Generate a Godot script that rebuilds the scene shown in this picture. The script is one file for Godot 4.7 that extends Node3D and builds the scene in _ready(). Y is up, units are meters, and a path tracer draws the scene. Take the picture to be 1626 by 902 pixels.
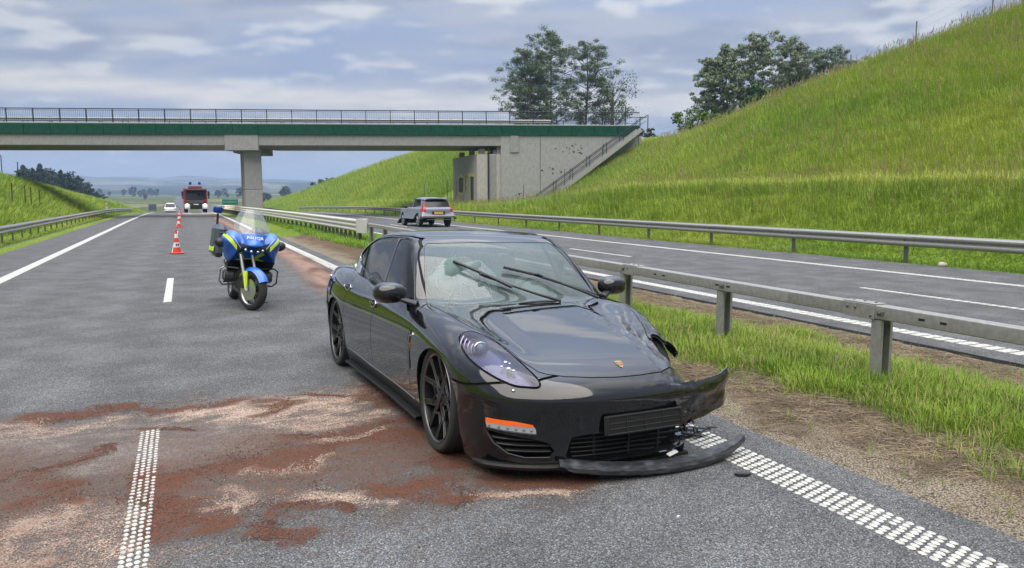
extends Node3D
# ---------------------------------------------------------------- helpers
var used_names := {}
var mats := {}

class MB:
	var v := PackedVector3Array()
	var n := PackedVector3Array()
	var c := PackedColorArray()
	var uv := PackedVector2Array()
	var i := PackedInt32Array()
	var tint := Color(1, 1, 1)
	var colored := false
	var has_uv := false

	func vert(p: Vector3, nn := Vector3.ZERO) -> int:
		v.append(p)
		n.append(nn)
		c.append(tint)
		uv.append(Vector2.ZERO)
		return v.size() - 1

	func tri(a: Vector3, b: Vector3, d: Vector3) -> void:
		var nn := (b - a).cross(d - a)
		if nn.length_squared() < 1e-18:
			return
		nn = nn.normalized()
		var k := v.size()
		for q in [a, b, d]:
			vert(q, nn)
		i.append_array([k, k + 1, k + 2])

	func quad(a: Vector3, b: Vector3, d: Vector3, e: Vector3) -> void:
		tri(a, b, d)
		tri(a, d, e)

	func box(center: Vector3, size: Vector3, b := Basis()) -> void:
		var h := size * 0.5
		for ax in 3:
			for s in [-1.0, 1.0]:
				var u := Vector3.ZERO
				var w := Vector3.ZERO
				var o := Vector3.ZERO
				o[ax] = h[ax] * s
				u[(ax + 1) % 3] = h[(ax + 1) % 3] * s
				w[(ax + 2) % 3] = h[(ax + 2) % 3]
				quad(center + b * (o - u - w), center + b * (o + u - w), center + b * (o + u + w), center + b * (o - u + w))

	# a box with chamfered edges
	func bbox(center: Vector3, size: Vector3, r: float, b := Basis()) -> void:
		var h := size * 0.5
		r = minf(r, minf(h.x, minf(h.y, h.z)) * 0.9)
		var g := h - Vector3.ONE * r
		for ax in 3:
			var a1 := (ax + 1) % 3
			var a2 := (ax + 2) % 3
			for s in [-1.0, 1.0]:
				var o := Vector3.ZERO
				o[ax] = h[ax] * s
				var u := Vector3.ZERO
				u[a1] = g[a1] * s
				var w := Vector3.ZERO
				w[a2] = g[a2]
				quad(center + b * (o - u - w), center + b * (o + u - w), center + b * (o + u + w), center + b * (o - u + w))
			for s1 in [-1.0, 1.0]:
				for s2 in [-1.0, 1.0]:
					var p := Vector3.ZERO
					p[a1] = h[a1] * s1
					p[a2] = g[a2] * s2
					var q := Vector3.ZERO
					q[a1] = g[a1] * s1
					q[a2] = h[a2] * s2
					var l := Vector3.ZERO
					l[ax] = g[ax] * s1 * s2
					quad(center + b * (p - l), center + b * (p + l), center + b * (q + l), center + b * (q - l))
		for sx in [-1.0, 1.0]:
			for sy in [-1.0, 1.0]:
				for sz in [-1.0, 1.0]:
					var px := Vector3(h.x * sx, g.y * sy, g.z * sz)
					var py := Vector3(g.x * sx, h.y * sy, g.z * sz)
					var pz := Vector3(g.x * sx, g.y * sy, h.z * sz)
					if sx * sy * sz > 0:
						tri(center + b * px, center + b * py, center + b * pz)
					else:
						tri(center + b * px, center + b * pz, center + b * py)

	# a tube along points; rad is a number or an array; smooth round it
	func tube(pts: Array, rad, sides := 8, caps := true, flat := 1.0, up := Vector3.UP) -> void:
		var m := pts.size()
		var k := v.size()
		for j in m:
			var t: Vector3 = (pts[mini(j + 1, m - 1)] - pts[maxi(j - 1, 0)]).normalized()
			var s := t.cross(up)
			if s.length() < 1e-3:
				s = t.cross(Vector3.RIGHT)
			s = s.normalized()
			var w := s.cross(t).normalized()
			var r: float = rad[j] if rad is Array else rad
			for q in sides:
				var a := TAU * q / sides
				var d := s * cos(a) + w * sin(a) * flat
				var nn := (s * cos(a) * flat + w * sin(a)).normalized()
				vert(pts[j] + d * r, nn)
		for j in m - 1:
			for q in sides:
				var a := k + j * sides + q
				var b := k + j * sides + (q + 1) % sides
				i.append_array([a, b, b + sides, a, b + sides, a + sides])
		if caps:
			for e in [0, m - 1]:
				var cc: Vector3 = pts[e]
				for q in sides:
					var a: Vector3 = v[k + e * sides + q]
					var b: Vector3 = v[k + e * sides + (q + 1) % sides]
					if e == 0:
						tri(cc, b, a)
					else:
						tri(cc, a, b)

	# profile: Vector2(radius, along axis) points; the axis runs along b.y; outward is right of the walk direction
	func lathe(profile: Array, sides: int, at := Vector3.ZERO, b := Basis(), crease := 35.0, from := 0.0, to := TAU) -> void:
		var m := profile.size()
		for j in m - 1:
			var p: Vector2 = profile[j]
			var q: Vector2 = profile[j + 1]
			if p.distance_to(q) < 1e-6:
				continue
			var d := (q - p).normalized()
			var nf := Vector2(d.y, -d.x)
			var n0 := nf
			var n1 := nf
			if j > 0 and profile[j - 1].distance_to(p) > 1e-6:
				var e: Vector2 = (p - profile[j - 1]).normalized()
				if e.dot(d) > cos(deg_to_rad(crease)):
					n0 = (nf + Vector2(e.y, -e.x)).normalized()
			if j < m - 2 and profile[j + 2].distance_to(q) > 1e-6:
				var e2: Vector2 = (profile[j + 2] - q).normalized()
				if e2.dot(d) > cos(deg_to_rad(crease)):
					n1 = (nf + Vector2(e2.y, -e2.x)).normalized()
			var k := v.size()
			for s in sides + 1:
				var a := lerpf(from, to, float(s) / sides)
				var cs := cos(a)
				var sn := sin(a)
				vert(at + b * Vector3(p.x * cs, p.y, p.x * sn), b * Vector3(n0.x * cs, n0.y, n0.x * sn))
				vert(at + b * Vector3(q.x * cs, q.y, q.x * sn), b * Vector3(n1.x * cs, n1.y, n1.x * sn))
			for s in sides:
				var a := k + s * 2
				i.append_array([a, a + 1, a + 3, a, a + 3, a + 2])

	# polygon (x, y) given counter-clockwise, pushed out along z from z0 to z1, put through t
	func prism(poly: PackedVector2Array, z0: float, z1: float, t := Transform3D(), smooth := false) -> void:
		var area := 0.0
		for k in poly.size():
			area += poly[k].cross(poly[(k + 1) % poly.size()])
		if area < 0:
			poly.reverse()
		var ids := Geometry2D.triangulate_polygon(poly)
		for k in range(0, ids.size(), 3):
			var a := poly[ids[k]]
			var b := poly[ids[k + 1]]
			var d := poly[ids[k + 2]]
			if (b - a).cross(d - a) < 0:
				var e := b
				b = d
				d = e
			tri(t * Vector3(a.x, a.y, z1), t * Vector3(b.x, b.y, z1), t * Vector3(d.x, d.y, z1))
			tri(t * Vector3(a.x, a.y, z0), t * Vector3(d.x, d.y, z0), t * Vector3(b.x, b.y, z0))
		var m := poly.size()
		for k in m:
			var a := poly[k]
			var b := poly[(k + 1) % m]
			if not smooth:
				quad(t * Vector3(a.x, a.y, z0), t * Vector3(b.x, b.y, z0), t * Vector3(b.x, b.y, z1), t * Vector3(a.x, a.y, z1))
			else:
				var na := (b - poly[(k + m - 1) % m]).normalized()
				var nb := (poly[(k + 2) % m] - a).normalized()
				var base := v.size()
				for e in [[a, z0, na], [b, z0, nb], [b, z1, nb], [a, z1, na]]:
					vert(t * Vector3(e[0].x, e[0].y, e[1]), (t.basis * Vector3(e[2].y, -e[2].x, 0)).normalized())
				i.append_array([base, base + 1, base + 2, base, base + 2, base + 3])

	# rows of points (all of one length) joined into a smooth sheet; normals from the grid
	func sheet(rows: Array, closed := false, flip := false) -> void:
		var k := v.size()
		var h := rows.size()
		var w: int = rows[0].size()
		for r in h:
			for s in w:
				var l: Vector3 = rows[r][(s + w - 1) % w if closed else maxi(s - 1, 0)]
				var g: Vector3 = rows[r][(s + 1) % w if closed else mini(s + 1, w - 1)]
				var d: Vector3 = rows[maxi(r - 1, 0)][s]
				var u: Vector3 = rows[mini(r + 1, h - 1)][s]
				var nn := (g - l).cross(u - d).normalized()
				vert(rows[r][s], -nn if flip else nn)
		for r in h - 1:
			for s in (w if closed else w - 1):
				var a := k + r * w + s
				var b := k + r * w + (s + 1) % w
				if flip:
					i.append_array([a, b + w, b, a, a + w, b + w])
				else:
					i.append_array([a, b, b + w, a, b + w, a + w])

	func ball(center: Vector3, r: Vector3, b := Basis(), rings := 10, segs := 14) -> void:
		var k := v.size()
		for y in rings + 1:
			var th := PI * y / rings
			for x in segs + 1:
				var ph := TAU * x / segs
				var d := Vector3(sin(th) * cos(ph), cos(th), sin(th) * sin(ph))
				vert(center + b * (d * r), (b * (d / r)).normalized())
		for y in rings:
			for x in segs:
				var a := k + y * (segs + 1) + x
				i.append_array([a, a + 1, a + segs + 2, a, a + segs + 2, a + segs + 1])

	func append(o: MB, t: Transform3D) -> void:
		var k := v.size()
		for q in o.v.size():
			v.append(t * o.v[q])
			n.append((t.basis * o.n[q]).normalized())
			c.append(o.c[q] if o.colored else tint)
			uv.append(o.uv[q])
		var flip := t.basis.determinant() < 0
		for q in range(0, o.i.size(), 3):
			if flip:
				i.append_array([k + o.i[q], k + o.i[q + 2], k + o.i[q + 1]])
			else:
				i.append_array([k + o.i[q], k + o.i[q + 1], k + o.i[q + 2]])

	# smooth normals across edges flatter than crease
	func smooth(crease := 40.0) -> MB:
		var face := PackedVector3Array()
		var at := {}
		for t in range(0, i.size(), 3):
			var a := v[i[t]]
			var f := (v[i[t + 1]] - a).cross(v[i[t + 2]] - a)
			face.append(f)
			for e in 3:
				var key := Vector3i((v[i[t + e]] * 5000.0).round())
				if not at.has(key):
					at[key] = PackedInt32Array()
				at[key].append(t / 3)
		var o := MB.new()
		o.colored = colored
		o.has_uv = has_uv
		var lim := cos(deg_to_rad(crease))
		for t in range(0, i.size(), 3):
			var f := face[t / 3]
			if f.length_squared() < 1e-20:
				continue
			var fn := f.normalized()
			for e in 3:
				var p := v[i[t + e]]
				var s := Vector3.ZERO
				for g in at[Vector3i((p * 5000.0).round())]:
					if face[g].normalized().dot(fn) >= lim:
						s += face[g]
				o.v.append(p)
				o.n.append(s.normalized() if s.length() > 0 else fn)
				o.c.append(c[i[t + e]])
				o.uv.append(uv[i[t + e]])
				o.i.append(o.v.size() - 1)
		return o

	func mesh() -> ArrayMesh:
		var a := []
		a.resize(Mesh.ARRAY_MAX)
		var ids := i.duplicate()
		for t in range(0, ids.size(), 3):  # Godot's front faces run clockwise
			var f := (v[ids[t + 1]] - v[ids[t]]).cross(v[ids[t + 2]] - v[ids[t]])
			if f.dot(n[ids[t]] + n[ids[t + 1]] + n[ids[t + 2]]) > 0:
				var s := ids[t + 1]
				ids[t + 1] = ids[t + 2]
				ids[t + 2] = s
		a[Mesh.ARRAY_VERTEX] = v
		a[Mesh.ARRAY_NORMAL] = n
		if colored:
			a[Mesh.ARRAY_COLOR] = c
		if has_uv:
			a[Mesh.ARRAY_TEX_UV] = uv
		a[Mesh.ARRAY_INDEX] = ids
		var m := ArrayMesh.new()
		if v.size() > 2 and ids.size() > 2:
			m.add_surface_from_arrays(Mesh.PRIMITIVE_TRIANGLES, a)
		return m


func numbered(called: String) -> String:
	if not used_names.has(called):
		used_names[called] = 0
		return called
	used_names[called] += 1
	return "%s_%03d" % [called, used_names[called]]

func thing(called: String, label: String, category: String, at := Vector3.ZERO, turn := 0.0, group := "") -> Node3D:
	var o := Node3D.new()
	o.name = numbered(called)
	add_child(o)
	o.position = at
	o.rotation.y = turn
	o.set_meta("label", label)
	o.set_meta("category", category)
	if group:
		o.set_meta("group", group)
	return o

func part(called: String, mb, m: Material, parent: Node, label := "", stuff := false) -> MeshInstance3D:
	var o := MeshInstance3D.new()
	o.name = called
	o.mesh = mb.mesh() if mb is MB else mb
	o.material_override = m
	parent.add_child(o, true)
	if label:
		o.set_meta("label", label)
	if stuff:
		o.set_meta("kind", "stuff")
	return o

func setting(called: String, mb, m: Material, kind := "structure") -> MeshInstance3D:
	var o := MeshInstance3D.new()
	o.name = numbered(called)
	o.mesh = mb.mesh() if mb is MB else mb
	o.material_override = m
	add_child(o)
	o.set_meta("kind", kind)
	return o

func copy_of(src: Node3D, called: String, label: String, at: Vector3, turn := 0.0) -> Node3D:
	var o: Node3D = src.duplicate()
	o.name = numbered(called)
	add_child(o)
	o.position = at
	o.rotation.y = turn
	if label:
		o.set_meta("label", label)
	return o

# colours are real-world (linear) base colours
func lin(r: float, g: float, b: float, a := 1.0) -> Color:
	var c := Color(r, g, b).linear_to_srgb()
	c.a = a
	return c

func mat(called: String, color: Color, rough := 0.6, metal := 0.0) -> StandardMaterial3D:
	if mats.has(called):
		return mats[called]
	var m := StandardMaterial3D.new()
	m.resource_name = called
	m.albedo_color = color
	m.roughness = rough
	m.metallic = metal
	mats[called] = m
	return m

func noise(seed_: int, freq: float, oct := 4, kind := FastNoiseLite.TYPE_SIMPLEX_SMOOTH) -> FastNoiseLite:
	var f := FastNoiseLite.new()
	f.seed = seed_
	f.noise_type = kind
	f.frequency = freq
	f.fractal_octaves = oct
	return f

# a tileable noise picture, ramp from colour a to b (sRGB values)
func noise_tex(seed_: int, size: int, freq: float, oct: int, a: Color, b: Color, lo := 0.0, hi := 1.0, bump := -1.0) -> NoiseTexture2D:
	var t := NoiseTexture2D.new()
	t.width = size
	t.height = size
	t.seamless = true
	t.noise = noise(seed_, freq, oct)
	if bump > 0:
		t.as_normal_map = true
		t.bump_strength = bump
		return t
	var g := Gradient.new()
	g.offsets = PackedFloat32Array([lo, hi])
	g.colors = PackedColorArray([a, b])
	t.color_ramp = g
	return t

func triplanar(m: StandardMaterial3D, scale: float, world := true) -> void:
	m.uv1_triplanar = true
	m.uv1_world_triplanar = world
	m.uv1_scale = Vector3.ONE * scale

func v3(x: float, y: float, z: float) -> Vector3:
	return Vector3(x, y, z)

# piecewise-cubic curve through (x, y) points, tabulated: fast even steps
class Crv:
	var x0: float
	var dx: float
	var t := PackedFloat32Array()
	func _init(pts: Array, steps := 200) -> void:
		x0 = pts[0][0]
		dx = (pts[-1][0] - x0) / steps
		var m := pts.size()
		var sl := []
		for k in m:
			if k == 0:
				sl.append((pts[1][1] - pts[0][1]) / (pts[1][0] - pts[0][0]))
			elif k == m - 1:
				sl.append((pts[k][1] - pts[k - 1][1]) / (pts[k][0] - pts[k - 1][0]))
			else:
				var h0: float = pts[k][0] - pts[k - 1][0]
				var h1: float = pts[k + 1][0] - pts[k][0]
				sl.append(((pts[k][1] - pts[k - 1][1]) / h0 * h1 + (pts[k + 1][1] - pts[k][1]) / h1 * h0) / (h0 + h1))
		var k := 0
		for s in steps + 1:
			var x := x0 + dx * s
			while k < m - 2 and x > pts[k + 1][0]:
				k += 1
			var h: float = pts[k + 1][0] - pts[k][0]
			var u: float = (x - pts[k][0]) / h
			var a := 2 * u * u * u - 3 * u * u + 1
			var b := u * u * u - 2 * u * u + u
			var d := -2 * u * u * u + 3 * u * u
			var e := u * u * u - u * u
			t.append(a * pts[k][1] + b * h * sl[k] + d * pts[k + 1][1] + e * h * sl[k + 1])
	func at(x: float) -> float:
		var u := (x - x0) / dx
		if u <= 0:
			return t[0] + u * (t[1] - t[0])
		var m := t.size() - 1
		if u >= m:
			return t[m] + (u - m) * (t[m] - t[m - 1])
		var k := int(u)
		u -= k
		# smooth between table entries (Catmull-Rom), so highlights do not show the table
		var p0 := t[maxi(k - 1, 0)]
		var p1 := t[k]
		var p2 := t[k + 1]
		var p3 := t[mini(k + 2, m)]
		return p1 + 0.5 * u * (p2 - p0 + u * (2 * p0 - 5 * p1 + 4 * p2 - p3 + u * (3 * (p1 - p2) + p3 - p0)))

func smax(a: float, b: float, k: float) -> float:
	var h := maxf(k - absf(a - b), 0.0)
	return maxf(a, b) + h * h * 0.25 / k

func smin(a: float, b: float, k: float) -> float:
	var h := maxf(k - absf(a - b), 0.0)
	return minf(a, b) - h * h * 0.25 / k

func smooth01(a: float, b: float, x: float) -> float:
	return smoothstep(a, b, x)

# ---------------------------------------------------------------- smooth solids: a field meshed as surface nets, cut into panels
class Surf:
	var v := PackedVector3Array()
	var n := PackedVector3Array()
	var i := PackedInt32Array()
	var edge := PackedInt32Array()   # pairs along which it was cut

	func mb(lip := 0.0) -> MB:
		var o := MB.new()
		o.v = v.duplicate()
		o.n = n.duplicate()
		o.i = i.duplicate()
		if lip > 0.0:
			for e in range(0, edge.size(), 2):
				var a := edge[e]
				var b := edge[e + 1]
				var d := (v[b] - v[a]).cross(n[a]).normalized()
				var k := o.v.size()
				o.v.append_array([v[a], v[b], v[b] - n[b] * lip, v[a] - n[a] * lip])
				o.n.append_array([d, d, d, d])
				o.i.append_array([k, k + 1, k + 2, k, k + 2, k + 3])
		o.c.resize(o.v.size())
		o.c.fill(Color.WHITE)
		o.uv.resize(o.v.size())
		return o

	func offset(d: float) -> Surf:
		var o := Surf.new()
		o.v = v.duplicate()
		for k in v.size():
			o.v[k] += n[k] * d
		o.n = n.duplicate()
		o.i = i.duplicate()
		return o

	# keep what lies below level (or above it)
	func cut(m: PackedFloat32Array, level: float, below := true) -> Surf:
		var o := Surf.new()
		var map := PackedInt32Array()
		map.resize(v.size())
		map.fill(-1)
		var seams := {}
		var sg := 1.0 if below else -1.0
		var at := func(k: int) -> int:
			if map[k] < 0:
				map[k] = o.v.size()
				o.v.append(v[k])
				o.n.append(n[k])
			return map[k]
		var on := func(a: int, b: int) -> int:
			var key := mini(a, b) * 4194304 + maxi(a, b)
			if not seams.has(key):
				var t := clampf((level - m[a]) / (m[b] - m[a]), 0.0, 1.0)
				seams[key] = o.v.size()
				o.v.append(v[a].lerp(v[b], t))
				o.n.append(n[a].lerp(n[b], t).normalized())
			return seams[key]
		for t in range(0, i.size(), 3):
			var a := i[t]
			var b := i[t + 1]
			var c := i[t + 2]
			var ia := (m[a] - level) * sg < 0
			var ib := (m[b] - level) * sg < 0
			var ic := (m[c] - level) * sg < 0
			var cnt := int(ia) + int(ib) + int(ic)
			if cnt == 3:
				o.i.append_array([at.call(a), at.call(b), at.call(c)])
			elif cnt > 0:
				# turn so that a is the odd one out
				if (cnt == 1 and ib) or (cnt == 2 and not ib):
					var s := a
					a = b
					b = c
					c = s
				elif (cnt == 1 and ic) or (cnt == 2 and not ic):
					var s := c
					c = b
					b = a
					a = s
				var ab: int = on.call(a, b)
				var ac: int = on.call(a, c)
				if cnt == 1:
					o.i.append_array([at.call(a), ab, ac])
					o.edge.append_array([ab, ac])
				else:
					var jb: int = at.call(b)
					var jc: int = at.call(c)
					o.i.append_array([ab, jb, jc, ab, jc, ac])
					o.edge.append_array([ac, ab])
		for e in range(0, edge.size(), 2):
			if map[edge[e]] >= 0 and map[edge[e + 1]] >= 0:
				o.edge.append_array([map[edge[e]], map[edge[e + 1]]])
		return o

# f: Vector3 -> distance-like number, the same on both sides of x = 0 when mirror is set
func surface_nets(f: Callable, lo: Vector3, hi: Vector3, cell: float, mirror := false, block := 4, reach := 1.35) -> Surf:
	if mirror:
		hi.x = ceilf(hi.x / cell) * cell
		lo.x = 0.0
	var nx := int(ceil((hi.x - lo.x) / cell)) + 1
	var ny := int(ceil((hi.y - lo.y) / cell)) + 1
	var nz := int(ceil((hi.z - lo.z) / cell)) + 1
	var g := PackedFloat32Array()
	g.resize(nx * ny * nz)
	g.fill(1e9)
	var rad := cell * block * 0.87 * reach
	var live: Array[Vector3i] = []
	for bx in range(0, nx - 1, block):
		for by in range(0, ny - 1, block):
			for bz in range(0, nz - 1, block):
				var ctr := lo + Vector3(bx + block * 0.5, by + block * 0.5, bz + block * 0.5) * cell
				if absf(f.call(ctr)) < rad:
					live.append(Vector3i(bx, by, bz))
	var cells := PackedInt32Array()
	for b in live:
		for x in range(b.x, mini(b.x + block + 1, nx)):
			for y in range(b.y, mini(b.y + block + 1, ny)):
				var k := (x * ny + y) * nz + b.z
				for z in range(b.z, mini(b.z + block + 1, nz)):
					if g[k] > 1e8:
						g[k] = f.call(lo + Vector3(x, y, z) * cell)
					k += 1
	var s := Surf.new()
	var id := PackedInt32Array()
	id.resize(nx * ny * nz)
	id.fill(-1)
	var e := cell * 0.05
	for b in live:
		for x in range(b.x, mini(b.x + block, nx - 1)):
			for y in range(b.y, mini(b.y + block, ny - 1)):
				for z in range(b.z, mini(b.z + block, nz - 1)):
					var k := (x * ny + y) * nz + z
					var q := [g[k], g[k + 1], g[k + nz], g[k + nz + 1], g[k + ny * nz], g[k + ny * nz + 1], g[k + ny * nz + nz], g[k + ny * nz + nz + 1]]
					var neg := 0
					for w in q:
						if w < 0:
							neg += 1
					if neg == 0 or neg == 8:
						continue
					var sum := Vector3.ZERO
					var cnt := 0
					for ed in [[0, 1], [2, 3], [4, 5], [6, 7], [0, 2], [1, 3], [4, 6], [5, 7], [0, 4], [1, 5], [2, 6], [3, 7]]:
						var a: float = q[ed[0]]
						var c: float = q[ed[1]]
						if (a < 0) != (c < 0):
							var pa := Vector3(ed[0] >> 2, (ed[0] >> 1) & 1, ed[0] & 1)
							var pc := Vector3(ed[1] >> 2, (ed[1] >> 1) & 1, ed[1] & 1)
							sum += pa.lerp(pc, a / (a - c))
							cnt += 1
					var p := lo + (Vector3(x, y, z) + sum / cnt) * cell
					var nn := Vector3.UP
					for it in 2:
						var f0: float = f.call(p)
						var gr := Vector3(f.call(p + Vector3(e, 0, 0)) - f0, f.call(p + Vector3(0, e, 0)) - f0, f.call(p + Vector3(0, 0, e)) - f0) / e
						var l2 := maxf(gr.length_squared(), 0.05)
						nn = gr / sqrt(l2)
						p -= (gr * (f0 / l2)).limit_length(cell)
					id[k] = s.v.size()
					s.v.append(p)
					s.n.append(nn.normalized())
					cells.append_array([x, y, z])
	for c in range(0, cells.size(), 3):
		var x := cells[c]
		var y := cells[c + 1]
		var z := cells[c + 2]
		var k := (x * ny + y) * nz + z
		var a := g[k]
		# three edges leave the cell's low corner
		for ax in 3:
			var st: int = [ny * nz, nz, 1][ax]
			var o1: int = [nz, 1, ny * nz][ax]
			var o2: int = [1, ny * nz, nz][ax]
			if [y, z, x][ax] == 0 and not (mirror and ax == 2 and false) or [z, x, y][ax] == 0:
				continue
			var bb := g[k + st]
			if (a < 0) == (bb < 0):
				continue
			var i0 := id[k]
			var i1 := id[k - o1]
			var i2 := id[k - o1 - o2]
			var i3 := id[k - o2]
			if i0 < 0 or i1 < 0 or i2 < 0 or i3 < 0:
				continue
			if a < 0:
				s.i.append_array([i0, i1, i2, i0, i2, i3])
			else:
				s.i.append_array([i0, i2, i1, i0, i3, i2])
	if mirror:
		var m := s.v.size()
		for k in m:
			s.v.append(s.v[k] * Vector3(-1, 1, 1))
			s.n.append(s.n[k] * Vector3(-1, 1, 1))
		var t := s.i.size()
		for k in range(0, t, 3):
			s.i.append_array([s.i[k] + m, s.i[k + 2] + m, s.i[k + 1] + m])
		# the strip over the middle: edges that lie in the plane x = 0
		for c in range(0, cells.size(), 3):
			if cells[c] != 0:
				continue
			var y := cells[c + 1]
			var z := cells[c + 2]
			var k := y * nz + z
			var a := g[k]
			if z > 0 and (g[k + nz] < 0) != (a < 0) and id[k - 1] >= 0:  # an edge along y
				var r := [id[k], id[k - 1], id[k - 1] + m, id[k] + m]
				s.i.append_array([r[0], r[1], r[2], r[0], r[2], r[3]] if a >= 0 else [r[0], r[2], r[1], r[0], r[3], r[2]])
			if y > 0 and (g[k + 1] < 0) != (a < 0) and id[k - nz] >= 0:  # an edge along z
				var r := [id[k], id[k - nz], id[k - nz] + m, id[k] + m]
				s.i.append_array([r[0], r[1], r[2], r[0], r[2], r[3]] if a < 0 else [r[0], r[2], r[1], r[0], r[3], r[2]])
	return s

# signed distance to a closed outline, below zero inside
func outline_distance(p: Vector2, poly: PackedVector2Array) -> float:
	var d := 1e9
	var inside := false
	var m := poly.size()
	var b := poly[m - 1]
	for k in m:
		var a := poly[k]
		var e := b - a
		var w := p - a
		var q := w - e * clampf(w.dot(e) / maxf(e.length_squared(), 1e-12), 0.0, 1.0)
		d = minf(d, q.length_squared())
		if (a.y > p.y) != (b.y > p.y) and p.x < (b.x - a.x) * (p.y - a.y) / (b.y - a.y) + a.x:
			inside = not inside
		b = a
	return -sqrt(d) if inside else sqrt(d)

# a closed smooth outline through points
func rounded(pts: Array, per := 6) -> PackedVector2Array:
	var o := PackedVector2Array()
	var m := pts.size()
	for k in m:
		var a: Vector2 = pts[(k + m - 1) % m]
		var b: Vector2 = pts[k]
		var c: Vector2 = pts[(k + 1) % m]
		var d: Vector2 = pts[(k + 2) % m]
		for s in per:
			o.append(b.cubic_interpolate(c, a, d, float(s) / per))
	return o

# distance of every vertex to an outline seen along one axis: "top" (x, z), "side" (z, y), "front" (x, y); want(p, n) says which vertices can be meant at all
func mask(s: Surf, plane: String, poly: PackedVector2Array, want: Callable, mirror := false) -> PackedFloat32Array:
	var box := Rect2(poly[0], Vector2.ZERO)
	for p in poly:
		box = box.expand(p)
	box = box.grow(0.06)
	var o := PackedFloat32Array()
	o.resize(s.v.size())
	for k in s.v.size():
		var p := s.v[k]
		var q: Vector2
		match plane:
			"top":
				q = Vector2(absf(p.x) if mirror else p.x, p.z)
			"side":
				q = Vector2(p.z, p.y)
			_:
				q = Vector2(absf(p.x) if mirror else p.x, p.y)
		if box.has_point(q) and want.call(p, s.n[k]):
			o[k] = outline_distance(q, poly)
		else:
			o[k] = 0.5
	return o

const EXPOSURE := 3.0
const FOG := 0.00036
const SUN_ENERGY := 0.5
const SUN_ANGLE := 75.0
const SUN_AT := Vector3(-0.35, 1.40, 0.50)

func build_sky() -> PanoramaSkyMaterial:
	var w := 2048
	var h := 1024
	var im := Image.create(w, h, false, Image.FORMAT_RGBF)
	var big := noise(81, 0.55, 5)
	var fine := noise(82, 2.3, 5)
	var puff := noise(83, 1.0, 5)
	var wisp := noise(84, 3.5, 4)
	var sun := SUN_AT.normalized()
	for y in h / 2 + 2:
		var el := (0.5 - (y + 0.5) / h) * PI
		var se := sin(el)
		var ce := cos(el)
		var lift := 1.0 / (maxf(se, 0.0) + 0.10)
		for x in w:
			var az := ((x + 0.5) / w - 0.5) * TAU      # 0 is -Z, growing to the right
			var dx := sin(az) * ce
			var dz := -cos(az) * ce
			var px := dx * lift
			var pz := dz * lift
			# clouds drift in long streaks across the view
			var qx := px * 0.92 + pz * 0.39
			var qz := -px * 0.39 + pz * 0.92
			var a := big.get_noise_2d(qx * 0.95, qz * 1.5)
			var b := fine.get_noise_2d(qx * 0.8, qz * 1.7)
			var p := puff.get_noise_2d(qx * 1.5 + 7.0, qz * 1.8 + 3.0)
			var cover := smoothstep(-0.45, 0.20, a + 0.35 * b)
			var c := Color(0.325, 0.40, 0.56).lerp(Color(0.42, 0.46, 0.545), cover)
			# thick bellies are a little darker and bluer, thin edges glow
			c = c.lerp(Color(0.225, 0.285, 0.425), smoothstep(0.0, 0.45, a - 0.45 * b) * 0.55)
			var lit := smoothstep(0.10, 0.44, p + 0.35 * b + 0.15 * wisp.get_noise_2d(qx, qz * 2.0))
			c = c.lerp(Color(0.78, 0.785, 0.78), lit * 0.58)
			# pale open band low over the horizon
			var band := exp(-pow((rad_to_deg(el) - 6.9 - 0.35 * sin(az * 3.0)) / 0.8, 2.0))
			c = c.lerp(Color(0.80, 0.76, 0.70), band * (0.78 + 0.3 * b))
			var low := 1.0 - smoothstep(0.0, 5.5, rad_to_deg(el))
			c = c.lerp(Color(0.56, 0.615, 0.70), low * 0.85)
			# the veiled sun brightens the cloud round it
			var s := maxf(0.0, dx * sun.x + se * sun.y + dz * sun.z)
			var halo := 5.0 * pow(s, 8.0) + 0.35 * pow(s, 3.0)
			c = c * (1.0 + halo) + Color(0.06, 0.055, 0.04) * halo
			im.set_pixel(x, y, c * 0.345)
	for y in range(h / 2 + 2, h):
		for x in range(0, w, 1):
			im.set_pixel(x, y, Color(0.12, 0.13, 0.10))
	var m := PanoramaSkyMaterial.new()
	m.panorama = ImageTexture.create_from_image(im)
	return m

# ---------------------------------------------------------------- the place: x to the right of the camera's lane line, d metres along the road, y up
func W(x: float, y: float, d: float) -> Vector3:
	return Vector3(x, y, -d)

var crvRoad := Crv.new([[-60, 0.0], [0, 0.0], [40, 0.0], [62, 0.0], [80, -0.06], [100, -0.25], [119, -0.55], [150, -1.4], [200, -3.0], [270, -4.8], [350, -5.4], [430, -4.9], [550, -2.9], [750, -0.9], [1000, 0.8], [1300, 1.8], [1700, 2.5], [5000, 3.0]], 1500)
var crvRight := Crv.new([[-60, 11.6], [15, 11.6], [28, 10.9], [34, 9.2], [40, 7.7], [48, 6.4], [56, 6.4], [62, 7.15], [72, 7.3], [85, 8.3], [100, 9.2], [130, 9.3], [162, 6.8], [195, 2.6], [240, 0.0], [300, -2.0], [600, -2.0]], 700)
var crvLeft := Crv.new([[-60, 5.5], [30, 5.2], [50, 4.5], [65, 3.7], [97, 1.9], [133, 0.55], [180, -1.0], [260, -1.5], [600, -1.0]], 700)
var crvBaseX := Crv.new([[-60, 22.3], [26, 22.3], [36, 23.0], [46, 24.5], [58, 27.2], [64, 27.6], [75, 24.5], [90, 23.5], [600, 23.5]], 700)
var land_noise := noise(3, 0.035, 4)
var bump_noise := noise(4, 0.35, 3)
var hill_noise := noise(11, 0.00085, 4)

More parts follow.
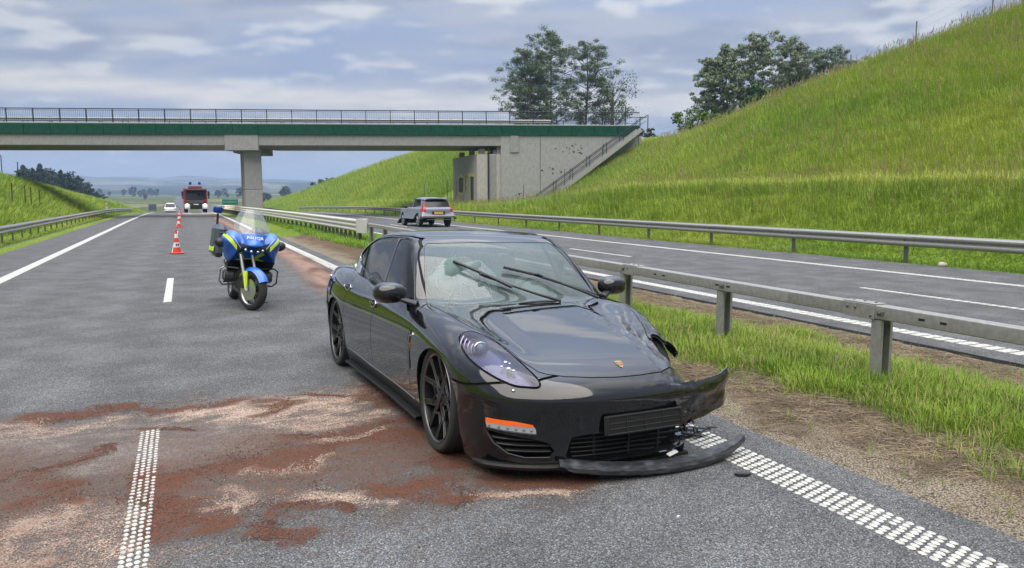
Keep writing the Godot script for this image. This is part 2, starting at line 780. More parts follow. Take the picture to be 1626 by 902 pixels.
# across the corridor, relative to the road's level
func terrain(x: float, d: float) -> float:
	var e := crvRoad.at(d)
	var y := e - 0.03
	if x < -5.9:
		y += -0.14 - 0.03 * smoothstep(-5.9, -6.6, x)
	if x > 3.9 and x < 7.45:
		y += 0.05 * sin((x - 3.9) / 3.55 * PI) + 0.02 * bump_noise.get_noise_2d(x * 3.0, d * 3.0)
	if d < 420.0:
		var fade := 1.0 - smoothstep(230.0, 400.0, d)
		if x > 16.7:
			var xb := crvBaseX.at(d)
			var cap := crvRight.at(d) - e
			var low := 2.0 * smoothstep(17.4, 20.4, x) * (1.0 - 0.62 * smoothstep(30.0, 54.0, d))
			var rise := maxf(0.0, x - xb) * 0.555
			var r := low + rise
			if cap > 0.3:
				r = smin(r, cap + 0.03 * (x - 40.0) * float(x > 40.0), 1.2)
			else:
				r = minf(r, cap)
			r += 0.16 * land_noise.get_noise_2d(x * 6.0, d * 6.0) * smoothstep(17.5, 20.0, x)
			y += r * fade
		elif x < -6.9:
			var cap := crvLeft.at(d) - e
			var r := (-7.2 - x) * 0.62
			r = smin(maxf(r, 0.0), maxf(cap, 0.05) + 0.01 * (-x - 12.0) * float(x < -12.0), 0.8) if cap > 0.3 else minf(maxf(r, 0.0), cap)
			r += 0.05 * land_noise.get_noise_2d(x * 6.0, d * 6.0) * smoothstep(-7.2, -9.0, x)
			y += r * fade
	if d > 200.0:
		var far := smoothstep(230.0, 480.0, d)
		var away := smoothstep(20.0, 160.0, absf(x - 4.0))
		y += far * away * (4.0 * land_noise.get_noise_2d(x * 0.22, d * 0.22) + 1.5)
		y += smoothstep(1400.0, 3000.0, d) * (34.0 + 30.0 * hill_noise.get_noise_2d(x, d * 1.4)) + smoothstep(2900.0, 3900.0, d) * (34.0 + 40.0 * hill_noise.get_noise_2d(x * 0.8 + 900.0, d))
	return y

func lane_color(x: float, d: float) -> float:
	# tyre tracks are polished a little paler, the middle of each lane darker
	var t := 0.0
	for c in [-2.55, -1.05, 0.75, 2.3, 9.0, 10.4, 12.2, 13.6]:
		t += exp(-pow((x - c) / 0.32, 2.0))
	return 0.91 + 0.12 * t + 0.07 * land_noise.get_noise_2d(x * 16.0, d * 2.2) + 0.05 * land_noise.get_noise_2d(x * 40.0 + 300.0, d * 40.0)

func asphalt_strip(called: String, x0: float, x1: float, m: Material) -> void:
	var mb := MB.new()
	mb.colored = true
	var ds := []
	var d := -24.0
	while d < 1500.0:
		ds.append(d)
		d += 0.35 if d < 30.0 and d > 0.0 else (1.5 if d < 140 else 12.0)
	var n := int((x1 - x0) / 0.3)
	var k := 0
	for dd in ds:
		for j in n + 1:
			var x := lerpf(x0, x1, float(j) / n)
			var e := 0.0
			if x < -3.4:
				e = -0.045 * (-3.4 - x)
			var wob := 0.0
			if j == 0 or j == n:
				wob = 0.012 * bump_noise.get_noise_2d(dd * 9.0, x)
			var q := lane_color(x, dd)
			mb.tint = Color(q, q, q)
			mb.vert(W(x + wob, crvRoad.at(dd) + e, dd), Vector3.UP)
	for r in ds.size() - 1:
		for j in n:
			var a := r * (n + 1) + j
			mb.i.append_array([a, a + 1, a + n + 2, a, a + n + 2, a + n + 1])
	# its broken edges have a little thickness
	for side in 2:
		var x := x0 if side == 0 else x1
		var s := -1.0 if side == 0 else 1.0
		for r in ds.size() - 1:
			if ds[r] > 60.0:
				break
			var w0: float = 0.012 * bump_noise.get_noise_2d(ds[r] * 9.0, x)
			var w1: float = 0.012 * bump_noise.get_noise_2d(ds[r + 1] * 9.0, x)
			var e := -0.045 * 2.5 if x < -3.4 else 0.0
			mb.tint = Color(0.35, 0.35, 0.35)
			var a := W(x + w0, e, ds[r])
			var b := W(x + w1, e, ds[r + 1])
			mb.quad(a, b, b + v3(s * 0.025, -0.09, 0), a + v3(s * 0.025, -0.09, 0))
	setting(called, mb, m)

func asphalt_material() -> StandardMaterial3D:
	var m := mat("asphalt", lin(0.41, 0.42, 0.43), 0.86)
	m.metallic_specular = 0.32
	m.vertex_color_use_as_albedo = true
	# a tile of chippings: 1024 pixels to 1.28 m
	var size := 1024
	var im := Image.create(size, size, false, Image.FORMAT_RGB8)
	var hm := Image.create(size, size, false, Image.FORMAT_L8)
	var rng := RandomNumberGenerator.new()
	rng.seed = 99
	# stones scattered on a jittered lattice that wraps round
	var cells := 150
	var px := float(size) / cells
	im.fill(Color(0.46, 0.46, 0.46))
	hm.fill(Color(0.25, 0.25, 0.25))
	for y in cells:
		for x in cells:
			for rep in 2:
				var cx := (x + rng.randf()) * px
				var cy := (y + rng.randf()) * px
				var r := rng.randf_range(1.4, 3.6)
				var g := clampf(rng.randfn(0.62, 0.15), 0.2, 1.0)
				var hue := rng.randf_range(-0.025, 0.025)
				var c := Color(g + hue, g, g - hue)
				var h := clampf(0.35 + rng.randf() * 0.6, 0.0, 1.0)
				var rx := r * rng.randf_range(0.7, 1.2)
				for dy in range(-int(r) - 1, int(r) + 2):
					var w := 1.0 - pow(dy / (r + 0.3), 2.0)
					if w <= 0:
						continue
					var hw := int(rx * sqrt(w) + 0.5)
					for dx in range(-hw, hw + 1):
						var ux := posmod(int(cx) + dx, size)
						var uy := posmod(int(cy) + dy, size)
						im.set_pixel(ux, uy, c)
						hm.set_pixel(ux, uy, Color(h, h, h))
	m.albedo_texture = ImageTexture.create_from_image(im)
	m.heightmap_enabled = true
	m.heightmap_texture = ImageTexture.create_from_image(hm)
	m.heightmap_scale = 0.16
	triplanar(m, 1.0 / 1.28)
	m.detail_enabled = true
	m.detail_blend_mode = BaseMaterial3D.BLEND_MODE_MUL
	m.detail_uv_layer = BaseMaterial3D.DETAIL_UV_2
	m.detail_albedo = noise_tex(21, 512, 0.012, 5, Color(0.86, 0.86, 0.86), Color(1.0, 1.0, 1.0), 0.2, 0.8)
	m.uv2_triplanar = true
	m.uv2_world_triplanar = true
	m.uv2_scale = Vector3.ONE / 5.3
	return m

func ground_material() -> StandardMaterial3D:
	var m := mat("meadow", lin(1, 1, 1), 0.95)
	m.vertex_color_use_as_albedo = true
	m.metallic_specular = 0.2
	m.albedo_texture = noise_tex(41, 512, 0.03, 5, Color(0.55, 0.55, 0.55), Color(1, 1, 1), 0.2, 0.8)
	triplanar(m, 1.0 / 2.3)
	return m

var patch_noise := noise(51, 0.06, 3)
var patch_fine := noise(52, 0.4, 3)

func grass_color(x: float, d: float) -> Color:
	var a := patch_noise.get_noise_2d(x * 1.6, d) * 0.5 + 0.5
	var b := patch_fine.get_noise_2d(x, d) * 0.5 + 0.5
	var c := Color(0.185, 0.305, 0.038).lerp(Color(0.325, 0.395, 0.065), clampf(a * 1.5 - 0.25, 0, 1))
	c = c.lerp(Color(0.13, 0.235, 0.035), clampf(b * 1.6 - 0.75, 0, 1) * 0.7)
	# pale dry heads along the bench of the bank
	if x > 19.5:
		var t := exp(-pow((x - 21.2) / 0.8, 2.0)) * (1.0 - smoothstep(34.0, 48.0, d))
		c = c.lerp(Color(0.50, 0.50, 0.13), t * 0.75)
		c = c.lerp(Color(0.12, 0.21, 0.03), exp(-pow((x - 19.9) / 0.5, 2.0)) * 0.35)
	return c

func far_color(x: float, d: float) -> Color:
	var a := hill_noise.get_noise_2d(x * 7.0, d * 7.0)
	var f := hill_noise.get_noise_2d(x * 2.6 + 50.0, d * 5.0)
	var c := Color(0.10, 0.15, 0.03).lerp(Color(0.16, 0.18, 0.05), clampf(a * 1.5 + 0.5, 0, 1))
	if f > 0.18:
		c = Color(0.30, 0.29, 0.14)
	if d > 1500.0 and f < 0.10:
		c = Color(0.035, 0.06, 0.02)
	return c

func build_ground() -> void:
	var gm := ground_material()
	var mb := MB.new()
	mb.colored = true
	var xs := []
	var x := -2600.0
	while x < 4200.0:
		xs.append(x)
		if x < -200 or x > 320:
			x += 90.0
		elif x < -40 or x > 90:
			x += 10.0
		elif (x > -5.2 and x < 3.0) or (x > 8.2 and x < 16.0):
			x += 1.0
		else:
			x += 0.5
	var ds := []
	var d := -26.0
	while d < 4600.0:
		ds.append(d)
		d += 0.8 if d < 90 else (3.0 if d < 300 else (20.0 if d < 1200 else 90.0))
	var rows := []
	for dd in ds:
		for xx in xs:
			var lx: float = xx
			var y := terrain(lx, dd)
			var c := grass_color(lx, dd) if dd < 300 and absf(lx) < 400 else far_color(lx, dd)
			var e := 0.4
			var nn := v3(terrain(lx - e, dd) - terrain(lx + e, dd), 2 * e, -(terrain(lx, dd - e) - terrain(lx, dd + e))).normalized()
			mb.tint = c
			mb.vert(W(lx, y - (0.06 if (lx > -5.5 and lx < 3.4) or (lx > 8.0 and lx < 16.3) else 0.0), dd), nn)
	var n := xs.size()
	for r in ds.size() - 1:
		for j in n - 1:
			var cx: float = (xs[j] + xs[j + 1]) * 0.5
			if ds[r] < 34.0 and cx > 3.0 and cx < 8.2:
				continue   # the near verge is a finer sheet of its own
			var a := r * n + j
			mb.i.append_array([a, a + 1, a + n + 1, a, a + n + 1, a + n])
	setting("ground", mb, gm)
	# the strip of earth and grass between the carriageways
	var sheet := MB.new()
	sheet.colored = true
	var sx := []
	x = 2.9
	while x < 8.4:
		sx.append(x)
		x += 0.05
	var sd := []
	d = -26.0
	while d < 35.2:
		sd.append(d)
		d += 0.06 if d > 1.0 and d < 14.0 else 0.3
	for dd in sd:
		for xx in sx:
			var lx: float = xx
			var y := verge_y(lx, dd)
			sheet.tint = verge_color(lx, dd)
			var e := 0.05
			sheet.vert(W(lx, y, dd), v3(verge_y(lx - e, dd) - verge_y(lx + e, dd), 2 * e, -(verge_y(lx, dd - e) - verge_y(lx, dd + e))).normalized())
	n = sx.size()
	for r in sd.size() - 1:
		for j in n - 1:
			var a := r * n + j
			sheet.i.append_array([a, a + 1, a + n + 1, a, a + n + 1, a + n])
	var vm := mat("verge_earth", lin(1, 1, 1), 0.95)
	vm.vertex_color_use_as_albedo = true
	vm.metallic_specular = 0.2
	vm.albedo_texture = noise_tex(42, 1024, 0.05, 5, Color(0.42, 0.40, 0.38), Color(1, 1, 1), 0.22, 0.70)
	vm.heightmap_enabled = true
	vm.heightmap_texture = noise_tex(43, 1024, 0.06, 5, Color.BLACK, Color.WHITE, 0.2, 0.8)
	vm.heightmap_scale = 1.1
	triplanar(vm, 1.0 / 0.9)
	setting("median_strip", sheet, vm)

func verge_y(x: float, d: float) -> float:
	var y := -0.035 + 0.06 * sin(clampf((x - 3.9) / 3.55, 0, 1) * PI)
	y += 0.02 * bump_noise.get_noise_2d(x * 3.0, d * 3.0) + 0.008 * bump_noise.get_noise_2d(x * 14.0, d * 14.0)
	if x < 3.66 or x > 7.66:
		y = minf(y, -0.06)
	return y

func green_share(x: float, d: float) -> float:
	# where the median's grass grows thick
	var n := 0.45 * patch_fine.get_noise_2d(x * 2.2, d * 1.3) + 0.25 * patch_noise.get_noise_2d(x * 9.0, d * 7.0)
	var g := smoothstep(4.45, 5.0, x + n * 0.8) * (1.0 - smoothstep(5.95, 6.7, x - n * 1.1))
	if d > 17.0:
		var far := smoothstep(17.0, 21.0, d)
		g = lerpf(g, smoothstep(5.0, 5.4, x + n) * (0.35 + 0.65 * smoothstep(23.0, 27.0, d)), far)
	return clampf(g, 0, 1)

func verge_color(x: float, d: float) -> Color:
	var n := patch_fine.get_noise_2d(x * 3.0, d * 3.0)
	var sand := Color(0.46, 0.40, 0.305)
	var soil := Color(0.235, 0.175, 0.125)
	var dry := Color(0.30, 0.215, 0.14)
	var c := dry.lerp(soil, clampf(n * 1.6 + 0.45, 0, 1))
	c = c.lerp(sand, clampf((1.0 - smoothstep(3.85, 4.55, x + 0.35 * n)) + 0.8 * smoothstep(7.35, 7.6, x), 0, 1))
	return c.lerp(Color(0.055, 0.075, 0.018), green_share(x, d) * 0.8)

# ---------------------------------------------------------------- grass
func tuft(seed_: int, blades: int, height: float, spread: float, width: float, lean: float) -> ArrayMesh:
	var rng := RandomNumberGenerator.new()
	rng.seed = seed_
	var m := MB.new()
	m.colored = true
	for k in blades:
		var a := rng.randf() * TAU
		var p := v3(cos(a), 0, sin(a)) * spread * sqrt(rng.randf())
		var dir := v3(cos(a + rng.randf_range(-0.7, 0.7)), 0, sin(a + rng.randf_range(-0.7, 0.7)))
		var h := height * rng.randf_range(0.55, 1.1)
		var l := lean * h * rng.randf_range(0.3, 1.3)
		var w := width * rng.randf_range(0.7, 1.2)
		var sd := dir.cross(Vector3.UP).normalized().rotated(Vector3.UP, rng.randf_range(-0.8, 0.8))
		var b0 := p
		var b1 := p + v3(0, h * 0.5, 0) + dir * l * 0.28
		var b2 := p + v3(0, h * (0.86 - 0.25 * lean), 0) + dir * l * 0.75
		var b3 := p + v3(0, h * (1.0 - 0.45 * lean), 0) + dir * l * 1.15
		var g := rng.randf_range(0.88, 1.14)
		m.tint = Color(g, g, g)
		var nn := (dir * -0.3 + Vector3.UP).normalized()
		var at := m.v.size()
		for q in [[b0 - sd * w, 0], [b0 + sd * w, 0], [b1 - sd * w * 0.85, 0], [b1 + sd * w * 0.85, 0], [b2 - sd * w * 0.5, 0], [b2 + sd * w * 0.5, 0], [b3, 0]]:
			m.vert(q[0], nn)
		m.i.append_array([at, at + 1, at + 3, at, at + 3, at + 2, at + 2, at + 3, at + 5, at + 2, at + 5, at + 4, at + 4, at + 5, at + 6])
	return m.mesh()

func seed_stalks(seed_: int, count: int, height: float, spread: float) -> ArrayMesh:
	var rng := RandomNumberGenerator.new()
	rng.seed = seed_
	var m := MB.new()
	m.colored = true
	for k in count:
		var a := rng.randf() * TAU
		var p := v3(cos(a), 0, sin(a)) * spread * sqrt(rng.randf())
		var h := height * rng.randf_range(0.6, 1.1)
		var t := p + v3(rng.randf_range(-0.12, 0.12), h, rng.randf_range(-0.12, 0.12))
		m.tint = Color(1, 1, 1)
		m.tube([p, p.lerp(t, 0.6), t], [0.005, 0.004, 0.003], 3, false)
		m.tint = Color(1.15, 0.95, 0.9)
		m.tube([p.lerp(t, 0.80), p.lerp(t, 0.9), t + (t - p) * 0.04], [0.004, 0.016, 0.003], 4, false)
	return m.mesh()

func scatter(called: String, mesh_: Mesh, m: Material, places: Array, colors: PackedColorArray, label := "", cat := "") -> void:
	var mm := MultiMesh.new()
	mm.transform_format = MultiMesh.TRANSFORM_3D
	mm.use_colors = true
	mm.mesh = mesh_
	mm.instance_count = places.size()
	for k in places.size():
		mm.set_instance_transform(k, places[k])
		mm.set_instance_color(k, colors[k])
	var o := MultiMeshInstance3D.new()
	o.name = numbered(called)
	o.multimesh = mm
	o.material_override = m
	add_child(o)
	o.set_meta("kind", "stuff")
	o.set_meta("label", label)
	o.set_meta("category", cat)

func leaf_mat(called: String, back: float) -> StandardMaterial3D:
	var m := mat(called, lin(1, 1, 1), 0.55)
	m.vertex_color_use_as_albedo = true
	m.metallic_specular = 0.25
	m.backlight_enabled = true
	m.backlight = Color(back, back, back)
	return m

func build_grass() -> void:
	var gm := leaf_mat("grass_blades", 0.75)
	var rng := RandomNumberGenerator.new()
	rng.seed = 12
	# right bank: density falls with distance
	for kind in 3:
		var places := []
		var cols := PackedColorArray()
		var msh := tuft(100 + kind, 20, [0.34, 0.44, 0.28][kind], 0.30, [0.0055, 0.005, 0.007][kind], [0.5, 0.35, 0.75][kind])
		var tries := 60000
		for k in tries:
			var d := rng.randf_range(4.0, 112.0) if k % 4 else rng.randf_range(75.0, 250.0)
			var x := rng.randf_range(17.0, 47.0)
			var t := d * 0.0
			if d > 24.0 and k % 4 and rng.randf() > 24.0 / d:
				continue
			if d < 70.0 and x > 0.52 * d + 34.0:
				continue
			if d > 54.0 and d < 80.0 and x > 22.0 and d > 60.5 - 0.236 * (x - 27.0):
				continue   # the bridge end
			var y := terrain(x, d)
			var s := rng.randf_range(0.7, 1.25) * (1.0 + d / 110.0)
			var hs := 1.0
			if x < 18.6:
				hs = 0.45
			places.append(Transform3D(Basis(Vector3.UP, rng.randf() * TAU).scaled(v3(s, s * hs, s)), W(x, y - 0.03, d)))
			var c := grass_color(x, d)
			var f := rng.randf_range(0.95, 1.12)
			cols.append(Color(c.r * f * rng.randf_range(0.95, 1.08), c.g * f, c.b * f))
		scatter("bank_grass", msh, gm, places, cols, "long bright green meadow grass covering the right bank", "grass")
	# left bank and verge
	var places := []
	var cols := PackedColorArray()
	for k in 60000:
		var d := rng.randf_range(28.0, 170.0)
		var x := -6.15 - 9.5 * rng.randf()
		if d > 60.0 and rng.randf() > 60.0 / d:
			continue
		var s := rng.randf_range(0.7, 1.2) * (1.0 + d / 120.0)
		var hs := 0.5 if x > -7.3 else 1.0
		places.append(Transform3D(Basis(Vector3.UP, rng.randf() * TAU).scaled(v3(s, s * hs, s)), W(x, terrain(x, d) - 0.03, d)))
		var c := grass_color(x, d)
		var f := rng.randf_range(0.85, 1.2)
		cols.append(Color(c.r * f, c.g * f, c.b * f))
	scatter("left_bank_grass", tuft(110, 14, 0.34, 0.26, 0.009, 0.4), gm, places, cols, "green and yellowish grass on the left bank", "grass")
	# dry seed heads over the banks
	places = []
	cols = PackedColorArray()
	for k in 8000:
		var d := rng.randf_range(8.0, 75.0)
		var x := rng.randf_range(18.8, 44.0)
		if d > 54.0 and x > 22.0 and d > 60.0 - 0.236 * (x - 27.0):
			continue
		if rng.randf() > 0.22 + 0.65 * 0.25 * exp(-pow((x - 21.5) / 1.2, 2.0)) + 0.5 * smoothstep(29.0, 34.0, x) * (1.0 - smoothstep(50.0, 62.0, d)):
			continue
		places.append(Transform3D(Basis(Vector3.UP, rng.randf() * TAU).scaled(Vector3.ONE * rng.randf_range(0.8, 1.3)), W(x, terrain(x, d), d)))
		var f := rng.randf_range(0.8, 1.2)
		cols.append(Color(0.36 * f, 0.33 * f, 0.15 * f))
	scatter("dry_grass_heads", seed_stalks(120, 5, 0.75, 0.35), gm, places, cols, "dry brownish seed heads standing over the right bank", "grass")
	# the median: long fresh blades close to the camera
	for kind in 3:
		places = []
		cols = PackedColorArray()
		for k in 30000:
			var d := rng.randf_range(0.6, 16.0)
			if rng.randf() > 1.15 - d / 22.0:
				continue
			var x := rng.randf_range(3.9, 7.6)
			var g := green_share(x, d)
			if rng.randf() > g * (0.55 + 0.5 * smoothstep(-0.25, 0.2, patch_fine.get_noise_2d(x * 4.0, d * 4.0))) + 0.012:
				continue
			var s := rng.randf_range(0.55, 1.15) * (0.6 + 0.4 * g)
			places.append(Transform3D(Basis(Vector3.UP, rng.randf() * TAU).scaled(v3(s, s * rng.randf_range(0.8, 1.15), s)), W(x, verge_y(x, d) - 0.01, d)))
			var n := patch_fine.get_noise_2d(x * 1.5, d * 1.5)
			var c := Color(0.15, 0.26, 0.028).lerp(Color(0.25, 0.34, 0.050), clampf(n + 0.5, 0, 1))
			var f := rng.randf_range(0.75, 1.25)
			if rng.randf() < 0.13:
				c = Color(0.36, 0.29, 0.15)
			cols.append(Color(c.r * f, c.g * f, c.b * f))
		scatter("median_grass", tuft(130 + kind, 9, [0.165, 0.215, 0.115][kind], 0.10, [0.0035, 0.0028, 0.004][kind], [0.7, 0.55, 1.0][kind]), gm, places, cols, "fresh long green grass along the median by the guard rail posts", "grass")
	places = []
	cols = PackedColorArray()
	for k in 9000:
		var d := rng.randf_range(14.0, 62.0)
		var x := rng.randf_range(4.2, 7.5)
		if rng.randf() > green_share(x, d):
			continue
		var s := rng.randf_range(0.8, 1.4)
		places.append(Transform3D(Basis(Vector3.UP, rng.randf() * TAU).scaled(v3(s, s * 0.8, s)), W(x, (verge_y(x, d) if d < 35 else terrain(x, d)) - 0.01, d)))
		var f := rng.randf_range(0.8, 1.2)
		cols.append(Color(0.19 * f, 0.33 * f, 0.035 * f))
	scatter("far_median_grass", tuft(140, 10, 0.26, 0.16, 0.007, 0.6), gm, places, cols, "green grass under the double guard rail", "grass")
	# straw and dead stems lying on the verge
	places = []
	cols = PackedColorArray()
	var straw := MB.new()
	straw.colored = true
	var r2 := RandomNumberGenerator.new()
	r2.seed = 8
	for k in 7:
		var a := r2.randf() * TAU
		var p := v3(r2.randf_range(-0.06, 0.06), r2.randf_range(0.003, 0.02), r2.randf_range(-0.06, 0.06))
		var q := v3(cos(a), r2.randf_range(-0.05, 0.18), sin(a)) * r2.randf_range(0.03, 0.09)
		straw.tube([p - q, p + v3(0, 0.006, 0), p + q], [0.0012, 0.0016, 0.001], 3, false)
	for k in 26000:
		var d := rng.randf_range(1.0, 20.0)
		if rng.randf() > 1.1 - d / 24.0:
			continue
		var x := rng.randf_range(3.76, 7.5)
		var n := patch_fine.get_noise_2d(x * 3.0, d * 3.0) + 0.5 * patch_noise.get_noise_2d(x * 20.0, d * 20.0)
		if rng.randf() > 0.15 + 0.75 * smoothstep(4.0, 4.5, x + n * 0.4) or (x < 4.3 and n < -0.1):
			continue
		var b := Basis(Vector3.UP, rng.randf() * TAU) * Basis(Vector3.RIGHT, rng.randf_range(-0.3, 0.3))
		places.append(Transform3D(b.scaled(Vector3.ONE * rng.randf_range(0.6, 1.5)), W(x, verge_y(x, d) + 0.002, d)))
		var f := rng.randf_range(0.5, 1.25)
		cols.append(Color(0.31 * f, 0.25 * f, 0.175 * f))
	scatter("dead_straw", straw.mesh(), leaf_mat("straw", 0.2), places, cols, "brown dead straw lying on the bare edge of the median", "straw")
	# gravel along the asphalt's edge
	var stone := MB.new()
	stone.colored = true
	stone.ball(Vector3.ZERO, v3(0.008, 0.005, 0.007), Basis(), 4, 6)
	places = []
	cols = PackedColorArray()
	for k in 6000:
		var d := rng.randf_range(1.0, 15.0)
		var x := 3.72 + absf(rng.randfn(0.0, 0.24)) if k % 4 else 7.6 - absf(rng.randfn(0.0, 0.2))
		places.append(Transform3D(Basis.from_euler(v3(rng.randf() * 6, rng.randf() * 6, 0)).scaled(Vector3.ONE * rng.randf_range(0.4, 1.5)), W(x, verge_y(x, d) + 0.002, d)))
		var f := rng.randf_range(0.4, 1.3)
		cols.append(Color(0.25 * f, 0.22 * f, 0.18 * f))
	var sm := mat("gravel", lin(1, 1, 1), 0.9)
	sm.vertex_color_use_as_albedo = true
	scatter("gravel", stone.mesh(), sm, places, cols, "loose gravel along the broken asphalt edge", "gravel")

# ---------------------------------------------------------------- road markings: the worn lines are rows of raised paint studs near the camera
func stud(m: MB, x: float, d: float, rx: float, rd: float, turn: float, y: float) -> void:
	var k := m.v.size()
	m.vert(W(x, y + 0.0055, d), Vector3.UP)
	for e in 9:
		var a := TAU * e / 9.0
		var o := Vector2(cos(a) * rx, sin(a) * rd).rotated(turn)
		var nn := v3(o.x, 0.02, -o.y).normalized()
		m.vert(W(x + o.x * 0.72, y + 0.0045, d + o.y * 0.72), (nn * 0.45 + Vector3.UP).normalized())
		m.vert(W(x + o.x, y + 0.0004, d + o.y), nn)
	for e in 9:
		var a := k + 1 + e * 2
		var b := k + 1 + ((e + 1) % 9) * 2
		m.i.append_array([k, a, b, a, a + 1, b + 1, a, b + 1, b])

func stud_line(m: MB, x: float, w: float, across: int, d0: float, d1: float, step: float, rng: RandomNumberGenerator, skew := 0.35, worn := 0.02) -> void:
	var d := d0
	while d < d1:
		for j in across:
			if rng.randf() < worn:
				continue
			var xx := x - w / 2 + w * (j + 0.5) / across + rng.randf_range(-0.002, 0.002)
			var pitch := w / across
			stud(m, xx, d + skew * pitch * j + rng.randf_range(-0.002, 0.002), pitch * rng.randf_range(0.40, 0.48), step * rng.randf_range(0.36, 0.43), rng.randf_range(-0.15, 0.15), crvRoad.at(d) + 0.001)
		d += step

func flat_line(m: MB, x: float, w: float, d0: float, d1: float, y := 0.004) -> void:
	var n := maxi(1, int((d1 - d0) / 4.0))
	for k in n:
		var a := lerpf(d0, d1, float(k) / n)
		var b := lerpf(d0, d1, float(k + 1) / n)
		var e := -0.045 * maxf(0.0, -3.4 - x)
		var j0 := 0.006 * bump_noise.get_noise_2d(a * 5.0, x)
		m.quad(W(x - w / 2 + j0, crvRoad.at(a) + y + e, a), W(x + w / 2 + j0, crvRoad.at(a) + y + e, a), W(x + w / 2, crvRoad.at(b) + y + e, b), W(x - w / 2, crvRoad.at(b) + y + e, b))

func build_markings() -> void:
	var white := mat("road_paint", lin(0.62, 0.62, 0.58), 0.55)
	white.albedo_texture = noise_tex(61, 512, 0.04, 4, Color(0.72, 0.72, 0.70), Color(1, 1, 1), 0.2, 0.7)
	triplanar(white, 1.0 / 1.1)
	var rng := RandomNumberGenerator.new()
	rng.seed = 40
	var m := MB.new()
	stud_line(m, 3.24, 0.27, 7, -1.0, 21.0, 0.062, rng)
	setting("median_edge_line_studs", m, white, "stuff")
	m = MB.new()
	flat_line(m, 3.24, 0.25, 21.0, 300.0)
	flat_line(m, -3.38, 0.24, 6.0, 300.0)
	setting("edge_lines", m, white)
	m = MB.new()
	for k in range(0, 2):
		var d0 := 13.4 if k else 1.9
		if k == 0:
			stud_line(m, -0.275, 0.135, 4, 1.9, 5.98, 0.052, rng)
		else:
			stud_line(m, -0.275, 0.13, 4, 13.4, 17.3, 0.058, rng, 0.35, 0.0)
	setting("lane_line_studs", m, white, "stuff")
	m = MB.new()
	flat_line(m, -0.275, 0.10, 13.4, 17.3, 0.0035)
	for k in range(2, 20):
		flat_line(m, -0.275, 0.12, 13.4 + 11.75 * (k - 1), 17.4 + 11.75 * (k - 1))
	# the far carriageway
	flat_line(m, 14.38, 0.22, 24.0, 300.0)
	flat_line(m, 8.16, 0.22, 16.0, 300.0)
	for k in range(1, 20):
		flat_line(m, 11.4, 0.13, 18.6 + 11.75 * (k - 1), 22.3 + 11.75 * (k - 1))
	setting("lane_lines", m, white)
	# ribbed lines there: one bar after another
	m = MB.new()
	var d := 0.0
	while d < 24.0:
		for q in [[14.38, 0.22, 0.0, 24.0], [8.16, 0.24, 0.0, 16.0], [11.4, 0.13, 6.8, 10.6]]:
			if d < q[2] or d > q[3]:
				continue
			var x: float = q[0]
			var w: float = q[1]
			m.bbox(W(x, 0.003, d), v3(w, 0.008, 0.118), 0.003, Basis(Vector3.UP, 0.0))
		d += 0.155
	setting("ribbed_line_bars", m, white, "stuff")

# ---------------------------------------------------------------- oil binder and sand strewn over the lane
var strokes := []

func stroke(kind: int, pts: Array, width: float, strength: float) -> void:
	strokes.append([kind, pts, width, strength])

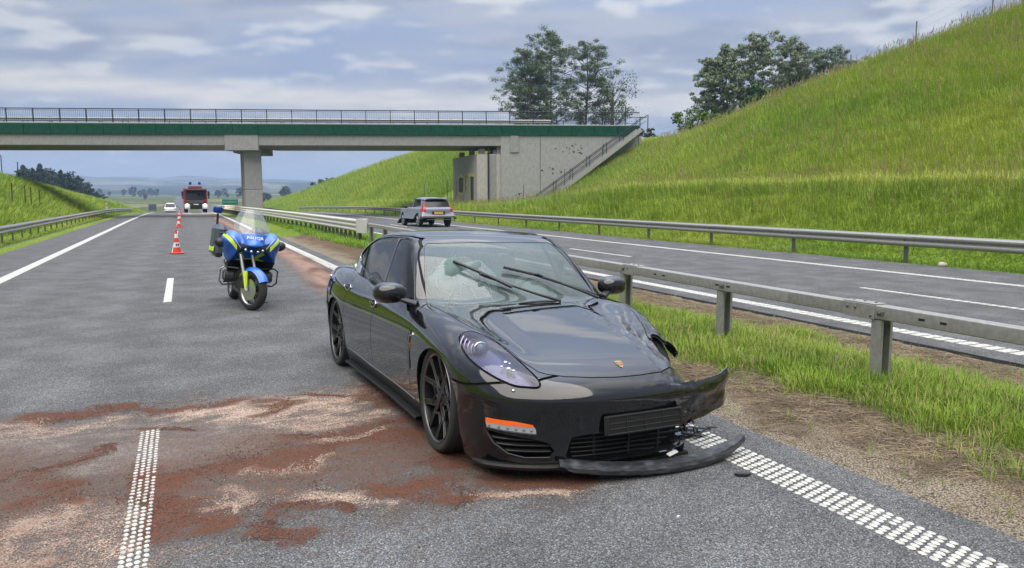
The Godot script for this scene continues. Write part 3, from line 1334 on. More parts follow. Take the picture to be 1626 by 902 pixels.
func build_spill() -> void:
	# kind 0 rusty brown, 1 pale pinkish sand, 2 a thin brown veil, 3 grey dust
	stroke(2, [Vector2(-1.2, 5.2), Vector2(0.3, 5.2), Vector2(1.5, 5.2)], 1.0, 0.95)
	stroke(0, [Vector2(-0.2, 4.7), Vector2(0.5, 4.75), Vector2(1.3, 4.95)], 0.34, 0.33)
	stroke(0, [Vector2(0.0, 5.3), Vector2(0.8, 5.35)], 0.22, 0.4)
	stroke(2, [Vector2(-1.3, 6.2), Vector2(-1.1, 4.6), Vector2(-0.9, 3.6)], 0.48, 0.9)
	stroke(0, [Vector2(-1.3, 5.6), Vector2(-1.1, 4.6), Vector2(-1.0, 3.7)], 0.28, 0.42)
	stroke(2, [Vector2(0.0, 4.3), Vector2(0.9, 4.4), Vector2(1.5, 4.2)], 0.40, 0.5)
	stroke(1, [Vector2(0.10, 6.45), Vector2(0.5, 6.20), Vector2(0.95, 6.25), Vector2(1.35, 6.45)], 0.26, 0.85)
	stroke(1, [Vector2(-1.3, 6.45), Vector2(-0.7, 6.30)], 0.14, 0.5)
	stroke(1, [Vector2(0.7, 5.75), Vector2(1.2, 5.75)], 0.14, 0.55)
	stroke(0, [Vector2(-1.12, 6.52), Vector2(-0.8, 6.66), Vector2(-0.45, 6.74), Vector2(0.0, 6.62), Vector2(0.35, 6.55)], 0.10, 0.9)
	stroke(0, [Vector2(0.55, 6.40), Vector2(0.72, 6.28), Vector2(0.60, 6.12)], 0.075, 0.8)
	stroke(0, [Vector2(0.95, 6.52), Vector2(1.15, 6.45)], 0.06, 0.7)
	stroke(0, [Vector2(1.40, 6.65), Vector2(1.48, 6.1), Vector2(1.45, 5.9)], 0.11, 0.8)
	stroke(0, [Vector2(-0.66, 5.52), Vector2(-0.82, 5.38), Vector2(-0.80, 4.9), Vector2(-0.72, 4.6)], 0.075, 0.8)
	stroke(0, [Vector2(-0.66, 5.52), Vector2(-0.5, 5.62)], 0.05, 0.7)
	stroke(0, [Vector2(-0.20, 4.95), Vector2(0.05, 4.88), Vector2(0.40, 4.90), Vector2(0.75, 5.08), Vector2(1.1, 5.16), Vector2(1.5, 5.22)], 0.15, 1.0)
	stroke(0, [Vector2(0.62, 5.42), Vector2(0.95, 5.45), Vector2(1.35, 5.50)], 0.10, 0.85)
	stroke(0, [Vector2(-0.2, 5.10), Vector2(-0.16, 4.6), Vector2(-0.18, 4.22), Vector2(0.02, 4.25)], 0.12, 0.95)
	stroke(0, [Vector2(0.20, 4.02), Vector2(0.34, 3.84)], 0.055, 0.9)
	stroke(0, [Vector2(0.44, 4.10), Vector2(0.60, 4.02), Vector2(0.72, 3.96)], 0.05, 0.9)
	stroke(0, [Vector2(1.05, 4.30), Vector2(1.25, 4.06), Vector2(1.52, 3.96)], 0.085, 0.95)
	stroke(0, [Vector2(1.45, 4.75), Vector2(1.50, 4.40), Vector2(1.72, 4.12), Vector2(2.1, 3.98)], 0.12, 0.95)
	stroke(0, [Vector2(-0.25, 6.05), Vector2(-0.1, 5.9)], 0.06, 0.5)
	stroke(1, [Vector2(1.52, 3.93), Vector2(1.68, 3.90), Vector2(1.86, 3.86)], 0.075, 1.0)
	stroke(1, [Vector2(0.52, 4.22), Vector2(0.72, 4.18), Vector2(0.9, 4.20)], 0.085, 0.8)
	stroke(1, [Vector2(0.02, 4.42), Vector2(0.25, 4.46)], 0.07, 0.7)
	stroke(1, [Vector2(-0.74, 4.58), Vector2(-0.82, 4.2), Vector2(-0.86, 3.5)], 0.10, 0.75)
	stroke(1, [Vector2(-0.5, 4.2), Vector2(-0.45, 3.6), Vector2(-0.42, 3.0)], 0.24, 0.5)
	stroke(1, [Vector2(0.8, 5.26), Vector2(1.2, 5.33)], 0.04, 0.7)
	stroke(1, [Vector2(0.35, 4.74), Vector2(0.8, 4.92)], 0.04, 0.7)
	stroke(3, [Vector2(-1.4, 6.0), Vector2(-0.5, 6.1), Vector2(0.4, 5.85)], 0.30, 0.5)
	stroke(3, [Vector2(-0.4, 5.4), Vector2(0.4, 5.5)], 0.25, 0.5)
	var lowx := -1.9
	var lowd := 2.9
	var span := 4.4
	var size := 900
	var fields := []
	var fs := 150
	for kind in 4:
		var f := PackedFloat32Array()
		f.resize(fs * fs)
		fields.append(f)
	var wob := noise(71, 1.6, 5)
	var wob2 := noise(72, 1.6, 5)
	for s in strokes:
		var pts: Array = s[1]
		var box := Rect2(pts[0], Vector2.ZERO)
		for p in pts:
			box = box.expand(p)
		box = box.grow(s[2] * 2.2 + 0.25)
		for y in fs:
			var d := lowd + span * y / fs
			if d < box.position.y or d > box.end.y:
				continue
			for x in fs:
				var p := Vector2(lowx + span * x / fs, d)
				if not box.has_point(p):
					continue
				var q := p + Vector2(wob.get_noise_2dv(p), wob2.get_noise_2dv(p)) * 0.30
				var best := 9.0
				for k in pts.size() - 1:
					var a: Vector2 = pts[k]
					var e: Vector2 = pts[k + 1] - a
					var t := clampf((q - a).dot(e) / e.length_squared(), 0, 1)
					best = minf(best, (q - a - e * t).length())
				var v: float = s[3] * (1.0 - smoothstep(s[2] * 0.1, s[2] * 1.9, best))
				var i := y * fs + x
				fields[s[0]][i] = maxf(fields[s[0]][i], v)
	var im := Image.create(size, size, false, Image.FORMAT_RGBA8)
	var rng := RandomNumberGenerator.new()
	rng.seed = 3
	var fine := noise(73, 0.11, 4)
	var mid := noise(74, 0.022, 4)
	var cols := [Color(0.118, 0.054, 0.036), Color(0.44, 0.335, 0.27), Color(0.155, 0.115, 0.096), Color(0.31, 0.29, 0.275)]
	for y in size:
		var fy := float(y) / size * fs
		var iy := mini(int(fy), fs - 2)
		var ty := fy - iy
		for x in size:
			var fx := float(x) / size * fs
			var ix := mini(int(fx), fs - 2)
			var tx := fx - ix
			var i := iy * fs + ix
			var grain := rng.randf()
			var n1 := fine.get_noise_2d(x, y)
			var n2 := mid.get_noise_2d(x * 0.7 + y * 0.1, y * 1.4 - x * 0.25)
			var a := 0.0
			var c := Color(0, 0, 0)
			var wsum := 0.0
			for kind in [2, 3, 1, 0]:
				var f: PackedFloat32Array = fields[kind]
				var v := lerpf(lerpf(f[i], f[i + 1], tx), lerpf(f[i + fs], f[i + fs + 1], tx), ty)
				if v <= 0.003:
					continue
				var dens := v * 1.7 + n2 * 0.75 + n1 * 0.42 - 0.42
				# single grains: thick heaps cover everything, thin ones only the pits between the chippings
				var k := clampf(smoothstep(-0.25, 1.3, dens + (grain - 0.5) * 1.7), 0, 1)
				if kind > 1:
					k = clampf(v * 1.1 + n2 * 0.4, 0, 1) * (0.35 + 0.5 * grain)
				c = c.lerp(cols[kind] * (0.72 + 0.5 * grain), k) if wsum > 0 else cols[kind] * (0.72 + 0.5 * grain)
				a = a + k * (1.0 - a)
				wsum += k
			if a > 0.004:
				c = c.linear_to_srgb()
				c.a = minf(a, 0.97)
				im.set_pixel(x, y, c)
			else:
				im.set_pixel(x, y, Color(0.3, 0.25, 0.2, 0.0))
	var m := mat("spilled_binder", Color.WHITE, 0.95)
	m.albedo_texture = ImageTexture.create_from_image(im)
	m.transparency = BaseMaterial3D.TRANSPARENCY_ALPHA
	m.metallic_specular = 0.2
	var sheet := MB.new()
	sheet.has_uv = true
	for q in [[0, 0], [1, 0], [1, 1], [0, 1]]:
		var k := sheet.vert(W(lowx + span * q[0], 0.0042, lowd + span * q[1]), Vector3.UP)
		sheet.uv[k] = Vector2(q[0], q[1])
	sheet.i.append_array([0, 1, 2, 0, 2, 3])
	var o := setting("spilled_sand_and_binder", sheet, m, "stuff")
	o.set_meta("label", "rusty brown oil binder and pale sand strewn beside the crashed car")
	o.set_meta("category", "spill")
	# loose grains lying proud of it
	var grain := MB.new()
	grain.colored = true
	grain.ball(Vector3.ZERO, v3(0.0035, 0.0024, 0.003), Basis(), 3, 5)
	var places := []
	var tints := PackedColorArray()
	for k in 26000:
		var st: Array = strokes[rng.randi() % strokes.size()]
		if st[0] > 1 and k % 3:
			continue
		var pp: Array = st[1]
		var e := rng.randi() % (pp.size() - 1)
		var c: Vector2 = pp[e].lerp(pp[e + 1], rng.randf()) + Vector2(rng.randfn(), rng.randfn()) * st[2] * 0.75
		c -= Vector2(wob.get_noise_2dv(c), wob2.get_noise_2dv(c)) * 0.30
		var s := rng.randf_range(0.4, 1.5)
		places.append(Transform3D(Basis(Vector3.UP, rng.randf() * TAU).scaled(Vector3.ONE * s), W(c.x, 0.005, c.y)))
		var f := rng.randf_range(0.5, 1.0)
		var q: Color = cols[st[0]]
		tints.append(Color(q.r * f, q.g * f, q.b * f))
	var gmat := mat("binder_grains", lin(1, 1, 1), 0.95)
	gmat.vertex_color_use_as_albedo = true
	scatter("binder_grains", grain.mesh(), gmat, places, tints, "loose brown and pale grains of oil binder lying on the lane", "grit")
	# the long pinkish trail further back along the median line
	var tr := MB.new()
	tr.colored = true
	var nx := 26
	var nd := 330
	for r in nd:
		var d := 8.5 + pow(r / float(nd - 1), 1.4) * 72.0
		for k in nx:
			var x := lerpf(1.2, 4.1, k / float(nx - 1))
			var ctr := 2.65 + 0.12 * sin(d * 0.35)
			if d > 40.0:
				ctr = 2.65 - (d - 40.0) * 0.010
			var v := exp(-pow((x - ctr) / 0.36, 2.0)) * smoothstep(8.5, 13.0, d) * (1.0 - smoothstep(60.0, 78.0, d))
			var n := 0.6 * patch_fine.get_noise_2d(x * 4.0, d * 1.1) + 0.5 * patch_noise.get_noise_2d(x * 20.0, d * 5.0)
			var a := clampf(v * 1.15 + n * 0.75 * v - 0.15, 0, 0.85)
			var c := Color(0.34, 0.23, 0.185).lerp(Color(0.15, 0.085, 0.065), clampf(n * 1.6 + 0.25, 0, 1))
			c.a = a if k > 0 and k < nx - 1 else 0.0
			tr.tint = c
			tr.vert(W(x, crvRoad.at(d) + (0.0042 if absf(x - 3.24) > 0.2 or d < 21.0 else 0.0085), d), Vector3.UP)
	for r in nd - 1:
		for k in nx - 1:
			var a := r * nx + k
			tr.i.append_array([a, a + 1, a + nx + 1, a, a + nx + 1, a + nx])
	var tm := mat("sand_trail", Color.WHITE, 0.95)
	tm.vertex_color_use_as_albedo = true
	tm.transparency = BaseMaterial3D.TRANSPARENCY_ALPHA
	tm.metallic_specular = 0.2
	o = setting("sand_trail", tr, tm, "stuff")
	o.set_meta("label", "long pinkish sand trail beside the median edge line")
	o.set_meta("category", "spill")

# ---------------------------------------------------------------- the black saloon
# its own axes: x to the car's left, y up, z forwards, the ground under the front axle at the origin
var cW := Crv.new([[-4.1, 0.62], [-3.95, 0.76], [-3.75, 0.865], [-3.45, 0.93], [-3.1, 0.962], [-2.8, 0.968], [-2.4, 0.955], [-1.9, 0.938], [-1.2, 0.930], [-0.6, 0.938], [-0.2, 0.950], [0.1, 0.953], [0.4, 0.940], [0.65, 0.905], [0.95, 0.83]])
var cSP := Crv.new([[0.05, -0.075], [0.14, -0.055], [0.2, -0.035], [0.3, -0.020], [0.42, -0.008], [0.55, 0.0], [0.65, -0.006], [0.75, -0.028], [0.85, -0.065], [0.95, -0.115], [1.05, -0.18], [1.2, -0.3]])
var cNose := Crv.new([[0.0, 0.935], [0.2, 0.930], [0.4, 0.905], [0.55, 0.865], [0.7, 0.795], [0.8, 0.725], [0.9, 0.62], [1.0, 0.48]])
var cFP := Crv.new([[0.05, -0.05], [0.12, -0.03], [0.2, -0.035], [0.3, -0.035], [0.4, -0.016], [0.455, -0.002], [0.49, -0.004], [0.53, -0.03], [0.58, -0.075], [0.65, -0.17], [0.75, -0.36], [0.9, -0.8], [1.4, -2.2]])
var cTail := Crv.new([[0.0, -4.03], [0.3, -4.01], [0.6, -3.93], [0.8, -3.8], [0.95, -3.6], [1.05, -3.4]])
var cRP := Crv.new([[0.05, 0.14], [0.2, 0.06], [0.35, 0.0], [0.5, 0.0], [0.65, 0.03], [0.8, 0.07], [0.9, 0.10], [1.0, 0.18], [1.4, 0.9]])
var cHood := Crv.new([[-4.1, 0.89], [-3.8, 0.925], [-3.4, 0.945], [-2.9, 0.94], [-2.3, 0.91], [-1.5, 0.888], [-0.9, 0.878], [-0.6, 0.860], [-0.3, 0.830], [0.0, 0.79], [0.3, 0.744], [0.55, 0.694], [0.75, 0.640], [0.9, 0.585], [1.1, 0.50]])
var cFen := Crv.new([[-4.1, 0.0], [-3.3, 0.005], [-2.9, 0.012], [-2.4, 0.008], [-1.5, 0.004], [-0.9, 0.012], [-0.6, 0.026], [-0.2, 0.046], [0.15, 0.053], [0.45, 0.040], [0.65, 0.018], [0.9, 0.0], [1.1, 0.0]])
var cRoof := Crv.new([[-4.2, 0.80], [-3.85, 0.925], [-3.6, 0.98], [-3.3, 1.07], [-3.0, 1.17], [-2.6, 1.275], [-2.2, 1.340], [-1.85, 1.362], [-1.5, 1.35], [-1.26, 1.308], [-1.1, 1.235], [-0.9, 1.10], [-0.65, 0.915], [-0.4, 0.72], [0.2, 0.3]])
var cWG := Crv.new([[-4.1, 0.45], [-3.7, 0.58], [-3.3, 0.69], [-2.9, 0.775], [-2.5, 0.82], [-2.0, 0.835], [-1.5, 0.845], [-1.1, 0.84], [-0.8, 0.815], [-0.5, 0.77], [0.2, 0.65]])

func saloon_field(q: Vector3) -> float:
	var x := absf(q.x)
	var y := q.y
	var z := q.z
	var x2 := x * x
	var fs := x - (cW.at(z) + cSP.at(y))
	var low := lerpf(0.075, 0.040, smoothstep(0.0, 0.5, z)) - y
	var xf := 0.735 - 0.10 * smoothstep(0.1, 0.8, z)
	var bump := (x - xf) / 0.125
	var dome := 0.010 * (1.0 - smoothstep(0.36, 0.50, x - 0.10 * z)) * smoothstep(-0.75, -0.4, z) * (1.0 - smoothstep(0.3, 0.75, z))
	var ft := (y - (cHood.at(z) - 0.055 * x2 + cFen.at(z) * exp(-bump * bump) + dome)) * 0.95
	var s := fs
	if z > 0.2:
		s = smax(fs, (z - cNose.at(x) - cFP.at(y)) * 0.93, 0.16)
	elif z < -3.0:
		s = smax(fs, (cTail.at(x) + cRP.at(y) - z) * 0.93, 0.14)
	var l := smax(smax(s, ft, 0.10), low, 0.05)
	if y < 0.75:
		return l
	var zc := z + 0.30 * x2 * smoothstep(-2.0, -1.3, z) - 0.28 * x2 * smoothstep(-2.5, -3.2, z)
	var gt := (y - (cRoof.at(zc) - 0.055 * x2)) * 0.87
	var b := y - 0.90
	var gs := (x - (cWG.at(z) - 0.40 * b - 0.12 * b * b)) * 0.89
	return smin(l, smax(gt, gs, 0.075), 0.035)

# pushes and creases of the crash at the car's front left corner (and a light ripple over the bonnet)
var dent_noise := noise(7, 5.5, 3)
var dent_fold := noise(19, 3.2, 2)

func crash_push(p: Vector3) -> Vector3:
	var o := Vector3.ZERO
	if p.z < -0.6 or p.y < 0.03:
		return o
	if p.x > 0.25 and p.y > 0.52:
		var k := smoothstep(0.30, 0.66, p.x) * smoothstep(-0.45, 0.35, p.z)
		o += Vector3(-0.11, -0.11, -0.02) * k
		var w := smoothstep(0.18, 0.42, p.x) * smoothstep(-0.35, 0.15, p.z)
		o.y += w * (0.022 * dent_noise.get_noise_2d(p.x * 1.1, p.z * 0.8) + 0.012 * dent_fold.get_noise_2d(p.x * 3.1 + 5.0, p.z * 1.4))
		# a fold running back from the corner
		var d := p.x - (0.53 - 0.16 * (p.z - 0.6))
		o.y += 0.020 * exp(-d * d / 0.0014) * smoothstep(-0.45, -0.1, p.z) * (1.0 - smoothstep(0.45, 0.75, p.z))
	if p.z > 0.35 and p.y < 0.60:
		var b := smoothstep(0.52, 0.86, p.x) * smoothstep(0.35, 0.5, p.z)
		o += Vector3(0.055, 0.02 + 0.10 * maxf(p.y - 0.42, 0.0), 0.03) * b
		o.z += 0.012 * b * sin(p.y * 26.0 + p.x * 8.0)
		var r := smoothstep(-0.1, 0.5, p.x) * smoothstep(0.6, 0.75, p.z)
		o += Vector3(0, 0.010 * dent_fold.get_noise_2d(p.x * 1.2, p.y * 2.5), 0.010 * dent_noise.get_noise_2d(p.x * 0.7, p.y * 1.4)) * r
	return o

func crashed(s: Surf) -> Surf:
	var e := 0.006
	for k in s.v.size():
		var p := s.v[k]
		if p.z < -0.62 or (p.x < -0.15):
			continue
		var d := crash_push(p)
		var nn := s.n[k]
		var t := nn.cross(Vector3.UP if absf(nn.y) < 0.8 else Vector3.RIGHT).normalized()
		var b := nn.cross(t)
		var tt := t * e + crash_push(p + t * e) - d
		var bb := b * e + crash_push(p + b * e) - d
		var n2 := tt.cross(bb).normalized()
		s.n[k] = n2 if n2.dot(nn) > 0 else -n2
		s.v[k] = p + d
	return s

func car_panel(called: String, s: Surf, m: Material, car: Node3D, lip := 0.018, label := "") -> MeshInstance3D:
	var o := part(called, crashed(s).mb(lip), m, car, label)
	o.rotation.z = SALOON_ROLL
	return o

func body_part(called: String, mb, m: Material, parent: Node3D, label := "") -> MeshInstance3D:
	var o := part(called, mb, m, parent, label)
	if not parent is MeshInstance3D:
		o.rotation.z = SALOON_ROLL
	return o

const SALOON_ROLL := -0.02

func P2(a: Array) -> PackedVector2Array:
	var o := PackedVector2Array()
	for k in range(0, a.size(), 2):
		o.append(Vector2(a[k], a[k + 1]))
	return o

func V2s(a: Array) -> Array:
	var o := []
	for k in range(0, a.size(), 2):
		o.append(Vector2(a[k], a[k + 1]))
	return o

func mirrored_poly(half: Array) -> PackedVector2Array:   # half: x >= 0 outline from the middle line to the middle line
	var o := PackedVector2Array()
	var p := V2s(half)
	for q in p:
		o.append(q)
	for k in range(p.size() - 1, -1, -1):
		if p[k].x > 1e-4:
			o.append(Vector2(-p[k].x, p[k].y))
	return o

# where a ray along dir from p meets the body
func on_body(p: Vector3, dir: Vector3) -> Vector3:
	for k in 60:
		var d := saloon_field(p)
		if absf(d) < 0.0004:
			break
		p += dir * d * 0.8
	return p

func body_normal(p: Vector3) -> Vector3:
	var e := 0.003
	return Vector3(saloon_field(p + Vector3(e, 0, 0)) - saloon_field(p - Vector3(e, 0, 0)), saloon_field(p + Vector3(0, e, 0)) - saloon_field(p - Vector3(0, e, 0)), saloon_field(p + Vector3(0, 0, e)) - saloon_field(p - Vector3(0, 0, e))).normalized()

# a strip lying on the body along points (x, y, z), pulled onto it along dir
func body_strip(pts: Array, dir: Vector3, width: float, proud: float, sides := 6) -> MB:
	var m := MB.new()
	var q := []
	for p in pts:
		var h := on_body(p, dir)
		q.append(h + body_normal(h) * proud)
	m.tube(q, width, sides)
	return m

func sports_wheel(called: String, car: Node3D, at: Vector3, side: float, steer := 0.0, turn := 0.0) -> void:
	var R := 0.352
	var rim := 0.290
	var b := Basis(Vector3(0, 0, 1), -side * PI / 2)   # wheel axis (local y) points outwards
	var root := Node3D.new()
	root.name = called
	car.add_child(root, true)
	root.position = at
	root.rotation = Vector3(0, steer, side * 0.045)
	var tyre := MB.new()
	tyre.lathe([Vector2(rim - 0.012, -0.25), Vector2(R - 0.025, -0.262), Vector2(R - 0.006, -0.25), Vector2(R, -0.22), Vector2(R, -0.19), Vector2(R - 0.007, -0.188), Vector2(R - 0.007, -0.180), Vector2(R, -0.178), Vector2(R, -0.13), Vector2(R - 0.007, -0.128), Vector2(R - 0.007, -0.118), Vector2(R, -0.116), Vector2(R, -0.07), Vector2(R - 0.007, -0.068), Vector2(R - 0.007, -0.060), Vector2(R, -0.058), Vector2(R, -0.025), Vector2(R - 0.007, 0.0), Vector2(R - 0.02, 0.010), Vector2(R - 0.035, 0.010), Vector2(rim + 0.004, 0.003), Vector2(rim - 0.012, -0.012)], 72, Vector3.ZERO, b)
	part("tyre", tyre, mat("tyre_rubber", lin(0.022, 0.022, 0.023), 0.82), root)
	var dark := mat("wheel_black", lin(0.016, 0.016, 0.018), 0.28, 0.35)
	var cutm := mat("wheel_machined", lin(0.17, 0.17, 0.18), 0.30, 0.9)
	var barrel := MB.new()
	barrel.lathe([Vector2(rim - 0.03, -0.26), Vector2(rim - 0.022, -0.10), Vector2(rim - 0.014, -0.02), Vector2(rim - 0.010, -0.004)], 60, Vector3.ZERO, b)
	for k in barrel.n.size():
		barrel.n[k] = -barrel.n[k]
	part("rim", barrel, dark, root)
	var lipm := MB.new()
	lipm.lathe([Vector2(rim - 0.014, -0.004), Vector2(rim - 0.010, 0.004), Vector2(rim - 0.002, 0.006), Vector2(rim + 0.002, 0.001), Vector2(rim, -0.008)], 72, Vector3.ZERO, b, 60.0)
	part("rim_edge", lipm, cutm, root)
	var spokes := MB.new()
	var edges := MB.new()
	for k in 5:
		var a0 := turn + TAU * k / 5
		for s in [-1.0, 1.0]:
			# one arm of a forked spoke: close to its twin at the hub, spread at the rim
			var pts := [[0.045, 0.10 * s, -0.030], [0.115, 0.115 * s, -0.036], [0.165, 0.20 * s, -0.028], [0.225, 0.30 * s, -0.016], [0.283, 0.335 * s, -0.004]]
			var wid := [0.020, 0.020, 0.019, 0.018, 0.020]
			var rows := []
			var lo := []
			var hi := []
			for j in pts.size():
				var r: float = pts[j][0]
				var a: float = a0 + pts[j][1]
				var c := Vector3(r * cos(a), pts[j][2], r * sin(a))
				var tn := Vector3(-sin(a), 0, cos(a))
				var w: float = wid[j]
				rows.append([c - tn * w + Vector3(0, -0.045, 0), c - tn * w * 0.85, c + Vector3(0, 0.003, 0), c + tn * w * 0.85, c + tn * w + Vector3(0, -0.045, 0)])
				lo.append(c - tn * w * 0.86 + Vector3(0, 0.0008, 0))
				hi.append(c + tn * w * 0.86 + Vector3(0, 0.0008, 0))
			var one := MB.new()
			for j in rows.size() - 1:
				for e in 4:
					one.quad(rows[j][e], rows[j][e + 1], rows[j + 1][e + 1], rows[j + 1][e])
			spokes.append(one, Transform3D(b, Vector3.ZERO))
			var ed := MB.new()
			ed.tube(lo, 0.0022, 5)
			ed.tube(hi, 0.0022, 5)
			edges.append(ed, Transform3D(b, Vector3.ZERO))
		# bridge between two neighbouring forks, half way out
		var am := a0 + TAU / 10
		var br := MB.new()
		var q0 := Vector3(0.172 * cos(a0 + 0.22), -0.030, 0.172 * sin(a0 + 0.22))
		var q1 := Vector3(0.172 * cos(a0 + TAU / 5 - 0.22), -0.030, 0.172 * sin(a0 + TAU / 5 - 0.22))
		var qm := Vector3(0.118 * cos(am), -0.040, 0.118 * sin(am))
		br.tube([q0, qm, q1], 0.010, 6)
		spokes.append(br, Transform3D(b, Vector3.ZERO))
		var be := MB.new()
		be.tube([q0 + Vector3(0, 0.010, 0), qm + Vector3(0, 0.010, 0), q1 + Vector3(0, 0.010, 0)], 0.002, 5)
		edges.append(be, Transform3D(b, Vector3.ZERO))
	part("spokes", spokes, dark, root)
	part("machined_edges", edges, cutm, root)
	var hub := MB.new()
	hub.lathe([Vector2(0.075, -0.06), Vector2(0.072, -0.034), Vector2(0.060, -0.026), Vector2(0.036, -0.024), Vector2(0.034, -0.014), Vector2(0.026, -0.010), Vector2(0.0, -0.009)], 30, Vector3.ZERO, b)
	for k in 5:
		var a := turn + TAU * (k + 0.5) / 5
		hub.lathe([Vector2(0.010, -0.05), Vector2(0.010, -0.018), Vector2(0.006, -0.014), Vector2(0, -0.014)], 8, b * Vector3(0.055 * cos(a), 0, 0.055 * sin(a)), b)
	part("hub", hub, mat("wheel_hub", lin(0.05, 0.05, 0.052), 0.3, 0.6), root)
	var disc := MB.new()
	disc.lathe([Vector2(0.10, -0.13), Vector2(0.185, -0.13), Vector2(0.187, -0.145), Vector2(0.187, -0.16)], 40, Vector3.ZERO, b, 10.0)
	for k in disc.n.size():
		if disc.n[k].length() < 0.5:
			disc.n[k] = Vector3.UP
	part("brake_disc", disc, mat("brake_steel", lin(0.25, 0.25, 0.25), 0.38, 0.8), root)
	var cal := MB.new()
	for k in 5:
		var a := 0.55 + 0.21 * k if side < 0 else PI - 0.55 - 0.21 * k
		a += -PI / 2 + (0.0 if side < 0 else 0.0)
		cal.bbox(b * Vector3(0.165 * cos(a), -0.118, 0.165 * sin(a)), Vector3(0.06, 0.045, 0.06), 0.008, b * Basis(Vector3.UP, -a))
	part("brake_caliper", cal, mat("caliper_yellow", lin(0.55, 0.52, 0.04), 0.4), root)
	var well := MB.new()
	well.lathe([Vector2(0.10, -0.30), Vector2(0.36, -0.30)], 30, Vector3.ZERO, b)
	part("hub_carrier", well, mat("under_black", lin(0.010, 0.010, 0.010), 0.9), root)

func build_saloon() -> Node3D:
	var car := thing("crashed_saloon", "black five-door saloon with smashed front corner, raised wipers and loose front lip", "car", Vector3(2.397, 0, -4.823), 0.0375)
	var paint := mat("black_paint", lin(0.005, 0.0055, 0.007), 0.06)
	paint.clearcoat_enabled = true
	paint.clearcoat = 1.0
	paint.clearcoat_roughness = 0.02
	paint.metallic_specular = 0.38
	var dirty := mat("black_paint_low", lin(0.014, 0.014, 0.0145), 0.3)
	var black := mat("under_black", lin(0.010, 0.010, 0.010), 0.9)
	var trim := mat("trim_black", lin(0.012, 0.012, 0.013), 0.42)
	var gloss := mat("gloss_black", lin(0.008, 0.008, 0.009), 0.10)
	var tinted := mat("tinted_glass", Color(0.012, 0.016, 0.018, 0.72), 0.02)
	tinted.transparency = BaseMaterial3D.TRANSPARENCY_ALPHA
	var wind := mat("windscreen_glass", Color(0.44, 0.51, 0.50, 0.38), 0.03)
	wind.transparency = BaseMaterial3D.TRANSPARENCY_ALPHA
	var chrome := mat("chrome", lin(0.62, 0.62, 0.63), 0.12, 1.0)

	var whole := surface_nets(saloon_field, Vector3(0, 0.0, -4.2), Vector3(1.06, 1.44, 1.06), 0.0145, true)
	var G := 0.0034
	# wheel openings
	var rest := whole
	var arch := PackedFloat32Array()
	arch.resize(rest.v.size())
	for k in rest.v.size():
		var p := rest.v[k]
		var d := 1.0
		if absf(p.x) > 0.55 and p.y < 0.8:
			for z0 in [0.0, -2.92]:
				var q := Vector2((p.z - z0) / 0.388, (p.y - 0.352) / (0.305 if p.y > 0.352 else 0.9))
				d = minf(d, (q.length() - 1.0) * 0.33)
		arch[k] = d
	rest = rest.cut(arch, 0.0, false)
	var shell := rest
	# glass
	var side := func(p: Vector3, n: Vector3) -> bool: return absf(p.x) > 0.35 and p.y > 0.84
	var front_glass := P2([-0.835, 0.862, -1.177, 0.893, -1.555, 0.935, -1.662, 1.262, -1.655, 1.288, -1.52, 1.296, -1.42, 1.283, -1.30, 1.225, -1.06, 1.045])
	var rear_glass := P2([-1.60, 0.940, -2.10, 0.957, -2.42, 0.985, -2.62, 1.022, -2.735, 1.065, -2.75, 1.095, -2.68, 1.14, -2.55, 1.197, -2.37, 1.250, -2.0, 1.286, -1.74, 1.294, -1.70, 1.270])
	var glass := {}
	for nm in ["front", "rear"]:
		var poly: PackedVector2Array = front_glass if nm == "front" else rear_glass
		var mk := mask(rest, "side", poly, side)
		glass[nm] = rest.cut(mk, -0.001)
		rest = rest.cut(mk, 0.001, false)
		shell = shell.cut(mask(shell, "side", poly, side), -0.012, false)
	var wpoly := mirrored_poly([0.0, -1.190, 0.27, -1.222, 0.45, -1.262, 0.545, -1.300, 0.580, -1.285, 0.605, -1.215, 0.68, -0.985, 0.738, -0.765, 0.735, -0.725, 0.58, -0.655, 0.27, -0.53, 0.0, -0.49])
	var up := func(p: Vector3, n: Vector3) -> bool: return p.y > 0.83 and n.y > 0.1
	var mk2 := mask(rest, "top", wpoly, up)
	glass["wind"] = rest.cut(mk2, -0.001)
	rest = rest.cut(mk2, 0.001, false)
	shell = shell.cut(mask(shell, "top", wpoly, up), -0.012, false)
	var bpoly := mirrored_poly([0.0, -2.62, 0.30, -2.64, 0.52, -2.72, 0.55, -2.80, 0.50, -3.30, 0.44, -3.62, 0.0, -3.70])
	mk2 = mask(rest, "top", bpoly, up)
	glass["back"] = rest.cut(mk2, -0.001)
	rest = rest.cut(mk2, 0.001, false)
	# bonnet
	var hood := mirrored_poly([0.0, 0.834, 0.10, 0.832, 0.25, 0.815, 0.40, 0.779, 0.50, 0.738, 0.545, 0.705, 0.602, 0.598, 0.674, 0.285, 0.722, 0.08, 0.740, -0.10, 0.752, -0.62, 0.735, -0.70, 0.58, -0.615, 0.27, -0.49, 0.0, -0.45])
	var ontop := func(p: Vector3, n: Vector3) -> bool: return p.z > -0.75 and p.y > 0.45 and n.y > 0.05
	mk2 = mask(rest, "top", hood, ontop)
	var bonnet := rest.cut(mk2, -G)
	rest = rest.cut(mk2, G, false)
	# headlamps
	var lamp := rounded(V2s([0.841, 0.20, 0.815, 0.145, 0.775, 0.140, 0.734, 0.180, 0.684, 0.310, 0.642, 0.503, 0.597, 0.672, 0.572, 0.765, 0.585, 0.792, 0.640, 0.770, 0.715, 0.722, 0.785, 0.630, 0.840, 0.495, 0.862, 0.349]), 5)
	var lampzone := func(p: Vector3, n: Vector3) -> bool: return p.z > 0.05 and p.y > 0.53 and n.y > 0.0
	mk2 = mask(rest, "top", lamp, lampzone, true)
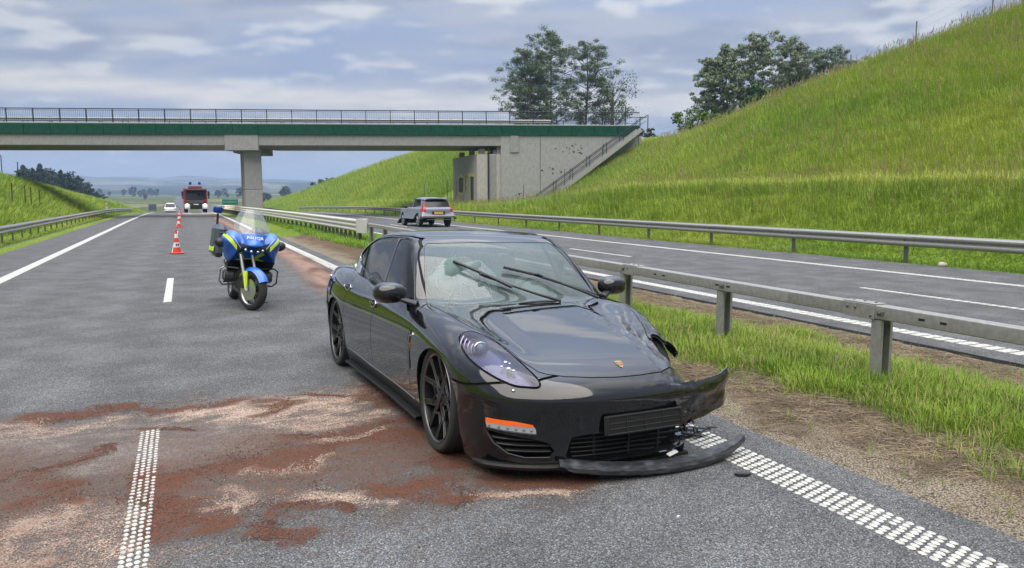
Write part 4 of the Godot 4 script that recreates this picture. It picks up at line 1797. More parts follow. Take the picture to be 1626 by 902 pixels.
	var lens := rest.cut(mk2, -0.002)
	rest = rest.cut(mk2, 0.009, false)
	shell = shell.cut(mask(shell, "top", lamp, lampzone, true), -0.004, false)
	# front bumper
	var bm := PackedFloat32Array()
	bm.resize(rest.v.size())
	for k in rest.v.size():
		var p := rest.v[k]
		var yc := 0.540 + 0.050 * smoothstep(0.45, 0.78, p.z)
		bm[k] = maxf(minf(p.y - yc, 0.752 - p.z), 0.16 - p.z)
	var bumper := rest.cut(bm, -0.016)
	rest = rest.cut(bm, 0.0, false)
	var shell_front := func(p: Vector3, n: Vector3) -> bool: return p.z > 0.5
	# openings of the bumper
	var intake := mirrored_poly([0.0, 0.105, 0.30, 0.105, 0.40, 0.115, 0.435, 0.15, 0.40, 0.255, 0.30, 0.268, 0.0, 0.272])
	var torn := P2([0.40, 0.0, 0.42, 0.24, 0.50, 0.265, 0.585, 0.262, 0.66, 0.275, 0.74, 0.29, 0.82, 0.30, 1.2, 0.33, 1.2, 0.0])
	var corner := P2([-0.835, 0.285, -0.60, 0.248, -0.535, 0.228, -0.50, 0.185, -0.53, 0.150, -0.66, 0.148, -0.735, 0.165, -0.80, 0.215])
	var drl := P2([-0.846, 0.362, -0.72, 0.357, -0.63, 0.340, -0.606, 0.318, -0.598, 0.282, -0.72, 0.293, -0.838, 0.303])
	var lights: Surf
	for poly in [intake, corner, torn]:
		bumper = bumper.cut(mask(bumper, "front", poly, shell_front), 0.0, false)
		shell = shell.cut(mask(shell, "front", poly, shell_front), 0.004, false)
	var dm := mask(bumper, "front", drl, shell_front)
	lights = bumper.cut(dm, -0.001)
	bumper = bumper.cut(dm, 0.001, false)
	shell = shell.cut(mask(shell, "front", drl, shell_front), 0.0, false)
	# the bumper's torn left end
	var tear := PackedFloat32Array()
	tear.resize(bumper.v.size())
	for k in bumper.v.size():
		var p := bumper.v[k]
		tear[k] = p.x - (0.845 + 0.015 * sin(p.y * 34.0) + 0.05 * (p.y - 0.45))
	bumper = bumper.cut(tear, 0.0)
	tear.resize(bumper.v.size())
	for k in bumper.v.size():
		var p := bumper.v[k]
		tear[k] = p.x - (0.775 + 0.02 * sin(p.y * 55.0) + 0.012 * sin(p.z * 90.0) + 0.05 * (p.y - 0.45))
	var frayed := bumper.cut(tear, 0.0, false)
	bumper = bumper.cut(tear, 0.0)
	tear.resize(shell.v.size())
	for k in shell.v.size():
		var p := shell.v[k]
		tear[k] = minf(p.x - 0.50, minf(p.z - 0.20, 0.78 - p.y))
	shell = shell.cut(tear, 0.0, true)
	# rear bumper, boot lid, sills
	bm.resize(rest.v.size())
	for k in rest.v.size():
		var p := rest.v[k]
		bm[k] = maxf(p.y - 0.56, p.z + 3.24)
	var rear_bumper := rest.cut(bm, -G)
	rest = rest.cut(bm, G, false)
	var boot := mirrored_poly([0.0, -2.55, 0.40, -2.57, 0.60, -2.66, 0.61, -2.80, 0.585, -3.30, 0.62, -3.62, 0.66, -3.84, 0.60, -4.2, 0.0, -4.2])
	mk2 = mask(rest, "top", boot, func(p: Vector3, n: Vector3) -> bool: return p.z < -2.5 and p.y > 0.55)
	var tailgate := rest.cut(mk2, -G)
	rest = rest.cut(mk2, G, false)
	bm.resize(rest.v.size())
	for k in rest.v.size():
		var p := rest.v[k]
		bm[k] = maxf(p.y - (0.205 + 0.030 * smoothstep(-1.6, -2.5, p.z)), maxf(p.z - 0.0, -2.92 - p.z))
	var sill := rest.cut(bm, -0.0015)
	rest = rest.cut(bm, 0.0015, false)
	# doors
	var wide := func(p: Vector3, n: Vector3) -> bool: return absf(p.x) > 0.5
	var front_door := P2([-0.575, 0.0, -0.595, 0.45, -0.60, 0.72, -0.655, 0.84, -0.80, 0.885, -1.02, 1.055, -1.27, 1.245, -1.40, 1.306, -1.52, 1.318, -1.67, 1.316, -1.66, 1.2, -1.575, 0.94, -1.60, 0.75, -1.655, 0.45, -1.66, 0.0])
	var rear_door := P2([-1.66, 0.0, -1.655, 0.45, -1.60, 0.75, -1.575, 0.94, -1.66, 1.2, -1.67, 1.316, -2.0, 1.307, -2.30, 1.282, -2.50, 1.220, -2.62, 1.12, -2.60, 0.98, -2.50, 0.80, -2.515, 0.62, -2.555, 0.45, -2.555, 0.0])
	mk2 = mask(rest, "side", front_door, wide)
	var fdoors := rest.cut(mk2, -G)
	rest = rest.cut(mk2, G, false)
	mk2 = mask(rest, "side", rear_door, wide)
	var rdoors := rest.cut(mk2, -G)
	rest = rest.cut(mk2, G, false)
	# front wings: what is left ahead of the doors
	bm.resize(rest.v.size())
	for k in rest.v.size():
		var p := rest.v[k]
		bm[k] = maxf(-p.z - 0.64, p.y - 0.9)
	var wings := rest.cut(bm, 0.0)
	rest = rest.cut(bm, 0.0, false)
	# the left one is torn off ahead of the wheel
	tear.resize(wings.v.size())
	for k in wings.v.size():
		var p := wings.v[k]
		tear[k] = minf(p.x - 0.2, p.z - (0.22 + 0.03 * sin(p.y * 40.0)))
	wings = wings.cut(tear, 0.0)

	var inner := shell.offset(-0.016)
	var sh := part("inner_shell", crashed(inner).mb(), black, car)
	sh.rotation.z = SALOON_ROLL
	var half := func(s: Surf, right: bool) -> Surf:
		var mm := PackedFloat32Array()
		mm.resize(s.v.size())
		for k in s.v.size():
			mm[k] = s.v[k].x
		return s.cut(mm, 0.0, right)
	car_panel("roof_and_rear_wings", rest, paint, car)
	var bn := car_panel("bonnet", bonnet, paint, car, 0.018, "black bonnet crumpled at its front left corner")
	for s in [[true, "undamaged front wing"], [false, "crushed front wing"]]:
		car_panel("front_wing", half.call(wings, s[0]), paint, car, 0.018, s[1])
		car_panel("side_sill", half.call(sill, s[0]), dirty, car, 0.014)
		var fd := car_panel("front_door", half.call(fdoors, s[0]), paint, car)
		var rd := car_panel("rear_door", half.call(rdoors, s[0]), paint, car)
		for g in [["front", fd], ["rear", rd]]:
			part("window", half.call(glass[g[0]], s[0]).offset(-0.004).mb(), tinted, g[1])
		var sx := -1.0 if s[0] else 1.0
		for g in [[-1.615, 0.755, fd], [-2.50, 0.800, rd]]:
			handle(Vector3(sx, g[1], g[0]), sx, g[2], chrome, gloss)
	var fb := car_panel("front_bumper", bumper, paint, car, 0.010, "cracked front bumper torn loose at its left end")
	var fe := part("frayed_edge", crashed(frayed).mb(0.010), mat("scuffed_paint", lin(0.13, 0.145, 0.17), 0.45), fb, "scuffed pale torn edge of the bumper")
	car_panel("rear_bumper", rear_bumper, paint, car)
	var tg := car_panel("tailgate", tailgate, paint, car)
	part("rear_window", glass["back"].offset(-0.004).mb(), tinted, tg)
	var ws := body_part("windscreen", glass["wind"].offset(-0.003).mb(), wind, car, "cracked windscreen")
	# window frames: a dark line round the side glass
	for s in [-1.0, 1.0]:
		var ring := []
		for q in [[-0.825, 0.858], [-1.177, 0.889], [-1.555, 0.933], [-2.10, 0.952], [-2.42, 0.980], [-2.62, 1.016], [-2.745, 1.062], [-2.762, 1.098], [-2.69, 1.146], [-2.55, 1.204], [-2.37, 1.257], [-2.0, 1.293], [-1.70, 1.302], [-1.52, 1.302], [-1.415, 1.29], [-1.29, 1.230], [-1.05, 1.048], [-0.825, 0.858]]:
			ring.append(Vector3(s * 1.2, q[1], q[0]))
		body_part("window_trim", body_strip(ring, Vector3(-s, 0, 0), 0.0065, 0.001), gloss, car)
	# cowl between bonnet and glass
	var cowl := MB.new()
	var rr := [[], [], []]
	for k in 21:
		var x := lerpf(-0.73, 0.73, k / 20.0)
		var zc := -0.45 - 0.37 * pow(absf(x) / 0.73, 1.7) * 0.75
		var y := saloon_y(x, zc)
		rr[0].append(Vector3(x, y - 0.022, zc + 0.03))
		rr[1].append(Vector3(x, y - 0.016, zc - 0.015))
		rr[2].append(Vector3(x, y - 0.004, zc - 0.06))
	cowl.sheet(rr)
	body_part("windscreen_cowl", cowl, trim, car)
	saloon_front(car, fb, lens, lights, trim, black, gloss, chrome)
	saloon_inside(car, trim, black)
	# wipers, lifted off the glass
	wiper(car, [v3(0.26, 0.868, -0.505), v3(0.10, 0.915, -0.585), v3(-0.10, 0.985, -0.70), v3(-0.27, 1.045, -0.79)], [v3(-0.45, 1.150, -0.965), v3(-0.27, 1.065, -0.80), v3(-0.095, 0.972, -0.645)], trim, gloss)
	wiper(car, [v3(0.635, 0.872, -0.575), v3(0.50, 0.93, -0.64), v3(0.34, 0.99, -0.72), v3(0.20, 1.035, -0.775)], [v3(-0.075, 1.105, -0.845), v3(0.16, 1.050, -0.79), v3(0.42, 0.965, -0.69), v3(0.63, 0.895, -0.60)], trim, gloss)
	var third := MB.new()
	third.tube([v3(-0.10, 0.862, -0.50), v3(0.05, 0.869, -0.50), v3(0.22, 0.866, -0.51)], 0.007, 6)
	body_part("wiper_link", third, trim, car)
	# mirrors
	for s in [-1.0, 1.0]:
		door_mirror(car, s, paint, trim)
	# wheels; the front pair turned a touch
	for w in [[-0.917, 0.0, 0.30, 0.352], [0.80, -0.12, 0.9, 0.335], [-0.920, -2.92, 0.62, 0.352], [0.920, -2.92, 0.1, 0.352]]:
		sports_wheel("wheel", car, Vector3(w[0], w[3], w[1]), signf(w[0]), -0.02 if w[1] > -0.1 else 0.0, w[2])
	# sill blades
	for s in [-1.0, 1.0]:
		var bl := MB.new()
		var rows := []
		for k in 25:
			var t := k / 24.0
			var z := lerpf(-0.42, -2.50, t)
			var x := cW.at(z) - 0.055
			var lift := 0.012 * smoothstep(0.75, 1.0, t)
			rows.append([v3(s * (x - 0.03), 0.105 + lift, z), v3(s * (x + 0.035), 0.098 + lift, z), v3(s * (x + 0.045), 0.088 + lift, z), v3(s * (x + 0.040), 0.074 + lift, z), v3(s * (x - 0.05), 0.066 + lift, z)])
		var one := MB.new()
		one.sheet(rows)
		one = one.smooth(30.0)
		body_part("sill_blade", one, mat("sill_gloss", lin(0.012, 0.012, 0.013), 0.16), car)
		var line := MB.new()
		var pts := []
		for k in 19:
			var t := k / 18.0
			var z := lerpf(-0.50, -2.46, t)
			pts.append(v3(s * 1.2, 0.205 + 0.030 * smoothstep(-1.6, -2.5, z), z))
		body_part("sill_trim_line", body_strip(pts, Vector3(-s, 0, 0), 0.0035, 0.001), chrome, car)
		# vent behind the front wheel with its bright badge strip and the crest below
		body_part("wing_vent", body_strip([v3(s * 1.2, 0.70, -0.548), v3(s * 1.2, 0.64, -0.542), v3(s * 1.2, 0.56, -0.540), v3(s * 1.2, 0.48, -0.543), v3(s * 1.2, 0.42, -0.550)], v3(-s, 0, 0), 0.011, -0.004), trim, car)
		body_part("vent_strip", body_strip([v3(s * 1.2, 0.655, -0.556), v3(s * 1.2, 0.668, -0.52), v3(s * 1.2, 0.680, -0.487)], v3(-s, 0, 0), 0.0085, 0.0), chrome, car)
		crest(car, on_body(v3(s * 1.2, 0.575, -0.545), v3(-s, 0, 0)), v3(s, 0, 0), 0.062)
	var hb := on_body(v3(0.0, 0.9, 0.735), v3(0, -1, 0))
	crest(bn, hb, body_normal(hb), 0.060)
	return car

func saloon_y(x: float, z: float) -> float:
	var p := v3(x, 1.3, z)
	for k in 80:
		var d := saloon_field(p)
		if absf(d) < 0.0005:
			break
		p.y -= d * 0.7
	return p.y

# an outline (z, y) laid on the car's side
func flat_on_side(poly: PackedVector2Array, s: float, low: float, high: float) -> MB:
	var m := MB.new()
	var c := Vector2.ZERO
	for q in poly:
		c += q / poly.size()
	var h := on_body(v3(s * 1.2, c.y, c.x), v3(-s, 0, 0))
	var n := body_normal(h)
	var zf := (Vector3(0, 0, 1) - n * n.z).normalized()
	var yf := n.cross(zf).normalized()
	if yf.y < 0:
		yf = -yf
	var o := PackedVector2Array()
	for q in poly:
		o.append(q - c)
	m.prism(o, low, high, Transform3D(Basis(zf, yf, n), h))
	return m

func handle(at: Vector3, s: float, door: Node3D, chrome: Material, gloss: Material) -> void:
	var h := on_body(v3(s * 1.2, at.y, at.z), v3(-s, 0, 0))
	var n := body_normal(h)
	var zf := (Vector3(0, 0, 1) - n * n.z).normalized()
	var yf := n.cross(zf).normalized() * signf(n.cross(zf).y)
	var cup := MB.new()
	cup.ball(h - n * 0.004, v3(0.060, 0.030, 0.008), Basis(zf, yf, n), 8, 16)
	part("handle_cup", cup, gloss, door)
	var ring := MB.new()
	var pts := []
	for k in 25:
		var a := TAU * k / 24
		pts.append(h + zf * 0.062 * cos(a) + yf * 0.031 * sin(a) + n * 0.004)
	ring.tube(pts, 0.0050, 6, false)
	part("handle_ring", ring, chrome, door)
	var bar := MB.new()
	bar.tube([h - zf * 0.075 + n * 0.004, h - zf * 0.06 + n * 0.016, h + n * 0.020, h + zf * 0.06 + n * 0.014], [0.006, 0.012, 0.013, 0.008], 8, true, 0.8)
	part("handle_grip", bar, gloss, door)

# a small gilt shield
func crest(parent: Node3D, at: Vector3, n: Vector3, size: float) -> void:
	var up := (Vector3.UP - n * n.y)
	if absf(n.y) > 0.8:
		up = (Vector3(0, 0, -1) + n * n.z)
	up = up.normalized()
	var rt := up.cross(n).normalized()
	var t := Transform3D(Basis(rt, up, n), at)
	var shield := P2([-0.40, 0.5, 0.0, 0.56, 0.40, 0.5, 0.42, 0.1, 0.30, -0.3, 0.0, -0.62, -0.30, -0.3, -0.42, 0.1])
	var o := PackedVector2Array()
	var q := PackedVector2Array()
	for p in shield:
		o.append(p * size)
		q.append(p * size * 0.84)
	var a := MB.new()
	a.prism(o, 0.0, 0.0035, t)
	var base := part("crest", a, mat("crest_gilt", lin(0.45, 0.34, 0.14), 0.3, 0.9), parent)
	if not parent is MeshInstance3D:
		base.rotation.z = SALOON_ROLL
	var fields := MB.new()
	for s in [[-0.20, 0.22], [0.20, -0.14]]:
		var f := PackedVector2Array()
		for p in [Vector2(-0.15, 0.14), Vector2(0.15, 0.14), Vector2(0.15, -0.16), Vector2(-0.15, -0.16)]:
			f.append((p + Vector2(s[0], s[1])) * size)
		fields.prism(f, 0.003, 0.0042, t)
	var dark := MB.new()
	for s in [[0.20, 0.25], [-0.18, -0.10]]:
		for k in 2:
			var f := PackedVector2Array()
			for p in [Vector2(-0.15, 0.05), Vector2(0.15, 0.05), Vector2(0.15, -0.02), Vector2(-0.15, -0.02)]:
				f.append((p + Vector2(s[0], s[1] - 0.15 * k)) * size)
			dark.prism(f, 0.003, 0.0042, t)
	var b := MB.new()
	b.prism(P2([-0.12 * size, 0.13 * size, 0.12 * size, 0.13 * size, 0.10 * size, -0.06 * size, 0.0, -0.17 * size, -0.10 * size, -0.06 * size]), 0.003, 0.0048, t)
	if parent is MeshInstance3D:   # stays within thing > part > sub-part
		a.append(b, Transform3D())
		base.mesh = a.mesh()
		part("crest_field", fields, mat("crest_red", lin(0.35, 0.03, 0.02), 0.4), parent)
		part("crest_bar", dark, mat("gloss_black", Color.BLACK), parent)
	else:
		part("crest_field", fields, mat("crest_red", lin(0.35, 0.03, 0.02), 0.4), base)
		part("crest_bar", dark, mat("gloss_black", Color.BLACK), base)
		part("crest_shield", b, mat("crest_gilt", Color.BLACK), base)

func saloon_front(car: Node3D, bumper: Node3D, lens: Surf, lights: Surf, trim: Material, black: Material, gloss: Material, chrome: Material) -> void:
	# headlamp: only the right one is left whole
	var mm := PackedFloat32Array()
	mm.resize(lens.v.size())
	for k in lens.v.size():
		mm[k] = lens.v[k].x
	var right := lens.cut(mm, 0.0)
	var root := Node3D.new()
	root.name = "headlight"
	car.add_child(root, true)
	root.rotation.z = SALOON_ROLL
	var clear := mat("lamp_lens", Color(0.20, 0.20, 0.36, 0.12), 0.02)
	clear.transparency = BaseMaterial3D.TRANSPARENCY_ALPHA
	part("lens", right.offset(0.001).mb(), clear, root)
	var bowl := right.offset(-0.055)
	part("reflector_housing", bowl.mb(), mat("lamp_housing", lin(0.055, 0.055, 0.11), 0.28, 0.7), root)
	var wall := MB.new()
	for e in range(0, right.edge.size(), 2):
		var a := right.edge[e]
		var b := right.edge[e + 1]
		wall.quad(right.v[a] - right.n[a] * 0.001, right.v[b] - right.n[b] * 0.001, right.v[b] - right.n[b] * 0.056, right.v[a] - right.n[a] * 0.056)
	part("lamp_rim", wall.smooth(50.0), mat("lamp_rim", lin(0.02, 0.02, 0.035), 0.25), root)
	# projector with stepped rings behind it
	var c := on_body(v3(-0.765, 0.95, 0.345), v3(0, -1, 0)) - v3(-0.25, 0.75, 0.45).normalized() * 0.045
	var ax := v3(-0.12, 0.30, 1.0).normalized()
	var xx := ax.cross(Vector3.RIGHT).normalized()
	var fr := Basis(xx, ax, xx.cross(ax))
	var drum := MB.new()
	drum.lathe([Vector2(0.052, -0.10), Vector2(0.050, 0.012), Vector2(0.044, 0.018), Vector2(0.040, 0.012)], 32, c, fr)
	part("projector_ring", drum, mat("lamp_chrome", lin(0.45, 0.45, 0.55), 0.18, 1.0), root)
	var eye := MB.new()
	eye.lathe([Vector2(0.040, 0.010), Vector2(0.034, 0.022), Vector2(0.022, 0.031), Vector2(0.010, 0.035), Vector2(0, 0.036)], 32, c, fr, 60.0)
	part("projector_lens", eye, mat("projector_glass", lin(0.02, 0.03, 0.07), 0.04), root)
	var rings := MB.new()
	for k in 4:
		var r := 0.062 + 0.013 * k
		var cc := c - ax * (0.012 + 0.017 * k) + v3(-0.004, 0.010, -0.004) * k
		rings.lathe([Vector2(r, -0.02), Vector2(r, 0.0), Vector2(r - 0.007, 0.003), Vector2(r - 0.007, -0.02)], 36, cc, fr, 20.0, PI * 0.9, PI * 1.75)
	part("reflector_steps", rings, mat("lamp_steps", lin(0.24, 0.21, 0.34), 0.25, 0.8), root)
	var beads := MB.new()
	for q in [[-0.685, 0.545, 0.020], [-0.665, 0.565, 0.012], [-0.690, 0.60, 0.022], [-0.668, 0.625, 0.016], [-0.72, 0.565, 0.014]]:
		var h := on_body(v3(q[0], 0.95, q[1]), v3(0, -1, 0))
		var n := body_normal(h)
		beads.ball(h - n * 0.028, v3(q[2], q[2] * 0.6, q[2]), Basis(), 8, 12)
	part("high_beam_bulbs", beads, mat("lamp_chrome", Color.WHITE), root)
	# washer jet and bright edge under the lamp
	var jet := MB.new()
	var jp := on_body(v3(-0.80, 0.535, 0.95), v3(0.35, 0, -0.94))
	jet.ball(jp, v3(0.012, 0.009, 0.012), Basis(), 8, 10)
	part("washer_jet", jet, chrome, bumper)
	# indicator above, white lamps below
	var lm := PackedFloat32Array()
	lm.resize(lights.v.size())
	for k in lights.v.size():
		lm[k] = lights.v[k].y - (0.327 + 0.085 * (lights.v[k].x + 0.72) * -0.28)
	var amber := mat("indicator_amber", lin(0.62, 0.17, 0.03), 0.18)
	amber.emission_enabled = true
	amber.emission = Color(1.0, 0.32, 0.06)
	amber.emission_energy_multiplier = 0.12
	part("indicator_light", lights.cut(lm, 0.0, false).offset(0.001).mb(0.03), amber, bumper)
	part("daytime_running_light", lights.cut(lm, 0.0).offset(0.001).mb(0.03), mat("drl_clear", lin(0.50, 0.53, 0.56), 0.15, 0.3), bumper)
	var ribs := MB.new()
	var cells := MB.new()
	for k in 22:
		var x := lerpf(-0.835, -0.625, k / 21.0)
		var t := k / 21.0
		var p0 := on_body(v3(x, lerpf(0.334, 0.322, t), 1.1), v3(0, 0, -1))
		var p1 := on_body(v3(x, lerpf(0.358, 0.338, t), 1.1), v3(0, 0, -1))
		ribs.tube([p0 + v3(0, 0, 0.003), p1 + v3(0, 0, 0.003)], 0.0028, 5)
		if k % 4 == 1:
			var pc := on_body(v3(x, lerpf(0.318, 0.302, t), 1.1), v3(0, 0, -1))
			cells.ball(pc - v3(0, 0, 0.001), v3(0.012, 0.009, 0.006), Basis(), 6, 10)
	part("indicator_ribs", ribs, amber, bumper)
	part("running_light_cells", cells, mat("drl_cells", lin(0.18, 0.20, 0.24), 0.1), bumper)
	# frame line over the lights
	var lid := MB.new()
	var lp := []
	for k in 9:
		var x := lerpf(-0.838, -0.60, k / 8.0)
		lp.append(on_body(v3(x, lerpf(0.298, 0.277, k / 8.0), 1.1), v3(0, 0, -1)) + v3(0, 0, 0.002))
	lid.tube(lp, 0.005, 6)
	part("light_ledge", lid, gloss, bumper)
	# corner intake: recess with three slats
	var recess := MB.new()
	var rows := [[], []]
	for k in 13:
		var x := lerpf(-0.80, -0.46, k / 12.0)
		var z := cNose.at(absf(x)) - 0.15
		rows[0].append(v3(x, 0.08, z))
		rows[1].append(v3(x, 0.40, z))
	recess.sheet(rows)
	part("corner_intake_back", recess, black, bumper)
	for j in 3:
		var sl := MB.new()
		var y := 0.243 - 0.034 * j
		var ra := []
		for k in 9:
			var x := lerpf(-0.82 + 0.028 * j, -0.515, k / 8.0)
			var z := on_body(v3(x, y, 1.1), v3(0, 0, -1)).z - 0.016
			var xx2 := x
			ra.append([v3(xx2, y - 0.004, z - 0.03), v3(xx2, y - 0.006, z), v3(xx2, y + 0.001, z + 0.004), v3(xx2, y + 0.005, z), v3(xx2, y + 0.010, z - 0.03)])
		var sm := MB.new()
		sm.sheet(ra)
		part("intake_slat", sm.smooth(40.0), trim, bumper)
	var brim := MB.new()
	var bp := []
	for q in [[-0.842, 0.288], [-0.81, 0.215], [-0.745, 0.160], [-0.66, 0.142], [-0.53, 0.144]]:
		bp.append(on_body(v3(q[0], q[1], 1.1), v3(0, 0, -1)) + v3(0, 0, 0.002))
	brim.tube(bp, 0.0055, 6)
	part("intake_rim", brim, gloss, bumper)
	# central intake
	var mid := MB.new()
	mid.box(v3(-0.01, 0.185, 0.70), v3(0.94, 0.22, 0.02))
	mid.box(v3(-0.01, 0.065, 0.775), v3(0.90, 0.02, 0.20))
	part("radiator", mid, black, bumper)
	for j in 5:
		var sl := MB.new()
		var y := 0.238 - 0.026 * j
		var pts := []
		for k in 11:
			var x := lerpf(-0.395 + 0.02 * absf(j - 2.0) * 0.3, 0.385 - 0.05 * j, k / 10.0)
			pts.append(v3(x, y + 0.006 * sin(x * 7.0 + j) * float(x > 0.1), cNose.at(absf(x)) - 0.065))
		sl.tube(pts, 0.0062, 6, true, 0.6)
		part("grille_slat", sl, trim, bumper)
	var gb := MB.new()
	for x in [-0.24, 0.0, 0.22]:
		gb.box(v3(x, 0.186, cNose.at(absf(x)) - 0.078), v3(0.012, 0.15, 0.014))
	part("grille_uprights", gb, trim, bumper)
	# number plate carrier, empty
	var pl := MB.new()
	var tilt := Basis(Vector3.RIGHT, -0.10) * Basis(Vector3(0, 0, 1), 0.02)
	pl.bbox(v3(0.065, 0.322, 0.925), v3(0.56, 0.118, 0.016), 0.006, tilt)
	var carrier := part("number_plate_carrier", pl, mat("carrier_black", lin(0.007, 0.007, 0.0075), 0.75), bumper)
	var fr2 := MB.new()
	for q in [[0.0, 0.052, 0.53, 0.008], [0.0, -0.052, 0.53, 0.010], [0.0, 0.012, 0.50, 0.004], [0.0, -0.020, 0.50, 0.004]]:
		fr2.bbox(v3(0.065, 0.322, 0.925) + tilt * v3(q[0], q[1], 0.010), v3(q[2], q[3], 0.008), 0.002, tilt)
	for x in [-0.262, -0.13, 0.0, 0.13, 0.262]:
		fr2.bbox(v3(0.065, 0.322, 0.925) + tilt * v3(x, 0, 0.010), v3(0.007, 0.10, 0.007), 0.002, tilt)
	part("carrier_ribs", fr2, trim, bumper)
	# torn insides hanging at the left end of the intake
	var rng := RandomNumberGenerator.new()
	rng.seed = 5
	var bits := MB.new()
	for k in 16:
		var p := v3(rng.randf_range(0.36, 0.52), rng.randf_range(0.09, 0.25), rng.randf_range(0.74, 0.90))
		var q := p + v3(rng.randf_range(-0.02, 0.14), rng.randf_range(-0.05, 0.05), rng.randf_range(-0.06, 0.04))
		bits.tube([p, (p + q) / 2 + v3(0, rng.randf_range(-0.02, 0.03), 0), q], [rng.randf_range(0.004, 0.012), 0.009, 0.003], 5)
		if k % 3 == 0:
			bits.bbox(p, v3(rng.randf_range(0.02, 0.07), rng.randf_range(0.02, 0.05), 0.012), 0.003, Basis.from_euler(v3(rng.randf() * 2, rng.randf() * 2, rng.randf() * 2)))
	part("torn_brackets", bits, trim, bumper)
	var scrap := MB.new()
	scrap.bbox(v3(0.30, 0.088, 0.90), v3(0.085, 0.010, 0.03), 0.003, Basis.from_euler(v3(0.3, 0.3, 0.15)))
	part("white_plastic_scrap", scrap, mat("scrap_white", lin(0.6, 0.6, 0.6), 0.5), bumper)
	var beam := MB.new()
	beam.bbox(v3(-0.10, 0.42, 0.66), v3(1.05, 0.14, 0.07), 0.02)
	beam.bbox(v3(-0.05, 0.33, 0.35), v3(0.9, 0.36, 0.30), 0.03)
	body_part("crash_beam", beam, black, car)
	# chin under the right half
	var chin := MB.new()
	var ch := []
	for k in 15:
		var x := lerpf(-0.90, -0.42, k / 14.0)
		var z := on_body(v3(x, 0.075, 1.2), v3(0.45 * -signf(x) * 0.6, 0, -0.95)).z
		z = cNose.at(absf(x)) - 0.03 - 0.02 * float(k == 0)
		ch.append([v3(x, 0.105, z - 0.015), v3(x, 0.100, z + 0.010), v3(x, 0.088, z + 0.022), v3(x, 0.072, z + 0.018), v3(x, 0.055, z - 0.04)])
	chin.sheet(ch)
	part("chin_spoiler", chin.smooth(35.0), mat("sill_gloss", Color.BLACK), bumper)
	# the loose lip: one long scuffed blade lying in front of the left half
	var path := [v3(-0.50, 0.128, 0.905), v3(-0.40, 0.112, 0.935), v3(-0.20, 0.085, 0.975), v3(0.05, 0.066, 1.0), v3(0.30, 0.058, 1.005), v3(0.50, 0.062, 0.985), v3(0.66, 0.078, 0.955), v3(0.79, 0.102, 0.915), v3(0.865, 0.125, 0.88)]
	var cv := Curve3D.new()
	for k in path.size():
		var t: Vector3 = (path[mini(k + 1, path.size() - 1)] - path[maxi(k - 1, 0)]) / 6.0
		cv.add_point(path[k], -t, t)
	var len := cv.get_baked_length()
	var lr := []
	for k in 49:
		var p := cv.sample_baked(len * k / 48.0)
		var q := cv.sample_baked(minf(len, len * k / 48.0 + 0.01)) - cv.sample_baked(maxf(0, len * k / 48.0 - 0.01))
		var out := q.cross(Vector3.UP).normalized()
		if out.z < 0:
			out = -out
		var e := smoothstep(0.0, 0.06, k / 48.0) * (1.0 - 0.85 * smoothstep(0.80, 1.0, k / 48.0))
		var rg := 0.003 * sin(k * 2.3) + 0.002 * sin(k * 5.1)
		lr.append([p - out * 0.085 * e + v3(0, -0.004, 0), p - out * 0.08 * e + v3(0, 0.010, 0), p - out * 0.01 + v3(0, 0.020 + rg, 0), p + out * 0.018 + v3(0, 0.012 + rg, 0), p + out * (0.030 + rg) + v3(0, -0.012, 0), p + out * 0.024 + v3(0, -0.040 * (0.4 + 0.6 * e), 0), p - out * 0.03 + v3(0, -0.042 * (0.4 + 0.6 * e), 0), p - out * 0.085 * e + v3(0, -0.016, 0)])
	var lp2 := MB.new()
	lp2.sheet(lr, true)
	lp2 = lp2.smooth(32.0)
	var scuff := mat("scuffed_plastic", lin(0.030, 0.031, 0.033), 0.42)
	scuff.albedo_texture = noise_tex(31, 512, 0.012, 5, Color(0.45, 0.45, 0.46), Color(0.9, 0.9, 0.9), 0.3, 0.85)
	scuff.albedo_color = lin(0.10, 0.105, 0.115)
	triplanar(scuff, 2.2, false)
	scuff.uv1_scale = v3(1.2, 7.0, 1.2)
	body_part("loose_front_lip", lp2, scuff, car, "scuffed black front lip hanging loose on the ground")

